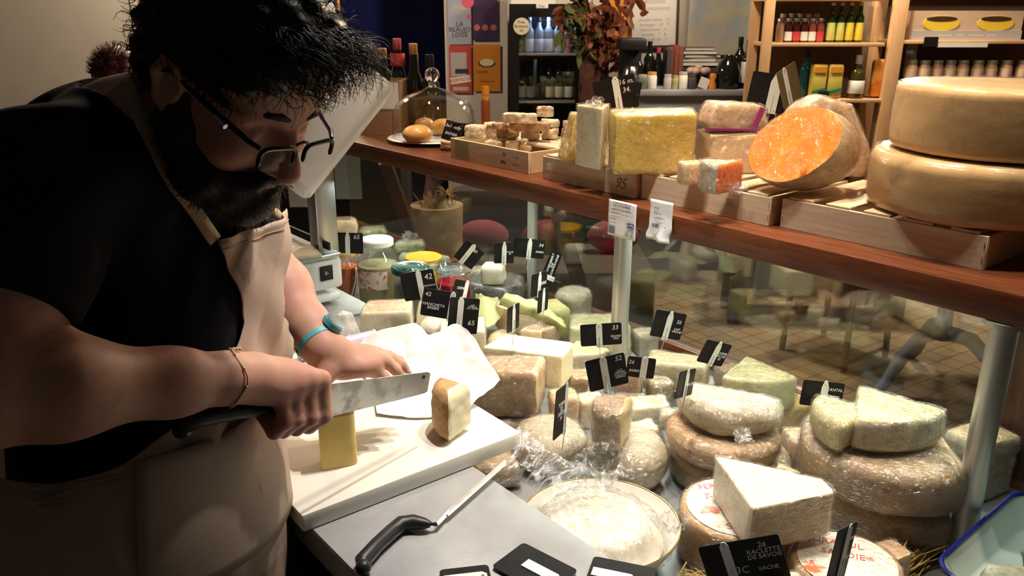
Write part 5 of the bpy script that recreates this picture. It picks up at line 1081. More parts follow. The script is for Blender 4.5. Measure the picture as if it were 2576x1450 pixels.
za_.append((za_[-1][0]-.02, min(za_[-1][1], -128)))
za = sorted(za_)
def near_ang(z):
    zs = [q[0] for q in za]; return float(np.interp(z, zs, [q[1] for q in za]))
def radial(z, a, off=0.0):
    c = axis(z); d = ft*math.cos(R(a))+st*math.sin(R(a)); o = np.array([c[0], c[1], z])+d*.55; q = T_.march(o, -d, off); return q
ztop = max(q[0] for q in za); zlow = .62
rows = []; NA = 60
zz = list(np.linspace(ztop, min(q[0] for q in za), 46))+list(np.linspace(min(q[0] for q in za)-.015, Hip[2]-.02, 8))
for z in zz:
    a0 = near_ang(z); a1 = min(-a0, 110); row = []
    for i in range(NA+1):
        a = a0+(a1-a0)*i/NA; off = .003+.0055*math.sin(a*.16+z*30)*math.sin(z*17+a*.05)+.003*math.sin(a*.42-z*52)*max(0, min(1, (z-Belly[2]+.1)*7))+.003*math.sin(a*.35+z*9)*max(0, min(1, (ztop-z)*6)); q = radial(z, a, off)
        if z > ztop-.012: q = q + np.array([ft[0], ft[1], 0])*.0022
        if abs(a) < 50 and z > ztop-.10: pass
        row.append(q)
    rows.append(row)
last = rows[-1]; zl = zz[-1]; c = axis(zl)
for j in range(1, 15):
    z = zl-(zl-zlow)*j/14; row = []
    for i, q in enumerate(last):
        v = q[:2]-c; fl = 1-.10*j/14+.03*(j/14)*math.sin(i*.55+1)+.014*math.sin(i*.9+j*.5); row.append(np.array([c[0]+v[0]*fl, c[1]+v[1]*fl, z]))
    rows.append(row)
b = MB(); b.rings([[wld(q)-foot for q in r] for r in rows], 0, False); ap = b.done('apron', 'apron', man, 80)
for p_ in ap.data.polygons: p_.use_smooth = True
md = ap.modifiers.new('thickness', 'SOLIDIFY'); md.thickness = .0022; md.offset = 1
# hem stitching of the bib and the pocket
b = MB(); b.tube([wld(q)-foot+wld(ft)*.003 for q in rows[2]], .0009, 5); b.done('bib_hem', 'strap', ap)
pk = [[radial(z, a, .0095) for a in np.linspace(-52, 40, 24)] for z in np.linspace(Belly[2]-.075, Belly[2]-.26, 12)]
b = MB(); b.rings([[wld(q)-foot for q in r] for r in pk], 0, False); po = b.done('front_pocket', 'apron', ap, 80); md = po.modifiers.new('thickness', 'SOLIDIFY'); md.thickness = .003
# straps
U = Field((-.86, .62, .95), (-.04, 1.80, 1.80), .005); torso(U, .019); U.cone(hp(-.035, 0, -.055), N0, .064, .074, .03)
def onU(px, py): return U.march(CAMB, mp(px, py, 1.0)-CAMB, .003)
def ribbon(P, w, name):
    P = [p for p in P if p is not None]; L = []; R_ = []
    for i, p in enumerate(P):
        t = P[min(i+1, len(P)-1)]-P[max(i-1, 0)]; t /= np.linalg.norm(t); n = np.array([U.at(p+np.eye(3)[k]*.008)-U.at(p-np.eye(3)[k]*.008) for k in range(3)]); n /= np.linalg.norm(n)+1e-9; s = np.cross(t, n); s /= np.linalg.norm(s)+1e-9
        L.append(wld(p+s*w/2+n*.002)-foot); R_.append(wld(p-s*w/2+n*.002)-foot)
    b = MB(); b.rings([L, R_], 0, False); o = b.done(name, 'strap', man, 80); md = o.modifiers.new('thickness', 'SOLIDIFY'); md.thickness = .0025; md.offset = 0; return o
nb = [hp(-.035, 0, -.055)*.35+N0*.65]
dirn = (N0-hp(-.035, 0, -.055)); dirn /= np.linalg.norm(dirn); e1 = np.cross(dirn, [0, 1, 0]); e1 /= np.linalg.norm(e1)
back = []
ribbon([onU(*q) for q in ((352, 178), (336, 200), (333, 235), (340, 270), (362, 318), (386, 370), (410, 425), (438, 470), (468, 505), (498, 545), (520, 578), (540, 606))], .019, 'neck_strap')
ribbon([onU(*q) for q in ((640, 478), (660, 502), (682, 528), (704, 552), (724, 575))], .019, 'neck_strap')
# ---- hair, beard, brows
def strands(b, n, pick, L, curl, r, seed, seg=6, back=0.0):
    rnd = random.Random(seed)
    for _ in range(n):
        p, d = pick(rnd)
        if p is None: continue
        l = L*rnd.uniform(.6, 1.25); ph = rnd.uniform(0, 6.28); s = np.cross(d, [rnd.gauss(0, 1), rnd.gauss(0, 1), rnd.gauss(0, 1)]); s /= np.linalg.norm(s)+1e-9; q2 = np.cross(d, s); P = []
        for k in range(seg+1):
            t = k/seg; P.append(wld(p+d*l*t+(s*math.sin(ph+t*4.2)+q2*math.cos(ph+t*4.2))*curl*t*l+np.array([0, 0, -1])*back*l*t*t)-foot)
        b.tube(P, [r*(1-.7*k/seg) for k in range(seg+1)], 3, caps=False)
HR = Field(Hc-.24, Hc+.26, .004)
HR.ell(hp(-.014, 0, .050), (.122*HS, .098*HS, .112*HS), AX, .02); HR.ell(hp(.040, 0, .100), (.070, .075, .052), AX, .03); HR.ell(hp(-.070, 0, -.012), (.052, .072, .075), AX, .03)
HR.cut(hp(.125, 0, -.030), (.085, .13, .100), AX, .02); HR.cut(hp(.06, -.11, -.030), (.07, .06, .075), AX, .015); HR.cut(hp(.06, .11, -.030), (.07, .06, .075), AX, .015); HR.cut(hp(-.002, -.105, -.010), (.027, .035, .040), AX, .01); HR.cut(hp(-.002, .105, -.010), (.027, .035, .040), AX, .01)
HR.half(hp(-.09, 0, -.070), -uH*1.0-fH*.25)
X = (HR.lo[0]+HR.v*np.arange(HR.n[0]))[:, None, None]; Y = (HR.lo[1]+HR.v*np.arange(HR.n[1]))[None, :, None]; Z = (HR.lo[2]+HR.v*np.arange(HR.n[2]))[None, None, :]
HR.a += (.0035*np.sin(95*X+4*np.sin(40*Z))*np.sin(80*Z+30*Y)+.003*np.sin(170*(X+Z)+50*Y)).astype(np.float32)
HF = Field(Hc-.24, Hc+.26, .004); HF.a = HR.a.copy()
ho = HR.mesh('hair', ['hair'], man, foot, 1)
def hpick(rnd):
    while True:
        v = np.array([rnd.gauss(0, 1), rnd.gauss(0, 1), rnd.gauss(0, 1)]); v /= np.linalg.norm(v); w = AX@v
        if w[2] > -.35 or w[0] < -.3: break
    c = hp(-.005, 0, .045); q = HF.march(c+v*.22, -v)
    if q is None: return None, None
    t = -uH*.2+fH*.75+LH*rnd.gauss(0, .45); d = v*.38+t*.85+np.array([rnd.gauss(0, .22) for _ in range(3)]); return q-v*.006, d/np.linalg.norm(d)
b = MB(); strands(b, 2600, hpick, .026, .42, .0009, 3, 6, .15)
def fringe(rnd):
    q = HF.march(hp(.02, rnd.uniform(-.07, .075), .05)+(fH*.6+uH*.8)*.2, -(fH*.6+uH*.8)); 
    if q is None: return None, None
    d = fH*.9-uH*.25+LH*rnd.gauss(.1, .4)+np.array([rnd.gauss(0, .2) for _ in range(3)]); return q, d/np.linalg.norm(d)
strands(b, 420, fringe, .058, .34, .0008, 9, 8, .2)
b.done('hair_strands', 'hair', ho, 180)
BR = Field(Hc-.26, Hc+.22, .0036)
BR.cone(hp(.050, -.038, -.088), hp(.082, 0, -.104), .037, .036, .03); BR.cone(hp(.050, .038, -.088), hp(.082, 0, -.104), .037, .036, .03)
for s in (-1, 1):
    BR.cone(hp(.008, s*.064, -.048), hp(.048, s*.042, -.088), .026, .036, .03); BR.cone(hp(.012, s*.070, -.012), hp(.008, s*.064, -.048), .013, .026, .02)
    BR.chain([hp(.110, s*.004, -.056), hp(.106, s*.022, -.060), hp(.092, s*.036, -.072)], [.0085, .010, .011], .012)
BR.cut(hp(.120, 0, -.076), (.012, .016, .004), AX, .004)
X = (BR.lo[0]+BR.v*np.arange(BR.n[0]))[:, None, None]; Y = (BR.lo[1]+BR.v*np.arange(BR.n[1]))[None, :, None]; Z = (BR.lo[2]+BR.v*np.arange(BR.n[2]))[None, None, :]
BR.a += (.0022*np.sin(150*X+40*Y)*np.sin(170*Z+60*X)).astype(np.float32)
BF = Field(Hc-.26, Hc+.22, .0036); BF.a = BR.a.copy()
bo = BR.mesh('beard', ['beard'], man, foot, 1)
def bpick(rnd):
    c = hp(.045, rnd.uniform(-.03, .03), -.085); v = AX.T@np.array([rnd.gauss(.5, 1), rnd.gauss(0, 1), rnd.gauss(-.3, 1)]); v /= np.linalg.norm(v); q = BF.march(c+v*.16, -v)
    if q is None: return None, None
    d = v*.8-uH*.6+np.array([rnd.gauss(0, .3) for _ in range(3)]); return q-v*.004, d/np.linalg.norm(d)
b = MB(); strands(b, 900, bpick, .014, .2, .0006, 5, 3); b.done('beard_strands', 'beard', bo, 180)
for s in (-1, 1):
    b = MB(); b.tube([wld(hp(f, s*l, u))-foot for f, l, u in ((.104, .013, .027), (.101, .026, .031), (.094, .040, .030), (.086, .048, .026))], [.003, .0054, .0048, .002], 8); b.done('eyebrow', 'beard', man)
# ---- glasses
gl = bpy.data.objects.new('eyeglasses', None); COL.objects.link(gl); gl.parent = man
for s in (-1, 1):
    o = []
    for k in range(28):
        a = 2*math.pi*k/28; cx, cy = math.cos(a), math.sin(a); f = (abs(cx)**4+abs(cy)**4)**-.25
        l = .0335+.0255*cx*f; u = -.003+.0140*cy*f; o.append(wld(hp(.126-.30*max(0, l-.02)**1.35-.25*u, s*l, u-.006))-foot)
    b = MB(); b.tube([o[k % 28] for k in range(-2, 17)], [.0016]+[.0030]*17+[.0016], 8); b.done('lens_rim', 'black_shiny', gl)
    b = MB(); c = sum(o, Vector())/28; vs = [b.bm.verts.new(p_) for p_ in o]; vc = b.bm.verts.new(c); b._mi([b.bm.faces.new((vs[k], vs[(k+1) % 28], vc)) for k in range(28)], 0); b.done('lens', 'lens_glass', gl)
    b = MB(); P = [wld(hp(f, s*l, u))-foot for f, l, u in ((.1175, .058, .004), (.106, .066, .006), (.06, .077, .010), (.02, .086, .014), (.0, .090, .018), (-.016, .092, .008))]; b.tube(P, [.0026, .0034, .0034, .003, .0026, .002], 8); b.done('temple_arm', 'black_shiny', gl)
b = MB(); b.tube([wld(hp(.124, l, .008+.003*(1-abs(l)/.009)))-foot for l in (-.0095, -.004, 0, .004, .0095)], .002, 8); b.done('bridge', 'black_shiny', gl)
b = MB(); q = wld(hp(.075, -.0815, .0095))-foot; b.tube([q-wld(fH)*.009, q+wld(fH)*.009], .0036, 6); b.done('temple_plate', 'silver', gl)
# ---- nails on the left hand, watch, bracelet
for i in range(3):
    d = I3[i]-I2[i]; d /= np.linalg.norm(d); up_ = np.array([0, 0, 1.])*.65-np.array([0, .75, 0])*.6; up_ -= d*(up_@d); up_ /= np.linalg.norm(up_); c = I3[i]+d*.001+up_*(.0078-.0005*i); sdir = np.cross(d, up_)
    b = MB(); b.rings([[wld(c+d*x+sdir*y*.0046*w_+up_*(-.0016*y*y))-foot for y in (-1, -.5, 0, .5, 1)] for x, w_ in ((-.006, .75), (-.003, 1), (.002, 1), (.0055, .85), (.0072, .5))], 0, False); o = b.done('fingernail', 'nail', man, 80); md = o.modifiers.new('t', 'SOLIDIFY'); md.thickness = .0008
wa = np.array(WL-EL); wa /= np.linalg.norm(wa); wc_ = WL-wa*.020; w1 = np.cross(wa, [0, 0, 1]); w1 /= np.linalg.norm(w1); w2 = np.cross(w1, wa)
if w2[2] < 0: w2 = -w2
wt = bpy.data.objects.new('wristwatch', None); COL.objects.link(wt); wt.parent = man
def wr(a, r, h): return wld(wc_+(w1*math.cos(a)+w2*math.sin(a))*r+wa*h)-foot
b = MB(); n = 48; rr_ = .0345
b.rings([[wr(2*math.pi*i/n, r, h) for i in range(n)] for r, h in ((rr_, -.011), (rr_+.003, -.0105), (rr_+.003, .0105), (rr_, .011), (rr_, -.011))], 0, True, False, False); b.done('watch_strap', 'watch_blue', wt)
b = MB()
for k in range(8):
    a = R(-78+k*9)+ (math.pi if w1[1] > 0 else 0); p0 = wr(a, rr_+.0028, -.0025); b.tube([wr(a, rr_+.0030, -.0035), wr(a, rr_+.0030, .0035)], .0014, 5)
b.done('strap_holes', 'black', wt)
wf = R(55) if w1[0] > 0 else R(125); cdir = w1*math.cos(wf)+w2*math.sin(wf); tdir = np.cross(cdir, wa)
b = MB(); mc = wc_+cdir*(rr_+.006)
for h0, h1, r_, m_ in ((-.004, .005, .0195, 0), (.005, .0062, .017, 1)):
    b.rings([[wld(mc+cdir*h+(wa*math.cos(2*math.pi*i/28)+tdir*math.sin(2*math.pi*i/28))*r_)-foot for i in range(28)] for h in (h0, h1)], m_)
b.done('watch_case', ['watch_blue', 'black_shiny'], wt)
ba = np.array(WR-ER); ba /= np.linalg.norm(ba); bc_ = WR+ba*.004; b1 = np.cross(ba, [0, 0, 1]); b1 /= np.linalg.norm(b1); b2 = np.cross(b1, ba)
b = MB(); P = [wld(bc_+(b1*math.cos(t)+b2*math.sin(t))*(.0375+.0012*math.sin(5*t))+ba*.004*math.sin(3*t+1))-foot for t in [2*math.pi*k/60 for k in range(61)]]
b.tube(P, .0013, 6)
for k in range(0, 60, 6): b.ball(P[k], .0024, 0, 1)
for k in range(3): b.ball(wld(bc_+b2*.039+ba*(.004*k))-foot, .003, 0, 1)
b.done('bracelet', mat('bracelet', (.62, .45, .30), .4), man)
# ---- trousers and shoes
b = MB(); c = wld(Hip)-foot
for s in (-1, 1):
    h0 = wld(Hip+st*s*.10)-foot; b = MB(); b.tube([h0+UP*-.02, h0+UP*-.25, h0+Vector((0, 0, -.5)), Vector((h0.x, h0.y, .06))], [.105, .098, .075, .068], 20); b.done('trouser_leg', 'black', man)
    fd = wld(ft); b = MB(); b.ball(Vector((h0.x, h0.y, .045))+fd*.06, .05, 0, 3, (2.7, 1.0, .9), (0, 0, math.atan2(fd.y, fd.x)))
    bmesh.ops.translate(b.bm, vec=-(Vector((h0.x, h0.y, .045))+fd*.06), verts=b.bm.verts[:]); bmesh.ops.translate(b.bm, vec=(Vector((h0.x, h0.y, .045))+fd*.06), verts=b.bm.verts[:]); b.done('shoe', 'black_plastic', man)
# ---- the long knife in the right hand
kf = thing('long_cheese_knife', 'long straight-bladed knife with black handle held above the yellow cheese slice', 'knife', wld(KA), 0)
def kq(t, n, u): return wld(kp(t, n, u))-wld(KA)
b = MB(); P = [kq(ks(x), 0, u) for x, u in ((-.002, -.006), (.008, -.004), (.03, .0), (.08, .001), (.14, .0), (.20, .001), (.226, .001))]; b.tube(P, [.012, .0165, .0155, .0150, .0150, .0160, .0135], 14, squash=.72)
b.ball(kq(ks(.008), 0, -.012), .012, 0, 2); b.done('handle', 'black_plastic', kf, 60)
b = MB(); t0, t1 = ks(.222), 1.0
def kbl(t, u, n): return kq(t, n, u)
R0 = []
for t, top, bot in ((t0, .020, -.034), (.6, .019, -.031), (.85, .017, -.026), (.985, .0155, -.0225), (1.0, .0125, -.020)):
    R0.append([kbl(t, top, .0012), kbl(t, 0, .0012), kbl(t, bot, .0001), kbl(t, 0, -.0012), kbl(t, top, -.0012)])
M['blade'] = mat('blade', (.60, .61, .61), .28, .85, c2=(.42, .42, .40), scale=22, lo=.52, hi=.62, rough2=.5)
b.rings(R0); b.done('blade', 'blade', kf, 20)
b = MB(); b.tube([kbl(.965, .008, .0025), kbl(.965, .008, -.0025)], .003, 10); b.done('tip_hole', 'black', kf)
# ================================================================= the back of the shop
random.seed(11)
def bloc(px, py, b): return atB(px, py, b)
def hgt(px, py, b): return atB(px, py, b).z
def flr(px, b): p = atB(px, 300, b); return Vector((p.x, p.y, 0))
def local(root, p): return Matrix.Rotation(-root.rotation_euler.z, 3, 'Z') @ (Vector(p)-root.location)
def spanbox(t, name, m, px0, py0, px1, py1, b, depth, label=None, bev=0, back=0.0):
    p, q = local(t, bloc(px0, py0, b)), local(t, bloc(px1, py1, b)); mb = MB()
    mb.box(((p.x+q.x)/2, p.y+depth/2+back, (p.z+q.z)/2), (abs(q.x-p.x), depth, abs(q.z-p.z)), bev=bev); return mb.done(name, m, t, label=label)
# ---- posters
def poster(label, px0, py0, px1, py1, b, m, name='poster', tilt=0):
    p, q = bloc(px0, py0, b), bloc(px1, py1, b); c = (p+q)/2; w = math.hypot(q.x-p.x, q.y-p.y); h = abs(p.z-q.z)
    t = thing(name, label, 'poster', (c.x, c.y, min(p.z, q.z)), (0, R(tilt), A0)); mb = MB(); mb.box((0, 0, h/2), (w, .002, h)); mb.done('sheet', m, t); return t, w, h
M['po_grey'] = mat('po_grey', (.36, .38, .45), .6, c2=(.28, .31, .40), scale=6); M['po_purple'] = mat('po_purple', (.045, .018, .07), .5, c2=(.10, .03, .06), scale=30, lo=.6, hi=.65)
M['po_red'] = mat('po_red', (.50, .06, .05), .5); M['po_orange'] = mat('po_orange', (.72, .27, .025), .55, c2=(.60, .20, .02), scale=4); M['po_white'] = mat('po_white', (.74, .70, .66), .6)
M['po_map'] = mat('po_map', (.62, .60, .56), .6, c2=(.68, .58, .32), scale=9, c3=(.46, .52, .60), scale3=5, lo3=.42, hi3=.6); M['cream_d'] = mat('cream_d', (.78, .70, .48), .6); M['grey_l'] = mat('grey_l', (.42, .40, .39), .6)
t, w, h = poster('grey-blue poster reading LA BEAUJOLOISE, upper left of four', 1126, -14, 1186, 112, 6.18, 'po_grey')
text(t, 'LA\nBEAUJO\nLOISE', .046, (0, -.002, h*.30), (R(90), 0, 0), 'ink', space=.8)
mb = MB(); mb.tube([(.06, -.001, h*.86), (.06, -.0025, h*.86)], .045, 20); mb.tube([(.07, -.001, h*.56), (.07, -.0025, h*.56)], .018, 12); mb.done('red_spot', 'pink', t); mb = MB(); mb.box((0, -.0018, h*.74), (.11, .001, .03)); mb.done('drawing', 'grey_l', t)
t, w, h = poster('dark purple poster with small dots and orange blobs, upper right of four', 1188, -30, 1252, 102, 6.18, 'po_purple')
mb = MB()
for k in range(3): mb.tube([(-.06+.06*k, -.001, .09), (-.06+.06*k, -.0022, .09)], .022, 14)
mb.done('fruit_print', mat('coral', (.45, .12, .08), .6), t)
t, w, h = poster('red poster with a grey picture and the word KERMESSE, lower left of four', 1129, 114, 1187, 234, 6.18, 'po_red')
mb = MB(); mb.box((-.012, -.0016, h*.60), (w*.72, .001, h*.5)); mb.done('picture', 'grey_l', t); mb = MB(); mb.box((0, -.0018, h*.28), (w*.92, .001, h*.14), rot=(0, R(-8), 0)); mb.done('banner', 'po_white', t)
text(t, 'KERMESSE', .034, (0, -.003, h*.28), (R(90), R(-8), 0), 'label_r'); mb = MB(); mb.box((0.01, -.0016, h*.46), (w*.6, .0016, h*.10)); mb.done('crowd', 'ink', t); mb = MB(); mb.box((0, -.0016, h*.09), (w*.7, .001, h*.08)); mb.done('footer', 'grey_l', t)
t, w, h = poster('orange poster with a plate drawing, lower right of four', 1190, 112, 1259, 230, 6.18, 'po_orange')
mb = MB(); mb.tube([(0, -.001, h*.60), (0, -.0022, h*.60)], .062, 24, squash=.45); mb.done('plate_print', 'ink', t); mb = MB(); mb.tube([(0, -.0022, h*.62), (0, -.0034, h*.62)], .052, 24, squash=.5); mb.done('food_print', 'cream_d', t)
text(t, 'GENIAL', .026, (-.03, -.002, h*.42), (R(90), 0, 0), 'ink'); text(t, 'le dimanche midi', .016, (0, -.002, h*.22), (R(90), 0, 0), 'ink')
t, w, h = poster('tall orange poster beside the dried vine', 1536, -60, 1622, 108, 6.47, 'po_orange'); mb = MB(); mb.tube([(.02, -.001, h*.62), (.02, -.0022, h*.62)], .05, 20); mb.done('white_spot', 'po_white', t)
t, w, h = poster('white framed menu sheet with rows of small text', 1592, -30, 1702, 118, 6.44, 'po_white', 'framed_menu', -1.5)
mb = MB()
for s in (-1, 1): mb.box((s*w/2, 0, h/2), (.02, .02, h+.02))
mb.box((0, 0, 0), (w, .02, .02)); mb.done('wooden_edge', 'wood_dark', t)
text(t, 'Ardoise\ndu moment', .05, (0, -.003, h*.72), (R(90), 0, 0), 'grey_l'); text(t, 'planche mixte   12\nfromages   10   9\ncharcuterie   11\ntartines   7   8\nverre de vin   5', .032, (0, -.003, h*.30), (R(90), 0, 0), 'grey_l', space=1.1)
t, w, h = poster('pale map poster in grey blue and yellow patches', 1738, -40, 1882, 138, 6.44, 'po_map', 'map_poster')
t, w, h = poster('narrow framed picture at the right of the map', 1890, -40, 1916, 132, 6.40, 'po_white', 'framed_picture'); mb = MB(); mb.box((w/2, 0, h/2), (.02, .03, h)); mb.done('wooden_edge', 'wood_dark', t)
t, w, h = poster('white poster with orange and black letters at the end of the beige wall', 778, -60, 836, 60, 5.19, 'po_white'); text(t, 'S', .085, (.06, -.003, h*.42), (R(90), 0, 0), 'ink'); mb = MB(); mb.box((.02, -.002, h*.45), (.02, .001, .10)); mb.box((.105, -.002, h*.45), (.014, .001, .10)); mb.done('orange_bars', 'po_orange', t)
t, w, h = poster('faded printed notice on the beige wall behind the man', 322, -30, 425, 150, 5.19, mat('notice', (.60, .53, .43), .8), 'wall_notice'); text(t, 'Les fromages\n\n- - - - - - -\n\nde la semaine\n\nSEMI JANVIER', .035, (0, -.002, h*.5), (R(90), 0, 0), 'grey_l')
# ---- drinks fridge
fr = thing('drinks_fridge', 'tall black glass-door drinks fridge with a round yellow sticker', 'fridge', flr(1375, 5.75), A0)
M['fridge_black'] = mat('fridge_black', (.008, .008, .009), .35); M['fridge_in'] = mat('fridge_in', (.03, .035, .05), .5)
zt = hgt(1375, 10, 5.75)
pl_, pr_ = local(fr, bloc(1281, 100, 5.75)).x, local(fr, bloc(1470, 100, 5.75)).x; wf_ = pr_-pl_
for nm, c, d, m in (('side_panel', (pl_+.02, .25, zt/2), (.04, .5, zt), 'fridge_black'), ('side_panel', (pr_-.02, .25, zt/2), (.04, .5, zt), 'fridge_black'), ('back_panel', (0, .49, zt/2), (wf_-.085, .02, zt-.1), 'fridge_in'), ('top_panel', (0, .25, zt-.035), (wf_-.082, .5, .07), 'fridge_black'), ('base_panel', (0, .25, .06), (wf_-.082, .5, .12), 'fridge_black')):
    mb = MB(); mb.box(c, d); mb.done(nm, m, fr)
mb = MB(); mb.box((0, -.012, zt/2), (wf_-.10, .008, zt-.2)); mb.done('glass_door', 'glass', fr)
for s in (-1, 1): mb = MB(); mb.box((s*(wf_/2-.03), -.012, zt/2), (.06, .024, zt)); mb.done('door_stile', 'fridge_black', fr)
for z in (zt-.04,): mb = MB(); mb.box((0, -.012, z), (wf_-.12, .024, .08)); mb.done('door_rail', 'fridge_black', fr)
shz = [hgt(1375, 138, 5.75), hgt(1375, 258, 5.75), hgt(1375, 258, 5.75)-.36]
for z in shz: mb = MB(); mb.box((0, .24, z), (wf_-.09, .44, .012)); mb.done('shelf', 'grey_l', fr)
q = local(fr, bloc(1312, 66, 5.72)); mb = MB(); mb.tube([(q.x, -.026, q.z), (q.x, -.029, q.z)], .055, 28); mb.done('round_sticker', 'cream_d', fr); text(fr, 'Frais\nBoissons\nici', .026, (q.x, -.030, q.z), (R(90), 0, 0), 'ink')
q = local(fr, bloc(1364, 15, 5.72)); mb = MB(); mb.box((q.x, -.026, q.z), (.08, .003, .028)); mb.done('brand_plate', 'label_w', fr); text(fr, 'frigo', .022, (q.x, -.028, q.z), (R(90), 0, 0), 'blue_ink')
M['cool_lamp'] = mat('cool_lamp', (.5, .6, 1), .5, emit=(.45, .60, 1.0), estr=5.0); mb = MB(); mb.box((0, .10, zt-.075), (wf_-.2, .02, .008)); mb.done('light_tube', 'cool_lamp', fr)
lp = fr.location + Matrix.Rotation(A0, 3, 'Z') @ Vector((0, .12, zt-.10)); lamp('POINT', 'fridge_lamp', lp, 1.5, (.55, .68, 1.0), size=.04)
M['lab_blue'] = mat('lab_blue', (.55, .62, .72), .5); M['lab_pink'] = mat('lab_pink', (.60, .12, .18), .5); M['clear_b'] = mat('clear_b', (.20, .24, .28), .1)
for k, (px, lab, gl_, lb) in enumerate(((1312, 'green_glass', 'green_glass', 'dark green bottle at the left end of the upper fridge shelf'), (1329, 'lab_blue', 'clear_b', 'pale labelled bottle, second on the upper fridge shelf'), (1346, 'lab_blue', 'clear_b', 'pale labelled bottle, third on the upper fridge shelf'), (1369, 'lab_blue', 'clear_b', 'pale labelled bottle in the middle of the upper fridge shelf'), (1392, 'grey_l', 'clear_b', 'grey labelled bottle right of the middle on the upper fridge shelf'), (1417, 'lab_pink', 'clear_b', 'pink labelled bottle at the right of the upper fridge shelf'))):
    p = flr(px, 5.90); bottle(lb, (p.x, p.y, shz[0]+.0065), .235, .033, gl_, 'silver' if k % 2 else 'black', lab, (.05, .40), 'bottles on the upper fridge shelf')
for k, (px, lab, lb) in enumerate(((1318, 'grey_l', 'bottle at the left end of the lower fridge shelf'), (1336, 'label_w', 'white labelled bottle, second on the lower fridge shelf'), (1358, 'black', 'dark bottle, third on the lower fridge shelf'), (1380, 'cream_d', 'bottle with a cream label on the lower fridge shelf'), (1403, 'label_w', 'white labelled bottle right of the cream labelled one in the fridge'), (1424, 'label_w', 'bottle at the right end of the lower fridge shelf'))):
    p = flr(px, 5.90); bottle(lb, (p.x, p.y, shz[1]+.0065), .285, .034, 'dark_glass', 'black', lab, (.06, .32), 'bottles on the lower fridge shelf')
mb = MB(); p = flr(1338, 5.95); 
tag(mb.box((0, 0, .05), (.30, .2, .10)) and mb.done('paper_stack', 'po_white', loc=(p.x, p.y, zt+.001), rot=(0, 0, A0)), 'white box lying on top of the black fridge', 'box')
# ---- dried vine
vn = thing('dried_vine', 'rust-brown dried vine with green and red leaves beside the fridge', 'dried plant', flr(1490, 5.52), A0)
M['rust'] = mat('rust', (.06, .022, .014), .8, c2=(.11, .04, .02), scale=30); M['leaf_red'] = mat('leaf_red', (.22, .055, .02), .6, c2=(.09, .03, .015), scale=40); M['leaf_green'] = mat('leaf_green', (.07, .09, .02), .6)
mb = MB(); hz = hgt(1510, 40, 5.6)
mb.rings([[((.112-.03*math.sin(z*2))*math.cos(2*math.pi*i/20)*(1+.25*noise.noise(Vector((i*.8, z*3, 0)))), .07*math.sin(2*math.pi*i/20), z) for i in range(20)] for z in [hz*k/24 for k in range(25)]]); mb.done('trunk', 'rust', vn)
def leaves(name, m, n, cx, cz, sx, sz, seed, sl=.05):
    mb = MB(); rnd = random.Random(seed)
    for _ in range(n):
        c = Vector((cx+rnd.gauss(0, sx), rnd.uniform(-.14, -.05), cz+rnd.gauss(0, sz))); e = Euler((rnd.uniform(-1, 1), rnd.uniform(-1.5, 1.5), rnd.uniform(0, 6))).to_matrix(); s = sl*rnd.uniform(.6, 1.3)
        P = [Vector(p)*s for p in ((0, 0, -1), (.45, .1, -.3), (.4, .12, .35), (0, 0, 1), (-.4, .12, .35), (-.45, .1, -.3))]; v = [mb.bm.verts.new(c+e@p) for p in P]
        mb._mi([mb.bm.faces.new((v[0], v[1], v[2], v[3])), mb.bm.faces.new((v[0], v[3], v[4], v[5]))], 0)
    o = mb.done(name, m, vn); o['kind'] = 'stuff'; return o
zq = hgt(1510, 40, 5.6); leaves('red_leaves', 'leaf_red', 150, .0, zq, .10, .10, 1); leaves('green_leaves', 'leaf_green', 70, -.12, zq-.03, .05, .12, 2); leaves('red_leaves', 'leaf_red', 60, .10, zq-.22, .05, .10, 3)
# ---- grey cabinet with its clutter
CB = 5.05; cz_ = hgt(1740, 226, CB)
cb = thing('grey_sideboard', 'tall grey painted sideboard with panelled front under the books', 'sideboard', flr(1740, CB), A0); M['grey_paint'] = mat('grey_paint', (.30, .30, .33), .5)
xa, xb = local(cb, bloc(1590, 226, CB)).x, local(cb, bloc(1892, 226, CB)).x
mb = MB(); mb.box(((xa+xb)/2, .23, cz_/2-.02), (xb-xa-.04, .44, cz_-.04)); mb.done('carcass', 'grey_paint', cb)
mb = MB(); mb.box(((xa+xb)/2, .22, cz_-.018), (xb-xa, .48, .036), bev=.006); mb.done('top_board', 'grey_paint', cb)
for (u0, u1, z0, z1) in ((.06, .80, .72, .80), (.06, .30, .42, .68), (.33, .80, .42, .68)):
    mb = MB(); mb.box((xa+(xb-xa)*(u0+u1)/2, .004, cz_*(z0+z1)/2+.10), ((xb-xa)*(u1-u0), .012, cz_*(z1-z0)), bev=.003); mb.done('drawer_front', 'grey_paint', cb)
def on_cab(px, b=CB+.12): p = flr(px, b); return (p.x, p.y, cz_+.001)
cm = thing('coffee_machine', 'black coffee machine with steel jug at the left end of the sideboard', 'coffee machine', on_cab(1577, CB+.2), A0)
mb = MB(); mb.box((0, .05, .13), (.12, .10, .26), bev=.01); mb.done('body', 'black_plastic', cm); mb = MB(); mb.box((0, -.02, .26), (.16, .22, .07), bev=.015); mb.done('head', 'black_plastic', cm); mb = MB(); mb.lathe([(0, .012), (.05, .012), (.056, .05), (.045, .11), (.03, .13), (0, .13)], 24, c=(0, -.06, 0)); mb.done('jug', 'chrome', cm); mb = MB(); mb.box((0, -.02, .006), (.15, .2, .012)); mb.done('drip_base', 'black_plastic', cm)
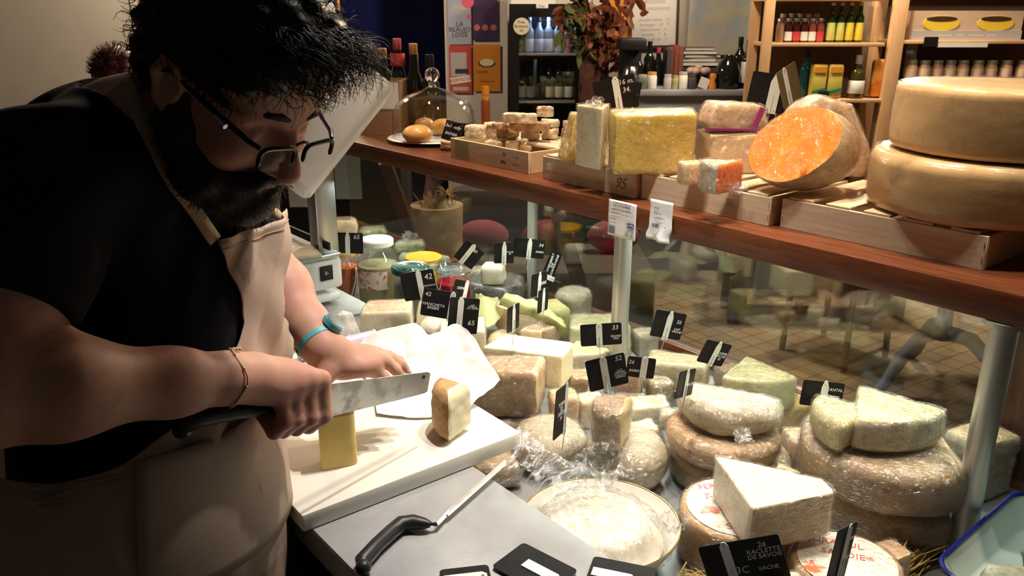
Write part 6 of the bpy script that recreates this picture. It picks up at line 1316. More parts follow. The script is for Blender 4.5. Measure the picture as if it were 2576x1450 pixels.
for px, h_, r_, cap, lab, lb in ((1618, .20, .032, 'black', None, 'dark bottle directly right of the coffee machine'), (1635, .27, .034, 'black', None, 'tall dark bottle on the sideboard left of the books'), (1651, .23, .030, 'pink', None, 'dark bottle with red cap next to the upright books')):
    bottle(lb, on_cab(px, CB+.32), h_, r_, 'dark_glass', cap, lab, group='dark bottles behind the books')
bottle('tall slim dark wine bottle on the right of the sideboard', on_cab(1846, CB+.16), .30, .040, 'dark_glass', 'black', None); bottle('wine bottle with pale label at the right end of the sideboard', on_cab(1867, CB+.10), .285, .036, 'dark_glass', 'black', 'label_w', (.12, .55))
dj = thing('demijohn', 'round dark glass demijohn on the sideboard before the wine bottles', 'demijohn', on_cab(1812, CB+.10), A0); mb = MB(); mb.lathe([(0, 0), (.06, 0), (.075, .02), (.078, .09), (.06, .15), (.025, .19), (.02, .2), (.0, .2)], 28); mb.done('glass_body', 'dark_glass', dj)
bk = [('brown', (.24, .10, .07)), ('red', (.32, .07, .05)), ('grey', (.40, .38, .36)), ('dark', (.06, .05, .06))]
for n_, c in bk: M['book_'+n_] = mat('book_'+n_, c, .6)
def book(label, loc, w, d, h, m, rot=0.0, lay=False, group=None):
    t = thing('book', label, 'book', loc, A0+rot, group); mb = MB()
    if lay: mb.box((0, 0, h/2), (w, d, h*.8)); mb.done('pages', 'label_w', t); [(lambda q: (q.box((0, 0, z), (w+.006, d+.006, h*.1)), q.done('cover', m, t)))(MB()) for z in (h*.05, h*.95)]
    else: mb.box((0, .003, h/2), (w*.7, d-.006, h-.006)); mb.done('pages', 'label_w', t); mb = MB(); mb.box((-w*.43, 0, h/2), (w*.13, d, h)); mb.box((w*.43, 0, h/2), (w*.13, d, h)); mb.box((0, -d/2, h/2), (w, .003, h)); mb.done('cover', m, t)
for k, (px, m, hh, ad) in enumerate(((1664, 'book_dark', .225, 'dark'), (1674, 'book_brown', .235, 'brown'), (1684, 'book_red', .25, 'reddish'), (1695, 'book_brown', .24, 'brown'))):
    book(ad+' upright book, '+('first', 'second', 'third', 'fourth')[k]+' from the left beside the stack', on_cab(px, CB+.30), .026, .16, hh, m, 0, False, 'upright books on the sideboard')
st_ = on_cab(1742, CB+.34); mb = MB(); mb.box((0, 0, .06), (.26, .20, .12)); mb.jitter(.004, 20, 1); tag(mb.done('storage_box', 'book_dark', loc=st_, rot=(0, 0, A0)), 'dark box under the stack of lying books', 'box')
zz_ = .1245
for k, (w_, th, m, ad) in enumerate(((.25, .024, 'book_grey', 'pale grey'), (.20, .018, 'po_white', 'white'), (.23, .020, 'book_dark', 'dark'), (.21, .020, 'book_grey', 'grey'), (.18, .016, 'book_brown', 'brown'))):
    book(ad+' book lying in the stack on the sideboard, '+('lowest', 'second from below', 'third from below', 'second from top', 'top one')[k], (st_[0], st_[1], st_[2]+zz_), w_, .16, th, m, random.uniform(-.15, .15), True, 'lying books stacked on the sideboard'); zz_ += th+.003
bs = thing('garlic_basket', 'small heap of pinkish garlic bulbs in front of the stacked books', 'garlic', on_cab(1755, CB+.17), A0); mb = MB(); mb.lathe([(0, .07), (.07, .07), (.10, .085), (.095, .085), (.0, .075)], 20); mb.lathe([(0, 0), (.05, 0), (.06, .07), (0, .07)], 20); mb.done('bowl', 'book_dark', bs)
M['garlic'] = mat('garlic', (.50, .33, .26), .6, c2=(.6, .48, .4), scale=30)
for k in range(7): mb = MB(); mb.ball((.05*math.cos(k*1.05)*(k > 0), .05*math.sin(k*1.05)*(k > 0), .100+.02*(k == 0)), .026, 0, 2, (1, 1, .9)); mb.done('bulb', 'garlic', bs)
for px, h_, r_, f_, l_, lb in ((1612, .085, .028, 'dark_fill', 'grey_l', 'small grey jar left in the front row on the sideboard'), (1634, .10, .03, 'label_w', 'bun', 'cream labelled jar with brown lid in the front row on the sideboard'), (1676, .085, .024, 'grey_l', 'grey_l', 'small greyish jar below the upright books'), (1690, .08, .02, 'herb', 'herb', 'green jar below the upright books'), (1712, .10, .028, 'label_w', 'grey_l', 'white labelled jar in the middle of the front row'), (1735, .085, .026, 'book_dark', 'book_dark', 'dark jar right of the white labelled one')):
    p = on_cab(px, CB+.06); t = thing('small_jar', lb, 'jar', p, 0, 'small jars in front on the sideboard'); mb = MB(); mb.lathe([(0, 0), (r_*.92, 0), (r_, .005), (r_, h_*.72), (r_*.85, h_*.82), (0, h_*.82)], 18); mb.done('glass_body', f_, t); mb = MB(); mb.lathe([(0, h_*.822), (r_*.9, h_*.822), (r_*.9, h_), (0, h_)], 18); mb.done('lid', l_, t)
mb = MB(); mb.box((0, 0, .03), (.06, .004, .065)); tag(mb.done('leaning_card', 'po_white', loc=on_cab(1763, CB+.05), rot=(R(-12), R(20), A0)), 'small pale card leaning on the sideboard front', 'card')
og = thing('orange_figurine', 'small orange ornament beside the leaning card', 'ornament', on_cab(1786, CB+.06), A0); mb = MB(); mb.lathe([(0, 0), (.02, 0), (.022, .02), (.014, .05), (.022, .075), (.018, .09), (0, .092)], 16); mb.done('figure', 'po_orange', og)
# ---- pine shelf unit with groceries
SB = 4.6; su = thing('pine_shelf_unit', 'tall pine shelf unit with brown back holding jars and bottles', 'shelf unit', flr(2240, SB), A0); M['pine'] = mat('pine', (.60, .37, .19), .6, c2=(.52, .30, .14), scale=8, stretch=(14, 14, 1.2)); M['pine_h'] = mat('pine_h', (.62, .39, .20), .6, c2=(.54, .32, .15), scale=8, stretch=(1.2, 14, 14))
D_ = .30
for px, wpx in ((1922, 22), (2243, 34), (2780, 30)):
    x = local(su, bloc(px, 200, SB)).x; mb = MB(); mb.box((x, .02, 1.15), (wpx/FPX*SB, .04, 2.3), bev=.003); mb.done('upright', 'pine', su); mb = MB(); mb.box((x, D_-.02, 1.15), (wpx/FPX*SB, .04, 2.3)); mb.done('upright', 'pine', su)
x0, x1 = local(su, bloc(1915, 200, SB)).x, local(su, bloc(2790, 200, SB)).x; mb = MB(); mb.box(((x0+x1)/2, D_+.012, 1.15), (x1-x0, .01, 2.3)); mb.done('back_panel', 'brown_wall', su)
SHZ = {}
for nm, p0, p1, py in (('l0', 1930, 2228, -8), ('l1', 1930, 2228, 108), ('l2', 1930, 2228, 250), ('l3', 1930, 2228, 400), ('r0', 2260, 2770, -60), ('r1', 2260, 2770, 101), ('r2', 2260, 2770, 214), ('r3', 2260, 2770, 338)):
    z = hgt((p0+p1)/2, py, SB); a_, c_ = local(su, bloc(p0, py, SB)).x, local(su, bloc(p1, py, SB)).x; mb = MB(); mb.box(((a_+c_)/2, D_/2, z-.010), (c_-a_, D_-.005, .020), bev=.002); mb.done('shelf_board', 'pine_h', su); SHZ[nm] = z+.0008
mb = MB(); q = local(su, bloc(2420, 112, SB)); mb.box((q.x, -.006, q.z-.003), (.27, .006, .022)); mb.done('price_rail', 'label_w', su); mb = MB(); q = local(su, bloc(2340, 105, SB)); mb.box((q.x, -.008, q.z), (.075, .006, .05)); mb.done('shelf_tag', 'slate', su)
def on_shelf(px, s, dep=.07): p = flr(px, SB+dep); return (p.x, p.y, SHZ[s])
def sjar(label, px, s, h, r, f, lid, lab, group, dep=.07, lz=(.15, .62)):
    t = thing('preserve_jar', label, 'jar', on_shelf(px, s, dep), A0, group); mb = MB(); mb.lathe([(0, 0), (r*.92, 0), (r, .005), (r, h*.70), (r*.78, h*.82), (r*.78, h*.86), (0, h*.86)], 18); mb.done('glass_body', f, t)
    mb = MB(); mb.lathe([(0, h*.862), (r*.84, h*.862), (r*.84, h*.99), (r*.8, h), (0, h)], 18); mb.done('lid', lid, t)
    if lab: mb = MB(); mb.lathe([(r*1.005, h*lz[0]), (r*1.015, h*lz[0]), (r*1.015, h*lz[1]), (r*1.005, h*lz[1])], 18); mb.done('label_band', lab, t)
    return t
M['jam'] = mat('jam', (.05, .012, .012), .15); M['jam_red'] = mat('jam_red', (.22, .05, .03), .15); M['pate'] = mat('pate', (.34, .20, .12), .3); M['lab_tan'] = mat('lab_tan', (.56, .40, .28), .6, c2=(.44, .36, .18), scale=24, lo=.6, hi=.62); M['lid_steel'] = mat('lid_steel', (.35, .31, .22), .35, .6)
nth = ('first', 'second', 'third', 'fourth', 'fifth', 'sixth', 'seventh', 'eighth', 'ninth', 'tenth')
for k, (px, f, lab) in enumerate(((1940, 'pate', None), (1962, 'jam', 'label_w'), (1979, 'jam', 'label_r'), (1999, 'jam', 'label_w'), (2017, 'jam_red', 'label_w'), (2037, 'jam_red', 'label_r'))):
    sjar('dark jam jar, '+nth[k]+' from the left on the upper left shelf', px, 'l1', .125, .021, f, 'silver', lab, 'jam jars on the upper left shelf', .06, (.08, .45))
for k, px in enumerate((2063, 2085, 2108, 2131)):
    bottle('juice bottle with yellow-green label, '+nth[k]+' of four on the upper left shelf', on_shelf(px, 'l1', .06), .205, .023, 'green_glass', 'label_y' if k > 1 else 'silver', 'label_y' if k > 1 else mat('lab_lime', (.60, .62, .15), .5), (.06, .50), 'juice bottles on the upper left shelf', 'juice_bottle', neck=.010, capz=.93)
for k, px in enumerate((2155, 2172, 2190, 2207, 2221)):
    t = thing('glass_bottle', 'clear empty glass carafe, '+nth[k]+' of five beside the juice bottles', 'carafe', on_shelf(px, 'l1', .10), 0, 'clear carafes on the upper left shelf'); mb = MB(); mb.lathe([(0, 0), (.014, 0), (.016, .004), (.016, .10), (.010, .15), (.010, .18), (.012, .185)], 14); mb.done('glass_body', 'jar_glass', t)
for k, px in enumerate((1945, 1965, 1985, 2005, 2025)):
    sjar('brown jar in the dim back row, '+nth[k]+' from the left on the upper left shelf', px, 'l1', .15, .021, 'pate', 'label_w', 'label_w', 'jars in the dim back row of the upper left shelf', .20, (.55, .75))
bottle('teal blue glass bottle at the left of the lower left shelf', on_shelf(2014, 'l2', .12), .255, .033, mat('teal', (.01, .10, .11), .1), 'black', None)
M['pasta'] = mat('pasta', (.62, .52, .10), .35, c2=(.50, .20, .03), scale=12, lo=.5, hi=.7)
for k, px in enumerate((2046, 2086)):
    t = thing('pasta_pack', ('left', 'right')[k]+' of two yellow pasta packs with green stripe', 'pasta pack', on_shelf(px, 'l2', .05), A0+.05, 'yellow pasta packs'); mb = MB(); mb.box((0, 0, .09), (.080, .05, .18), bev=.008); mb.jitter(.003, 30, k); mb.xf((0, 0, .004)); mb.done('packet', 'pasta', t); mb = MB(); mb.box((0, -.029, .042), (.078, .002, .018), rot=(0, R(-14), 0)); mb.done('green_stripe', mat('stripe', (.02, .22, .08), .5), t); mb = MB(); mb.box((0, -.029, .155), (.07, .002, .03)); mb.done('orange_top', 'po_orange', t)
bottle('square dark oil bottle with white label and white cap on the lower left shelf', on_shelf(2142, 'l2', .06), .23, .043, mat('oil', (.05, .04, .008), .1), 'label_w', 'label_w', (.12, .42), None, 'oil_bottle', neck=.016, capz=.80)
t = thing('snack_bag', 'shiny orange snack bag next to the middle shelf upright', 'bag', on_shelf(2197, 'l2', .06), A0); mb = MB(); mb.box((0, 0, .10), (.085, .05, .20), bev=.015); mb.jitter(.010, 22, 6); mb.xf((0, 0, .008)); mb.done('packet', mat('bag_or', (.70, .16, .02), .25, c2=(.75, .42, .08), scale=16), t)
mb = MB(); mb.box((0, 0, .022), (.06, .012, .044), bev=.003); tag(mb.done('shelf_card', 'slate', loc=on_shelf(2064, 'l2', .01), rot=(0, 0, A0)), 'small black card standing before the pasta packs', 'card')
gb = thing('gift_box', 'flat cardboard box with two oval windows showing yellow on the right shelf', 'box', on_shelf(2395, 'r1', .04), A0+R(2)); mb = MB(); mb.box((0, .06, .075), (.60, .12, .15)); mb.done('carton', 'lab_tan', gb); mb = MB(); mb.box((0, -.003, .024), (.605, .006, .048)); mb.done('grey_band', 'grey_l', gb); text(gb, 'douceurs   tartes   douceurs   tartes', .022, (0, -.0065, .024), (R(90), 0, 0), 'label_w')
for s in (-1, 1):
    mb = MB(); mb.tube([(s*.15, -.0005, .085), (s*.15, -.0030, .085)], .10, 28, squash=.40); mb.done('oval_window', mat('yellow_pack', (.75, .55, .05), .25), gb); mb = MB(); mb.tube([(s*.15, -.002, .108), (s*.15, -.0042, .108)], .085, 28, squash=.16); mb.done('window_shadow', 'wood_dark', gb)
for k, px in enumerate((2550, 2572, 2600)):
    bottle('dark green bottle, '+nth[k]+' beyond the windowed box', on_shelf(px, 'r1', .10), .24, .03, 'green_glass', 'black', None, (.2, .5), 'green bottles on the right shelf')
for k, px in enumerate((2280, 2307, 2332, 2366, 2400, 2437, 2470, 2507, 2547, 2586)):
    sjar('glass jar of pate with tan label, '+nth[k]+' from the left on the middle right shelf', px, 'r2', .128, .033, 'pate', 'lid_steel', 'lab_tan', 'pate jars in a row on the middle right shelf', .05, (.10, .66))
mb = MB(); mb.box((0, 0, .11), (.006, .12, .22)); tag(mb.done('magazine', mat('mag', (.20, .26, .36), .5, c2=(.5, .5, .5), scale=14), loc=on_shelf(2268, 'r2', .16), rot=(0, 0, A0)), 'blue magazine standing upright beside the middle shelf upright', 'magazine')
bottle('dark bottle with white label on the lowest right shelf', on_shelf(2268, 'r3', .06), .15, .034, 'dark_glass', 'black', 'label_w', (.2, .55))
# small amber bottle by the pillar
p = flr(1222, 5.4); pw = thing('wooden_pedestal', 'brown wooden stand by the pillar under the amber bottle', 'stand', p, A0); mb = MB(); zz0 = hgt(1222, 312, 5.4); mb.box((0, 0, zz0/2), (.20, .2, zz0), bev=.004); mb.done('stand_body', 'cardboard', pw)
M['amber'] = mat('amber', (.30, .08, .03), .2); bottle('amber bottle with orange neck by the white pillar', (p.x, p.y, zz0+.001), .24, .030, 'amber', 'po_orange', None, capz=.62, neck=.022)
# ================================================================= customers' side, seen through the glass
def at0(px, py): p = atZ(px, py, 0); return Vector((p.x, p.y, 0))
tb_ = at0(2345, 975); tt = thing('pedestal_table', 'table with blue-grey cast iron three-footed base beyond the glass', 'table', tb_, A0); M['iron'] = mat('iron', (.16, .19, .30), .5)
mb = MB(); mb.lathe([(0, .26), (.05, .25), (.035, .32), (.032, .68), (.06, .70), (0, .70)], 20); mb.done('column', 'iron', tt); mb = MB(); mb.lathe([(0, .701), (.36, .701), (.37, .71), (.37, .735), (0, .74)], 48); mb.done('tabletop', 'wood_dark', tt)
for a in (200, 320, 80):
    d = Vector((math.cos(R(a)), math.sin(R(a)), 0)); mb = MB(); mb.tube([d*.02+UP*.28, d*.12+UP*.27, d*.22+UP*.18, d*.29+UP*.07, d*.34+UP*.022], [.034, .034, .03, .026, .022], 10); mb.done('leg', 'iron', tt)
ca, cb_ = at0(2125, 945), at0(2222, 892); ch = thing('wooden_chair', 'reddish wooden chair with thin legs beyond the glass', 'chair', (ca+cb_)/2, A0+R(35)); wdt = (ca-cb_).length*.9
for sx in (-1, 1):
    for sy in (0, 1): mb = MB(); mb.tube([(sx*wdt/2, sy*.36, 0), (sx*wdt/2*.92, sy*.34+.01, .45)], .016, 8); mb.done('leg', 'wood_red', ch)
mb = MB(); mb.box((0, .18, .46), (wdt+.04, .42, .03), bev=.008); mb.done('seat', 'wood_red', ch); mb = MB(); mb.tube([(-wdt/2, 0, .05), (wdt/2, 0, .05)], .011, 8); mb.done('stretcher', 'wood_red', ch); mb = MB(); mb.box((0, .38, .78), (wdt, .025, .16), bev=.008); mb.done('backrest', 'wood_red', ch)
for s in (-1, 1): mb = MB(); mb.tube([(s*wdt/2*.9, .37, .45), (s*wdt/2*.9, .39, .86)], .014, 8); mb.done('back_post', 'wood_red', ch)
p = at0(2030, 800); bn = thing('wooden_bench', 'low dark wooden bench at the back of the shop floor beyond the glass', 'bench', p, A0-.1); mb = MB(); mb.box((0, 0, .42), (1.0, .34, .05), bev=.006); mb.done('seat', 'pine_h', bn)
for sx in (-1, 1):
    for sy in (-1, 1): mb = MB(); mb.box((sx*.44, sy*.13, .197), (.06, .05, .394)); mb.done('leg', 'wood_dark', bn)
p = at0(2360, 870); 
b3 = flr(1390, 4.05); sf = thing('low_sofa', 'dark low settee with cushions beyond the glass', 'sofa', b3, A0); M['cush_pink'] = mat('cush_pink', (.30, .07, .09), .9); M['cush_red'] = mat('cush_red', (.20, .03, .035), .9); M['sofa'] = mat('sofa', (.09, .075, .065), .9); mb = MB(); mb.box((0, .25, .20), (1.1, .6, .40), bev=.04); mb.done('base', 'sofa', sf); mb = MB(); mb.box((0, .57, .56), (1.1, .16, .32), bev=.05); mb.done('backrest', 'sofa', sf)
for k, (dx, m, lb) in enumerate(((-.36, 'cush_pink', 'pink cushion at the left end of the dark settee'), (.0, 'cush_red', 'red cushion in the middle of the dark settee'), (.36, 'cush_pink', 'pink cushion at the right of the dark settee'))):
    q = b3+Matrix.Rotation(A0, 3, 'Z')@Vector((dx, .30, .4055)); mb = MB(); mb.ball((0, 0, .11), .145, 0, 3, (1, .42, .62)); mb.xf((0, 0, 0), (R(-8), 0, 0)); z0 = min(v.co.z for v in mb.bm.verts); mb.xf((0, 0, -z0)); tag(mb.done('cushion', m, loc=q, rot=(0, 0, A0)), lb, 'cushion', 'cushions on the settee')
p = flr(1092, 3.8); fp = thing('flower_pot', 'tan plant pot with dried flowers beyond the glass', 'plant pot', p, A0); zz1 = hgt(1092, 515, 3.8)
mb = MB(); mb.lathe([(0, 0), (.095, 0), (.10, .01), (.125, zz1), (.115, zz1), (0, zz1-.02)], 32); mb.done('pot', mat('pot', (.34, .24, .14), .8), fp)
mb = MB(); rnd = random.Random(8)
for k in range(90):
    a = rnd.uniform(0, 6.28); r_ = rnd.uniform(0, .09); p0 = Vector((r_*math.cos(a), r_*math.sin(a), zz1-.018)); d = Vector((rnd.gauss(0, .3), rnd.gauss(0, .3), 1)).normalized(); mb.tube([p0, p0+d*rnd.uniform(.04, .09)], [.004, .0015], 4)
o = mb.done('dried_stems', mat('stems', (.26, .21, .09), .8), fp); o['kind'] = 'stuff'
mb = MB()
for k in range(16): a = k*.39; mb.tube([(.05, 0, zz1+.05), (.05+.05*math.cos(a), .03*math.sin(a), zz1+.07+.03*math.sin(a*2))], [.006, .001], 5)
mb.done('flower_head', mat('flower', (.55, .36, .16), .8), fp)
p = flr(875, 3.9); wc2 = thing('white_cabinet', 'white cabinet with pale panel seen through the glass behind the scale column', 'cabinet', p, A0); mb = MB(); zz2 = hgt(875, 385, 3.9); mb.box((-.06, .2, zz2/2), (.60, .4, zz2), bev=.004); mb.done('carcass', 'black', wc2); q0, q1 = local(wc2, bloc(838, 372, 3.9)), local(wc2, bloc(912, 500, 3.9)); mb = MB(); mb.box(((q0.x+q1.x)/2, -.006, (q0.z+q1.z)/2), (abs(q1.x-q0.x), .012, abs(q1.z-q0.z))); mb.done('pale_panel', mat('pale_panel', (.55, .66, .62), .5), wc2)
mb = MB(); q0, q1 = local(wc2, bloc(720, 400, 3.9)), local(wc2, bloc(790, 520, 3.9)); mb.box(((q0.x+q1.x)/2, -.006, (q0.z+q1.z)/2), (abs(q1.x-q0.x), .012, abs(q1.z-q0.z))); mb.done('white_panel', 'label_w', wc2)
p = flr(-215, 1.9); wcab = thing('low_cabinet', 'pale grey low cabinet behind the man at the left edge', 'cabinet', p, A0); mb = MB(); mb.box((0, .08, .33), (.62, .15, .66), bev=.006); mb.done('carcass', 'po_white', wcab); mb = MB(); mb.box((0, -.006, .36), (.58, .012, .56), bev=.003); mb.done('door', 'po_white', wcab); mb = MB(); mb.tube([(.2, -.03, .60), (.27, -.03, .60)], .006, 8); mb.done('handle', 'black', wcab)
# ---- second person, only the crown of the head shows
p = flr(318, 3.3); hz2 = hgt(318, 108, 3.3)-.02; p2 = thing('person', 'person with short dark red hair in black, standing behind the man\'s shoulder', 'person', p, A0+math.pi)
q = Field((-.34, -.24, 0), (.34, .24, hz2+.05), .010); Z_ = hz2
q.ell((0, 0, Z_-.115), (.078, .098, .115), None, .02); q.ell((0, -.05, Z_-.16), (.055, .05, .07), None, .03); q.cone((0, 0, Z_-.2), (0, .01, Z_-.30), .055, .06, .03); q.cone((0, -.09, Z_-.12), (0, -.105, Z_-.135), .012, .016, .01)
for s in (-1, 1):
    q.ell((s*.08, .0, Z_-.12), (.012, .02, .032), None, .005); q.cut((s*.032, -.10, Z_-.108), (.016, .012, .010), None, .008); q.chain([(s*.18, .01, Z_-.36), (s*.215, .02, Z_-.62), (s*.20, -.05, Z_-.88)], [.055, .045, .032], .03); q.ell((s*.195, -.075, Z_-.93), (.022, .03, .05), None, .02)
    for k in range(5): q.cone((s*.195+s*.0, -.06-.012*k, Z_-.96), (s*.19, -.075-.012*k, Z_-1.02+.006*abs(k-2)), .0085, .0075, .006)
q.ell((0, .01, Z_-.48), (.17, .11, .20), None, .05); q.ell((0, .01, Z_-.72), (.15, .11, .16), None, .05); q.ell((0, .01, Z_-.86), (.16, .12, .12), None, .05)
for s in (-1, 1): q.chain([(s*.085, .01, Z_-.9), (s*.09, 0, Z_*.28), (s*.09, .01, .08)], [.085, .055, .042], .04); q.cone((s*.09, 0, .045), (s*.10, -.14, .035), .042, .034, .03)
FW_, RT_ = FWH, RT
def bodymesh(F_, name, mats, parent, sm=1, mf=None):
    F_.a[0], F_.a[-1], F_.a[:, 0], F_.a[:, -1], F_.a[:, :, 0], F_.a[:, :, -1] = (.08,)*6
    g = vdb.FloatGrid(.08); g.copyFromArray(F_.a); g.transform = vdb.createLinearTransform(F_.v); P, Q = g.convertToQuads(0.0); P = P+F_.lo
    me = bpy.data.meshes.new(name); me.from_pydata(P.tolist(), [], Q[:, ::-1].tolist()); me.polygons.foreach_set('use_smooth', [True]*len(Q))
    for m in mats: me.materials.append(M[m])
    o = bpy.data.objects.new(name, me); COL.objects.link(o); o.parent = parent; return o
bodymesh(q, 'body', ['skin'], p2)
def shell(build, lo, hi, vox, name, m, noise_=0):
    f = Field(lo, hi, vox); build(f); return bodymesh(f, name, [m], p2)
def cl(f):
    f.ell((0, .01, Z_-.48), (.182, .122, .20), None, .05); f.ell((0, .01, Z_-.72), (.162, .122, .17), None, .05); f.ell((0, .01, Z_-.88), (.17, .13, .12), None, .05); f.cone((-.17, .01, Z_-.36), (.17, .01, Z_-.36), .07, .07, .05)
    for s in (-1, 1): f.chain([(s*.18, .01, Z_-.36), (s*.215, .02, Z_-.60)], [.065, .056], .03)
    f.cone((0, .02, Z_-.26), (0, .015, Z_-.36), .068, .09, .04); f.cut((0, -.01, Z_-.225), (.06, .06, .04), None, .005)
shell(cl, (-.34, -.24, Z_-1.1), (.34, .24, Z_), .010, 'pullover', 'tee')
M['hair_red'] = mat('hair_red', (.13, .014, .024), .5, c2=(.07, .008, .014), scale=60)
def hr2(f):
    f.ell((0, .012, Z_-.095), (.092, .106, .105), None, .02); f.cut((0, -.13, Z_-.13), (.08, .075, .085), None, .02); f.half((0, .1, Z_-.19), (0, -.2, -1)); f.a += (.003*np.sin(120*(f.lo[0]+f.v*np.arange(f.n[0])))[:, None, None]).astype(np.float32)
h2 = shell(hr2, (-.15, -.15, Z_-.25), (.15, .16, Z_+.05), .006, 'hair', 'hair_red')
mb = MB(); rnd = random.Random(2)
for k in range(500):
    v = Vector((rnd.gauss(0, 1), rnd.gauss(.3, 1), abs(rnd.gauss(.4, .8)))).normalized(); c = Vector((0, .012, Z_-.095))+Vector((v.x*.09, v.y*.104, v.z*.103)); d = (v+Vector((rnd.gauss(0, .5), rnd.gauss(0, .5), .2))).normalized(); mb.tube([c, c+d*.012, c+d*.024+UP*.003], [.0014, .001, .0004], 3, caps=False)
mb.done('hair_strands', 'hair_red', h2, 180)
mb = MB(); mb.tube([(.089*math.cos(t), .012+.103*math.sin(t), Z_-.135) for t in [2*math.pi*k/40 for k in range(41)]], .012, 8, squash=1.0); mb.done('headband', 'black', p2)
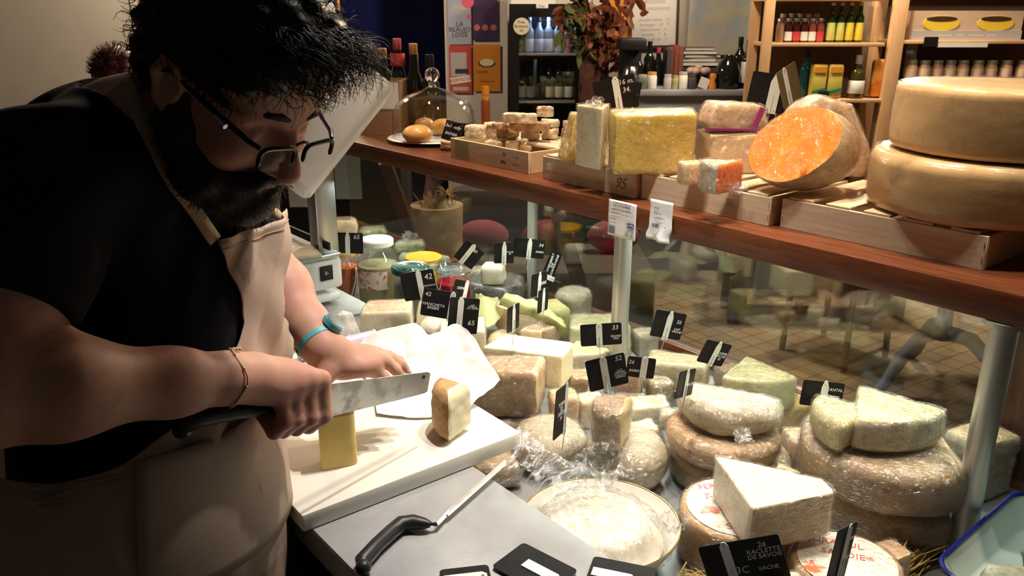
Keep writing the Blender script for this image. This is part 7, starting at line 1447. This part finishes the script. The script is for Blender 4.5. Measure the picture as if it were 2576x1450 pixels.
# ================================================================= packed pieces nudged so that they touch without crossing
for n_, v_ in {'coffee_machine': (0.0056, -0.0007, 0), 'garlic_basket': (-0.0063, -0.0188, 0), 'bun': (0.0107, -0.0059, 0.0056), 'bun.001': (-0.0081, -0.0051, 0), 'bun.002': (0.0079, 0.0037, 0), 'wine_bottle.001': (-0.0278, 0.0354, 0), 'wine_bottle.002': (0.0157, 0.0302, 0), 'wine_bottle.003': (-0.0087, 0.0308, 0), 'wine_bottle.004': (0.0219, 0.0227, 0), 'wine_bottle.005': (-0.0038, -0.0144, 0), 'wine_bottle.006': (0.0028, 0.0035, 0), 'wine_bottle.007': (0.0113, 0.0203, 0), 'wine_bottle.008': (0.0147, 0.0189, 0), 'wine_bottle.009': (0.0153, 0.02, 0), 'wine_bottle.010': (0.0129, 0.0166, 0), 'wine_bottle.011': (-0.0145, -0.0191, 0), 'wine_bottle.012': (-0.0042, -0.0052, 0), 'wine_bottle.013': (-0.0003, -0.0005, 0), 'wine_bottle.014': (0.0032, 0.0042, 0), 'wine_bottle.015': (0.0052, 0.0068, 0), 'wine_bottle.016': (0.0106, 0.0138, 0), 'wine_bottle.017': (-0.03, -0.0362, 0), 'wine_bottle.018': (-0.0116, -0.0229, 0), 'wine_bottle.019': (-0.0138, 0.0044, 0), 'wine_bottle.020': (-0.0026, 0.0099, 0), 'wine_bottle.021': (0.0029, -0.0004, 0), 'wine_bottle.023': (-0.0033, -0.0043, 0), 'wine_bottle.024': (0.0026, 0.0034, 0), 'wine_bottle.025': (0.0007, 0.0009, 0), 'cardboard_wine_box': (-0.0004, -0.0549, 0), 'dried_sausage': (0, -0.013, 0.0032), 'cheese_round.001': (0, 0, 0.0039), 'cheese_piece.002': (-0.0041, -0.0036, 0), 'cheese_piece.003': (0.0028, 0.0029, 0), 'cheese_piece.004': (0.0012, 0.0007, 0), 'cheese_piece.005': (0, 0, 0.0031), 'orange_cheese_half': (0.0035, 0.0045, 0), 'cheese_piece.007': (-0.0035, -0.0045, 0), 'goat_cheese': (0.0008, -0.0008, 0), 'goat_cheese.001': (-0.0008, 0.0008, 0), 'goat_cheese.002': (0, 0, 0.0016), 'goat_cheese.005': (-0.0054, -0.0059, 0.0012), 'goat_cheese.006': (0.0054, 0.0059, 0), 'goat_cheese.010': (0, 0, 0.0026), 'goat_cheese.011': (0, 0, 0.0017), 'goat_cheese.012': (-0.0102, -0.0068, 0), 'goat_cheese.013': (-0.0193, 0.0109, 0), 'goat_cheese.014': (-0.0223, 0.0012, 0.0054), 'goat_cheese.015': (0.006, -0.0053, 0.0026), 'goat_cheese.016': (0, 0, 0.006), 'cheese_piece.011': (0, -0.0006, 0), 'cheese_round.004': (0.0077, 0.0268, 0), 'cheese_round.005': (0.0012, 0.0016, 0.004), 'cheese_piece.012': (0, 0, 0.006), 'cheese_piece.013': (0, 0, 0.0038), 'cheese_piece.016': (0, -0.0131, 0), 'cheese_piece.017': (-0.0145, -0.0093, 0), 'cheese_piece.018': (-0.0102, 0.001, 0), 'cheese_piece.019': (0.0034, 0.0075, 0), 'cheese_piece.020': (-0.016, -0.0046, 0), 'cheese_piece.021': (0.0119, 0.0134, 0), 'cheese_piece.022': (-0.0306, 0.009, 0), 'cheese_piece.023': (0.0058, 0.0043, 0), 'cheese_round.007': (0.0272, 0.0041, 0), 'cheese_piece.024': (0, 0, 0.0039), 'cheese_round.008': (-0.0088, 0.0153, 0), 'cheese_piece.025': (-0.0173, -0.0522, 0), 'cheese_piece.026': (0.0149, -0.0075, 0), 'cheese_piece.028': (-0.038, -0.0087, 0.0021), 'cheese_piece.029': (-0.03, 0.0187, 0), 'cheese_piece.030': (-0.0009, 0.0005, 0.006), 'cheese_piece.031': (-0.0195, 0.0253, 0), 'cheese_piece.032': (0.0096, -0.0219, 0), 'cheese_piece.033': (0.0245, 0.0016, 0), 'cheese_piece.034': (-0.0032, -0.0102, 0), 'cheese_piece.035': (-0.0001, -0.0014, 0), 'cheese_piece.036': (-0.0203, 0.0152, 0), 'cheese_round.009': (0.007, 0.0019, 0), 'cheese_piece.037': (0.0166, -0.0056, 0), 'cheese_round.010': (-0.003, -0.0019, 0.006), 'cheese_piece.039': (0, 0, 0.006), 'cheese_piece.041': (0.0052, -0.0117, 0), 'cheese_piece.042': (-0.0248, 0.0046, 0), 'cheese_piece.043': (0.0097, 0.0239, 0), 'cheese_piece.044': (0.0036, -0.0041, 0), 'cheese_piece.045': (-0.0146, -0.0049, 0), 'cheese_piece.049': (-0.0163, -0.0335, 0), 'cheese_piece.050': (0.0163, 0.0335, 0), 'cheese_round.011': (0.0104, 0.0306, 0), 'cheese_round.012': (0.0292, -0.0258, 0), 'cheese_piece.051': (0, 0, 0.0015), 'cheese_piece.052': (-0.012, -0.0536, 0), 'cheese_piece.053': (0.015, 0.0338, 0), 'cheese_piece.055': (0.0121, 0.0342, 0), 'ash_cheese.001': (-0.0003, 0.0005, 0), 'ash_cheese.002': (0.0006, -0.0005, 0), 'glass_jar.001': (0.0159, -0.0207, 0), 'glass_jar.002': (-0.0159, 0.0207, 0), 'film_roll': (0, 0, 0.0008), 'book': (0.0237, -0.0096, 0), 'book.001': (-0.0131, 0.0209, 0), 'book.002': (0.0059, 0.0057, 0), 'book.003': (0.0115, -0.0021, 0), 'book.004': (0.0114, 0.0143, 0), 'book.006': (0.0042, 0.0119, 0), 'fresh_cheese': (-0.007, 0.0002, 0), 'cheese_plate': (-0.0288, -0.0073, 0), 'orange_figurine': (0.0048, -0.0069, 0), 'film_tuft.001': (-0.0099, -0.0195, 0.006), 'demijohn': (0.0227, 0.0082, 0), 'small_jar': (0.0085, -0.0103, 0), 'small_jar.001': (0.001, 0.0012, 0), 'small_jar.002': (-0.0041, -0.0027, 0), 'small_jar.003': (0.0041, 0.0027, 0), 'small_jar.005': (0.0021, -0.0053, 0), 'preserve_jar.001': (-0.0021, -0.0032, 0), 'preserve_jar.002': (0.0001, 0.0015, 0), 'preserve_jar.003': (-0.0004, -0.0007, 0), 'preserve_jar.004': (0.0019, 0.0018, 0), 'preserve_jar.005': (0.0005, 0.0007, 0), 'glass_bottle.002': (-0.0005, -0.0006, 0), 'glass_bottle.003': (-0.0039, -0.0058, 0), 'glass_bottle.004': (-0.0526, -0.0067, 0), 'preserve_jar.011': (-0.009, -0.0106, 0), 'preserve_jar.012': (-0.0006, -0.0045, 0), 'preserve_jar.013': (0.0061, 0.011, 0), 'preserve_jar.014': (0.0035, 0.0041, 0), 'leaning_card': (-0.0058, -0.0013, 0.006), 'snack_bag': (-0.0063, 0.0052, 0), 'storage_box': (-0.0066, 0.0303, 0)}.items():
    o_ = bpy.data.objects.get(n_)
    if o_: o_.location += Vector(v_)
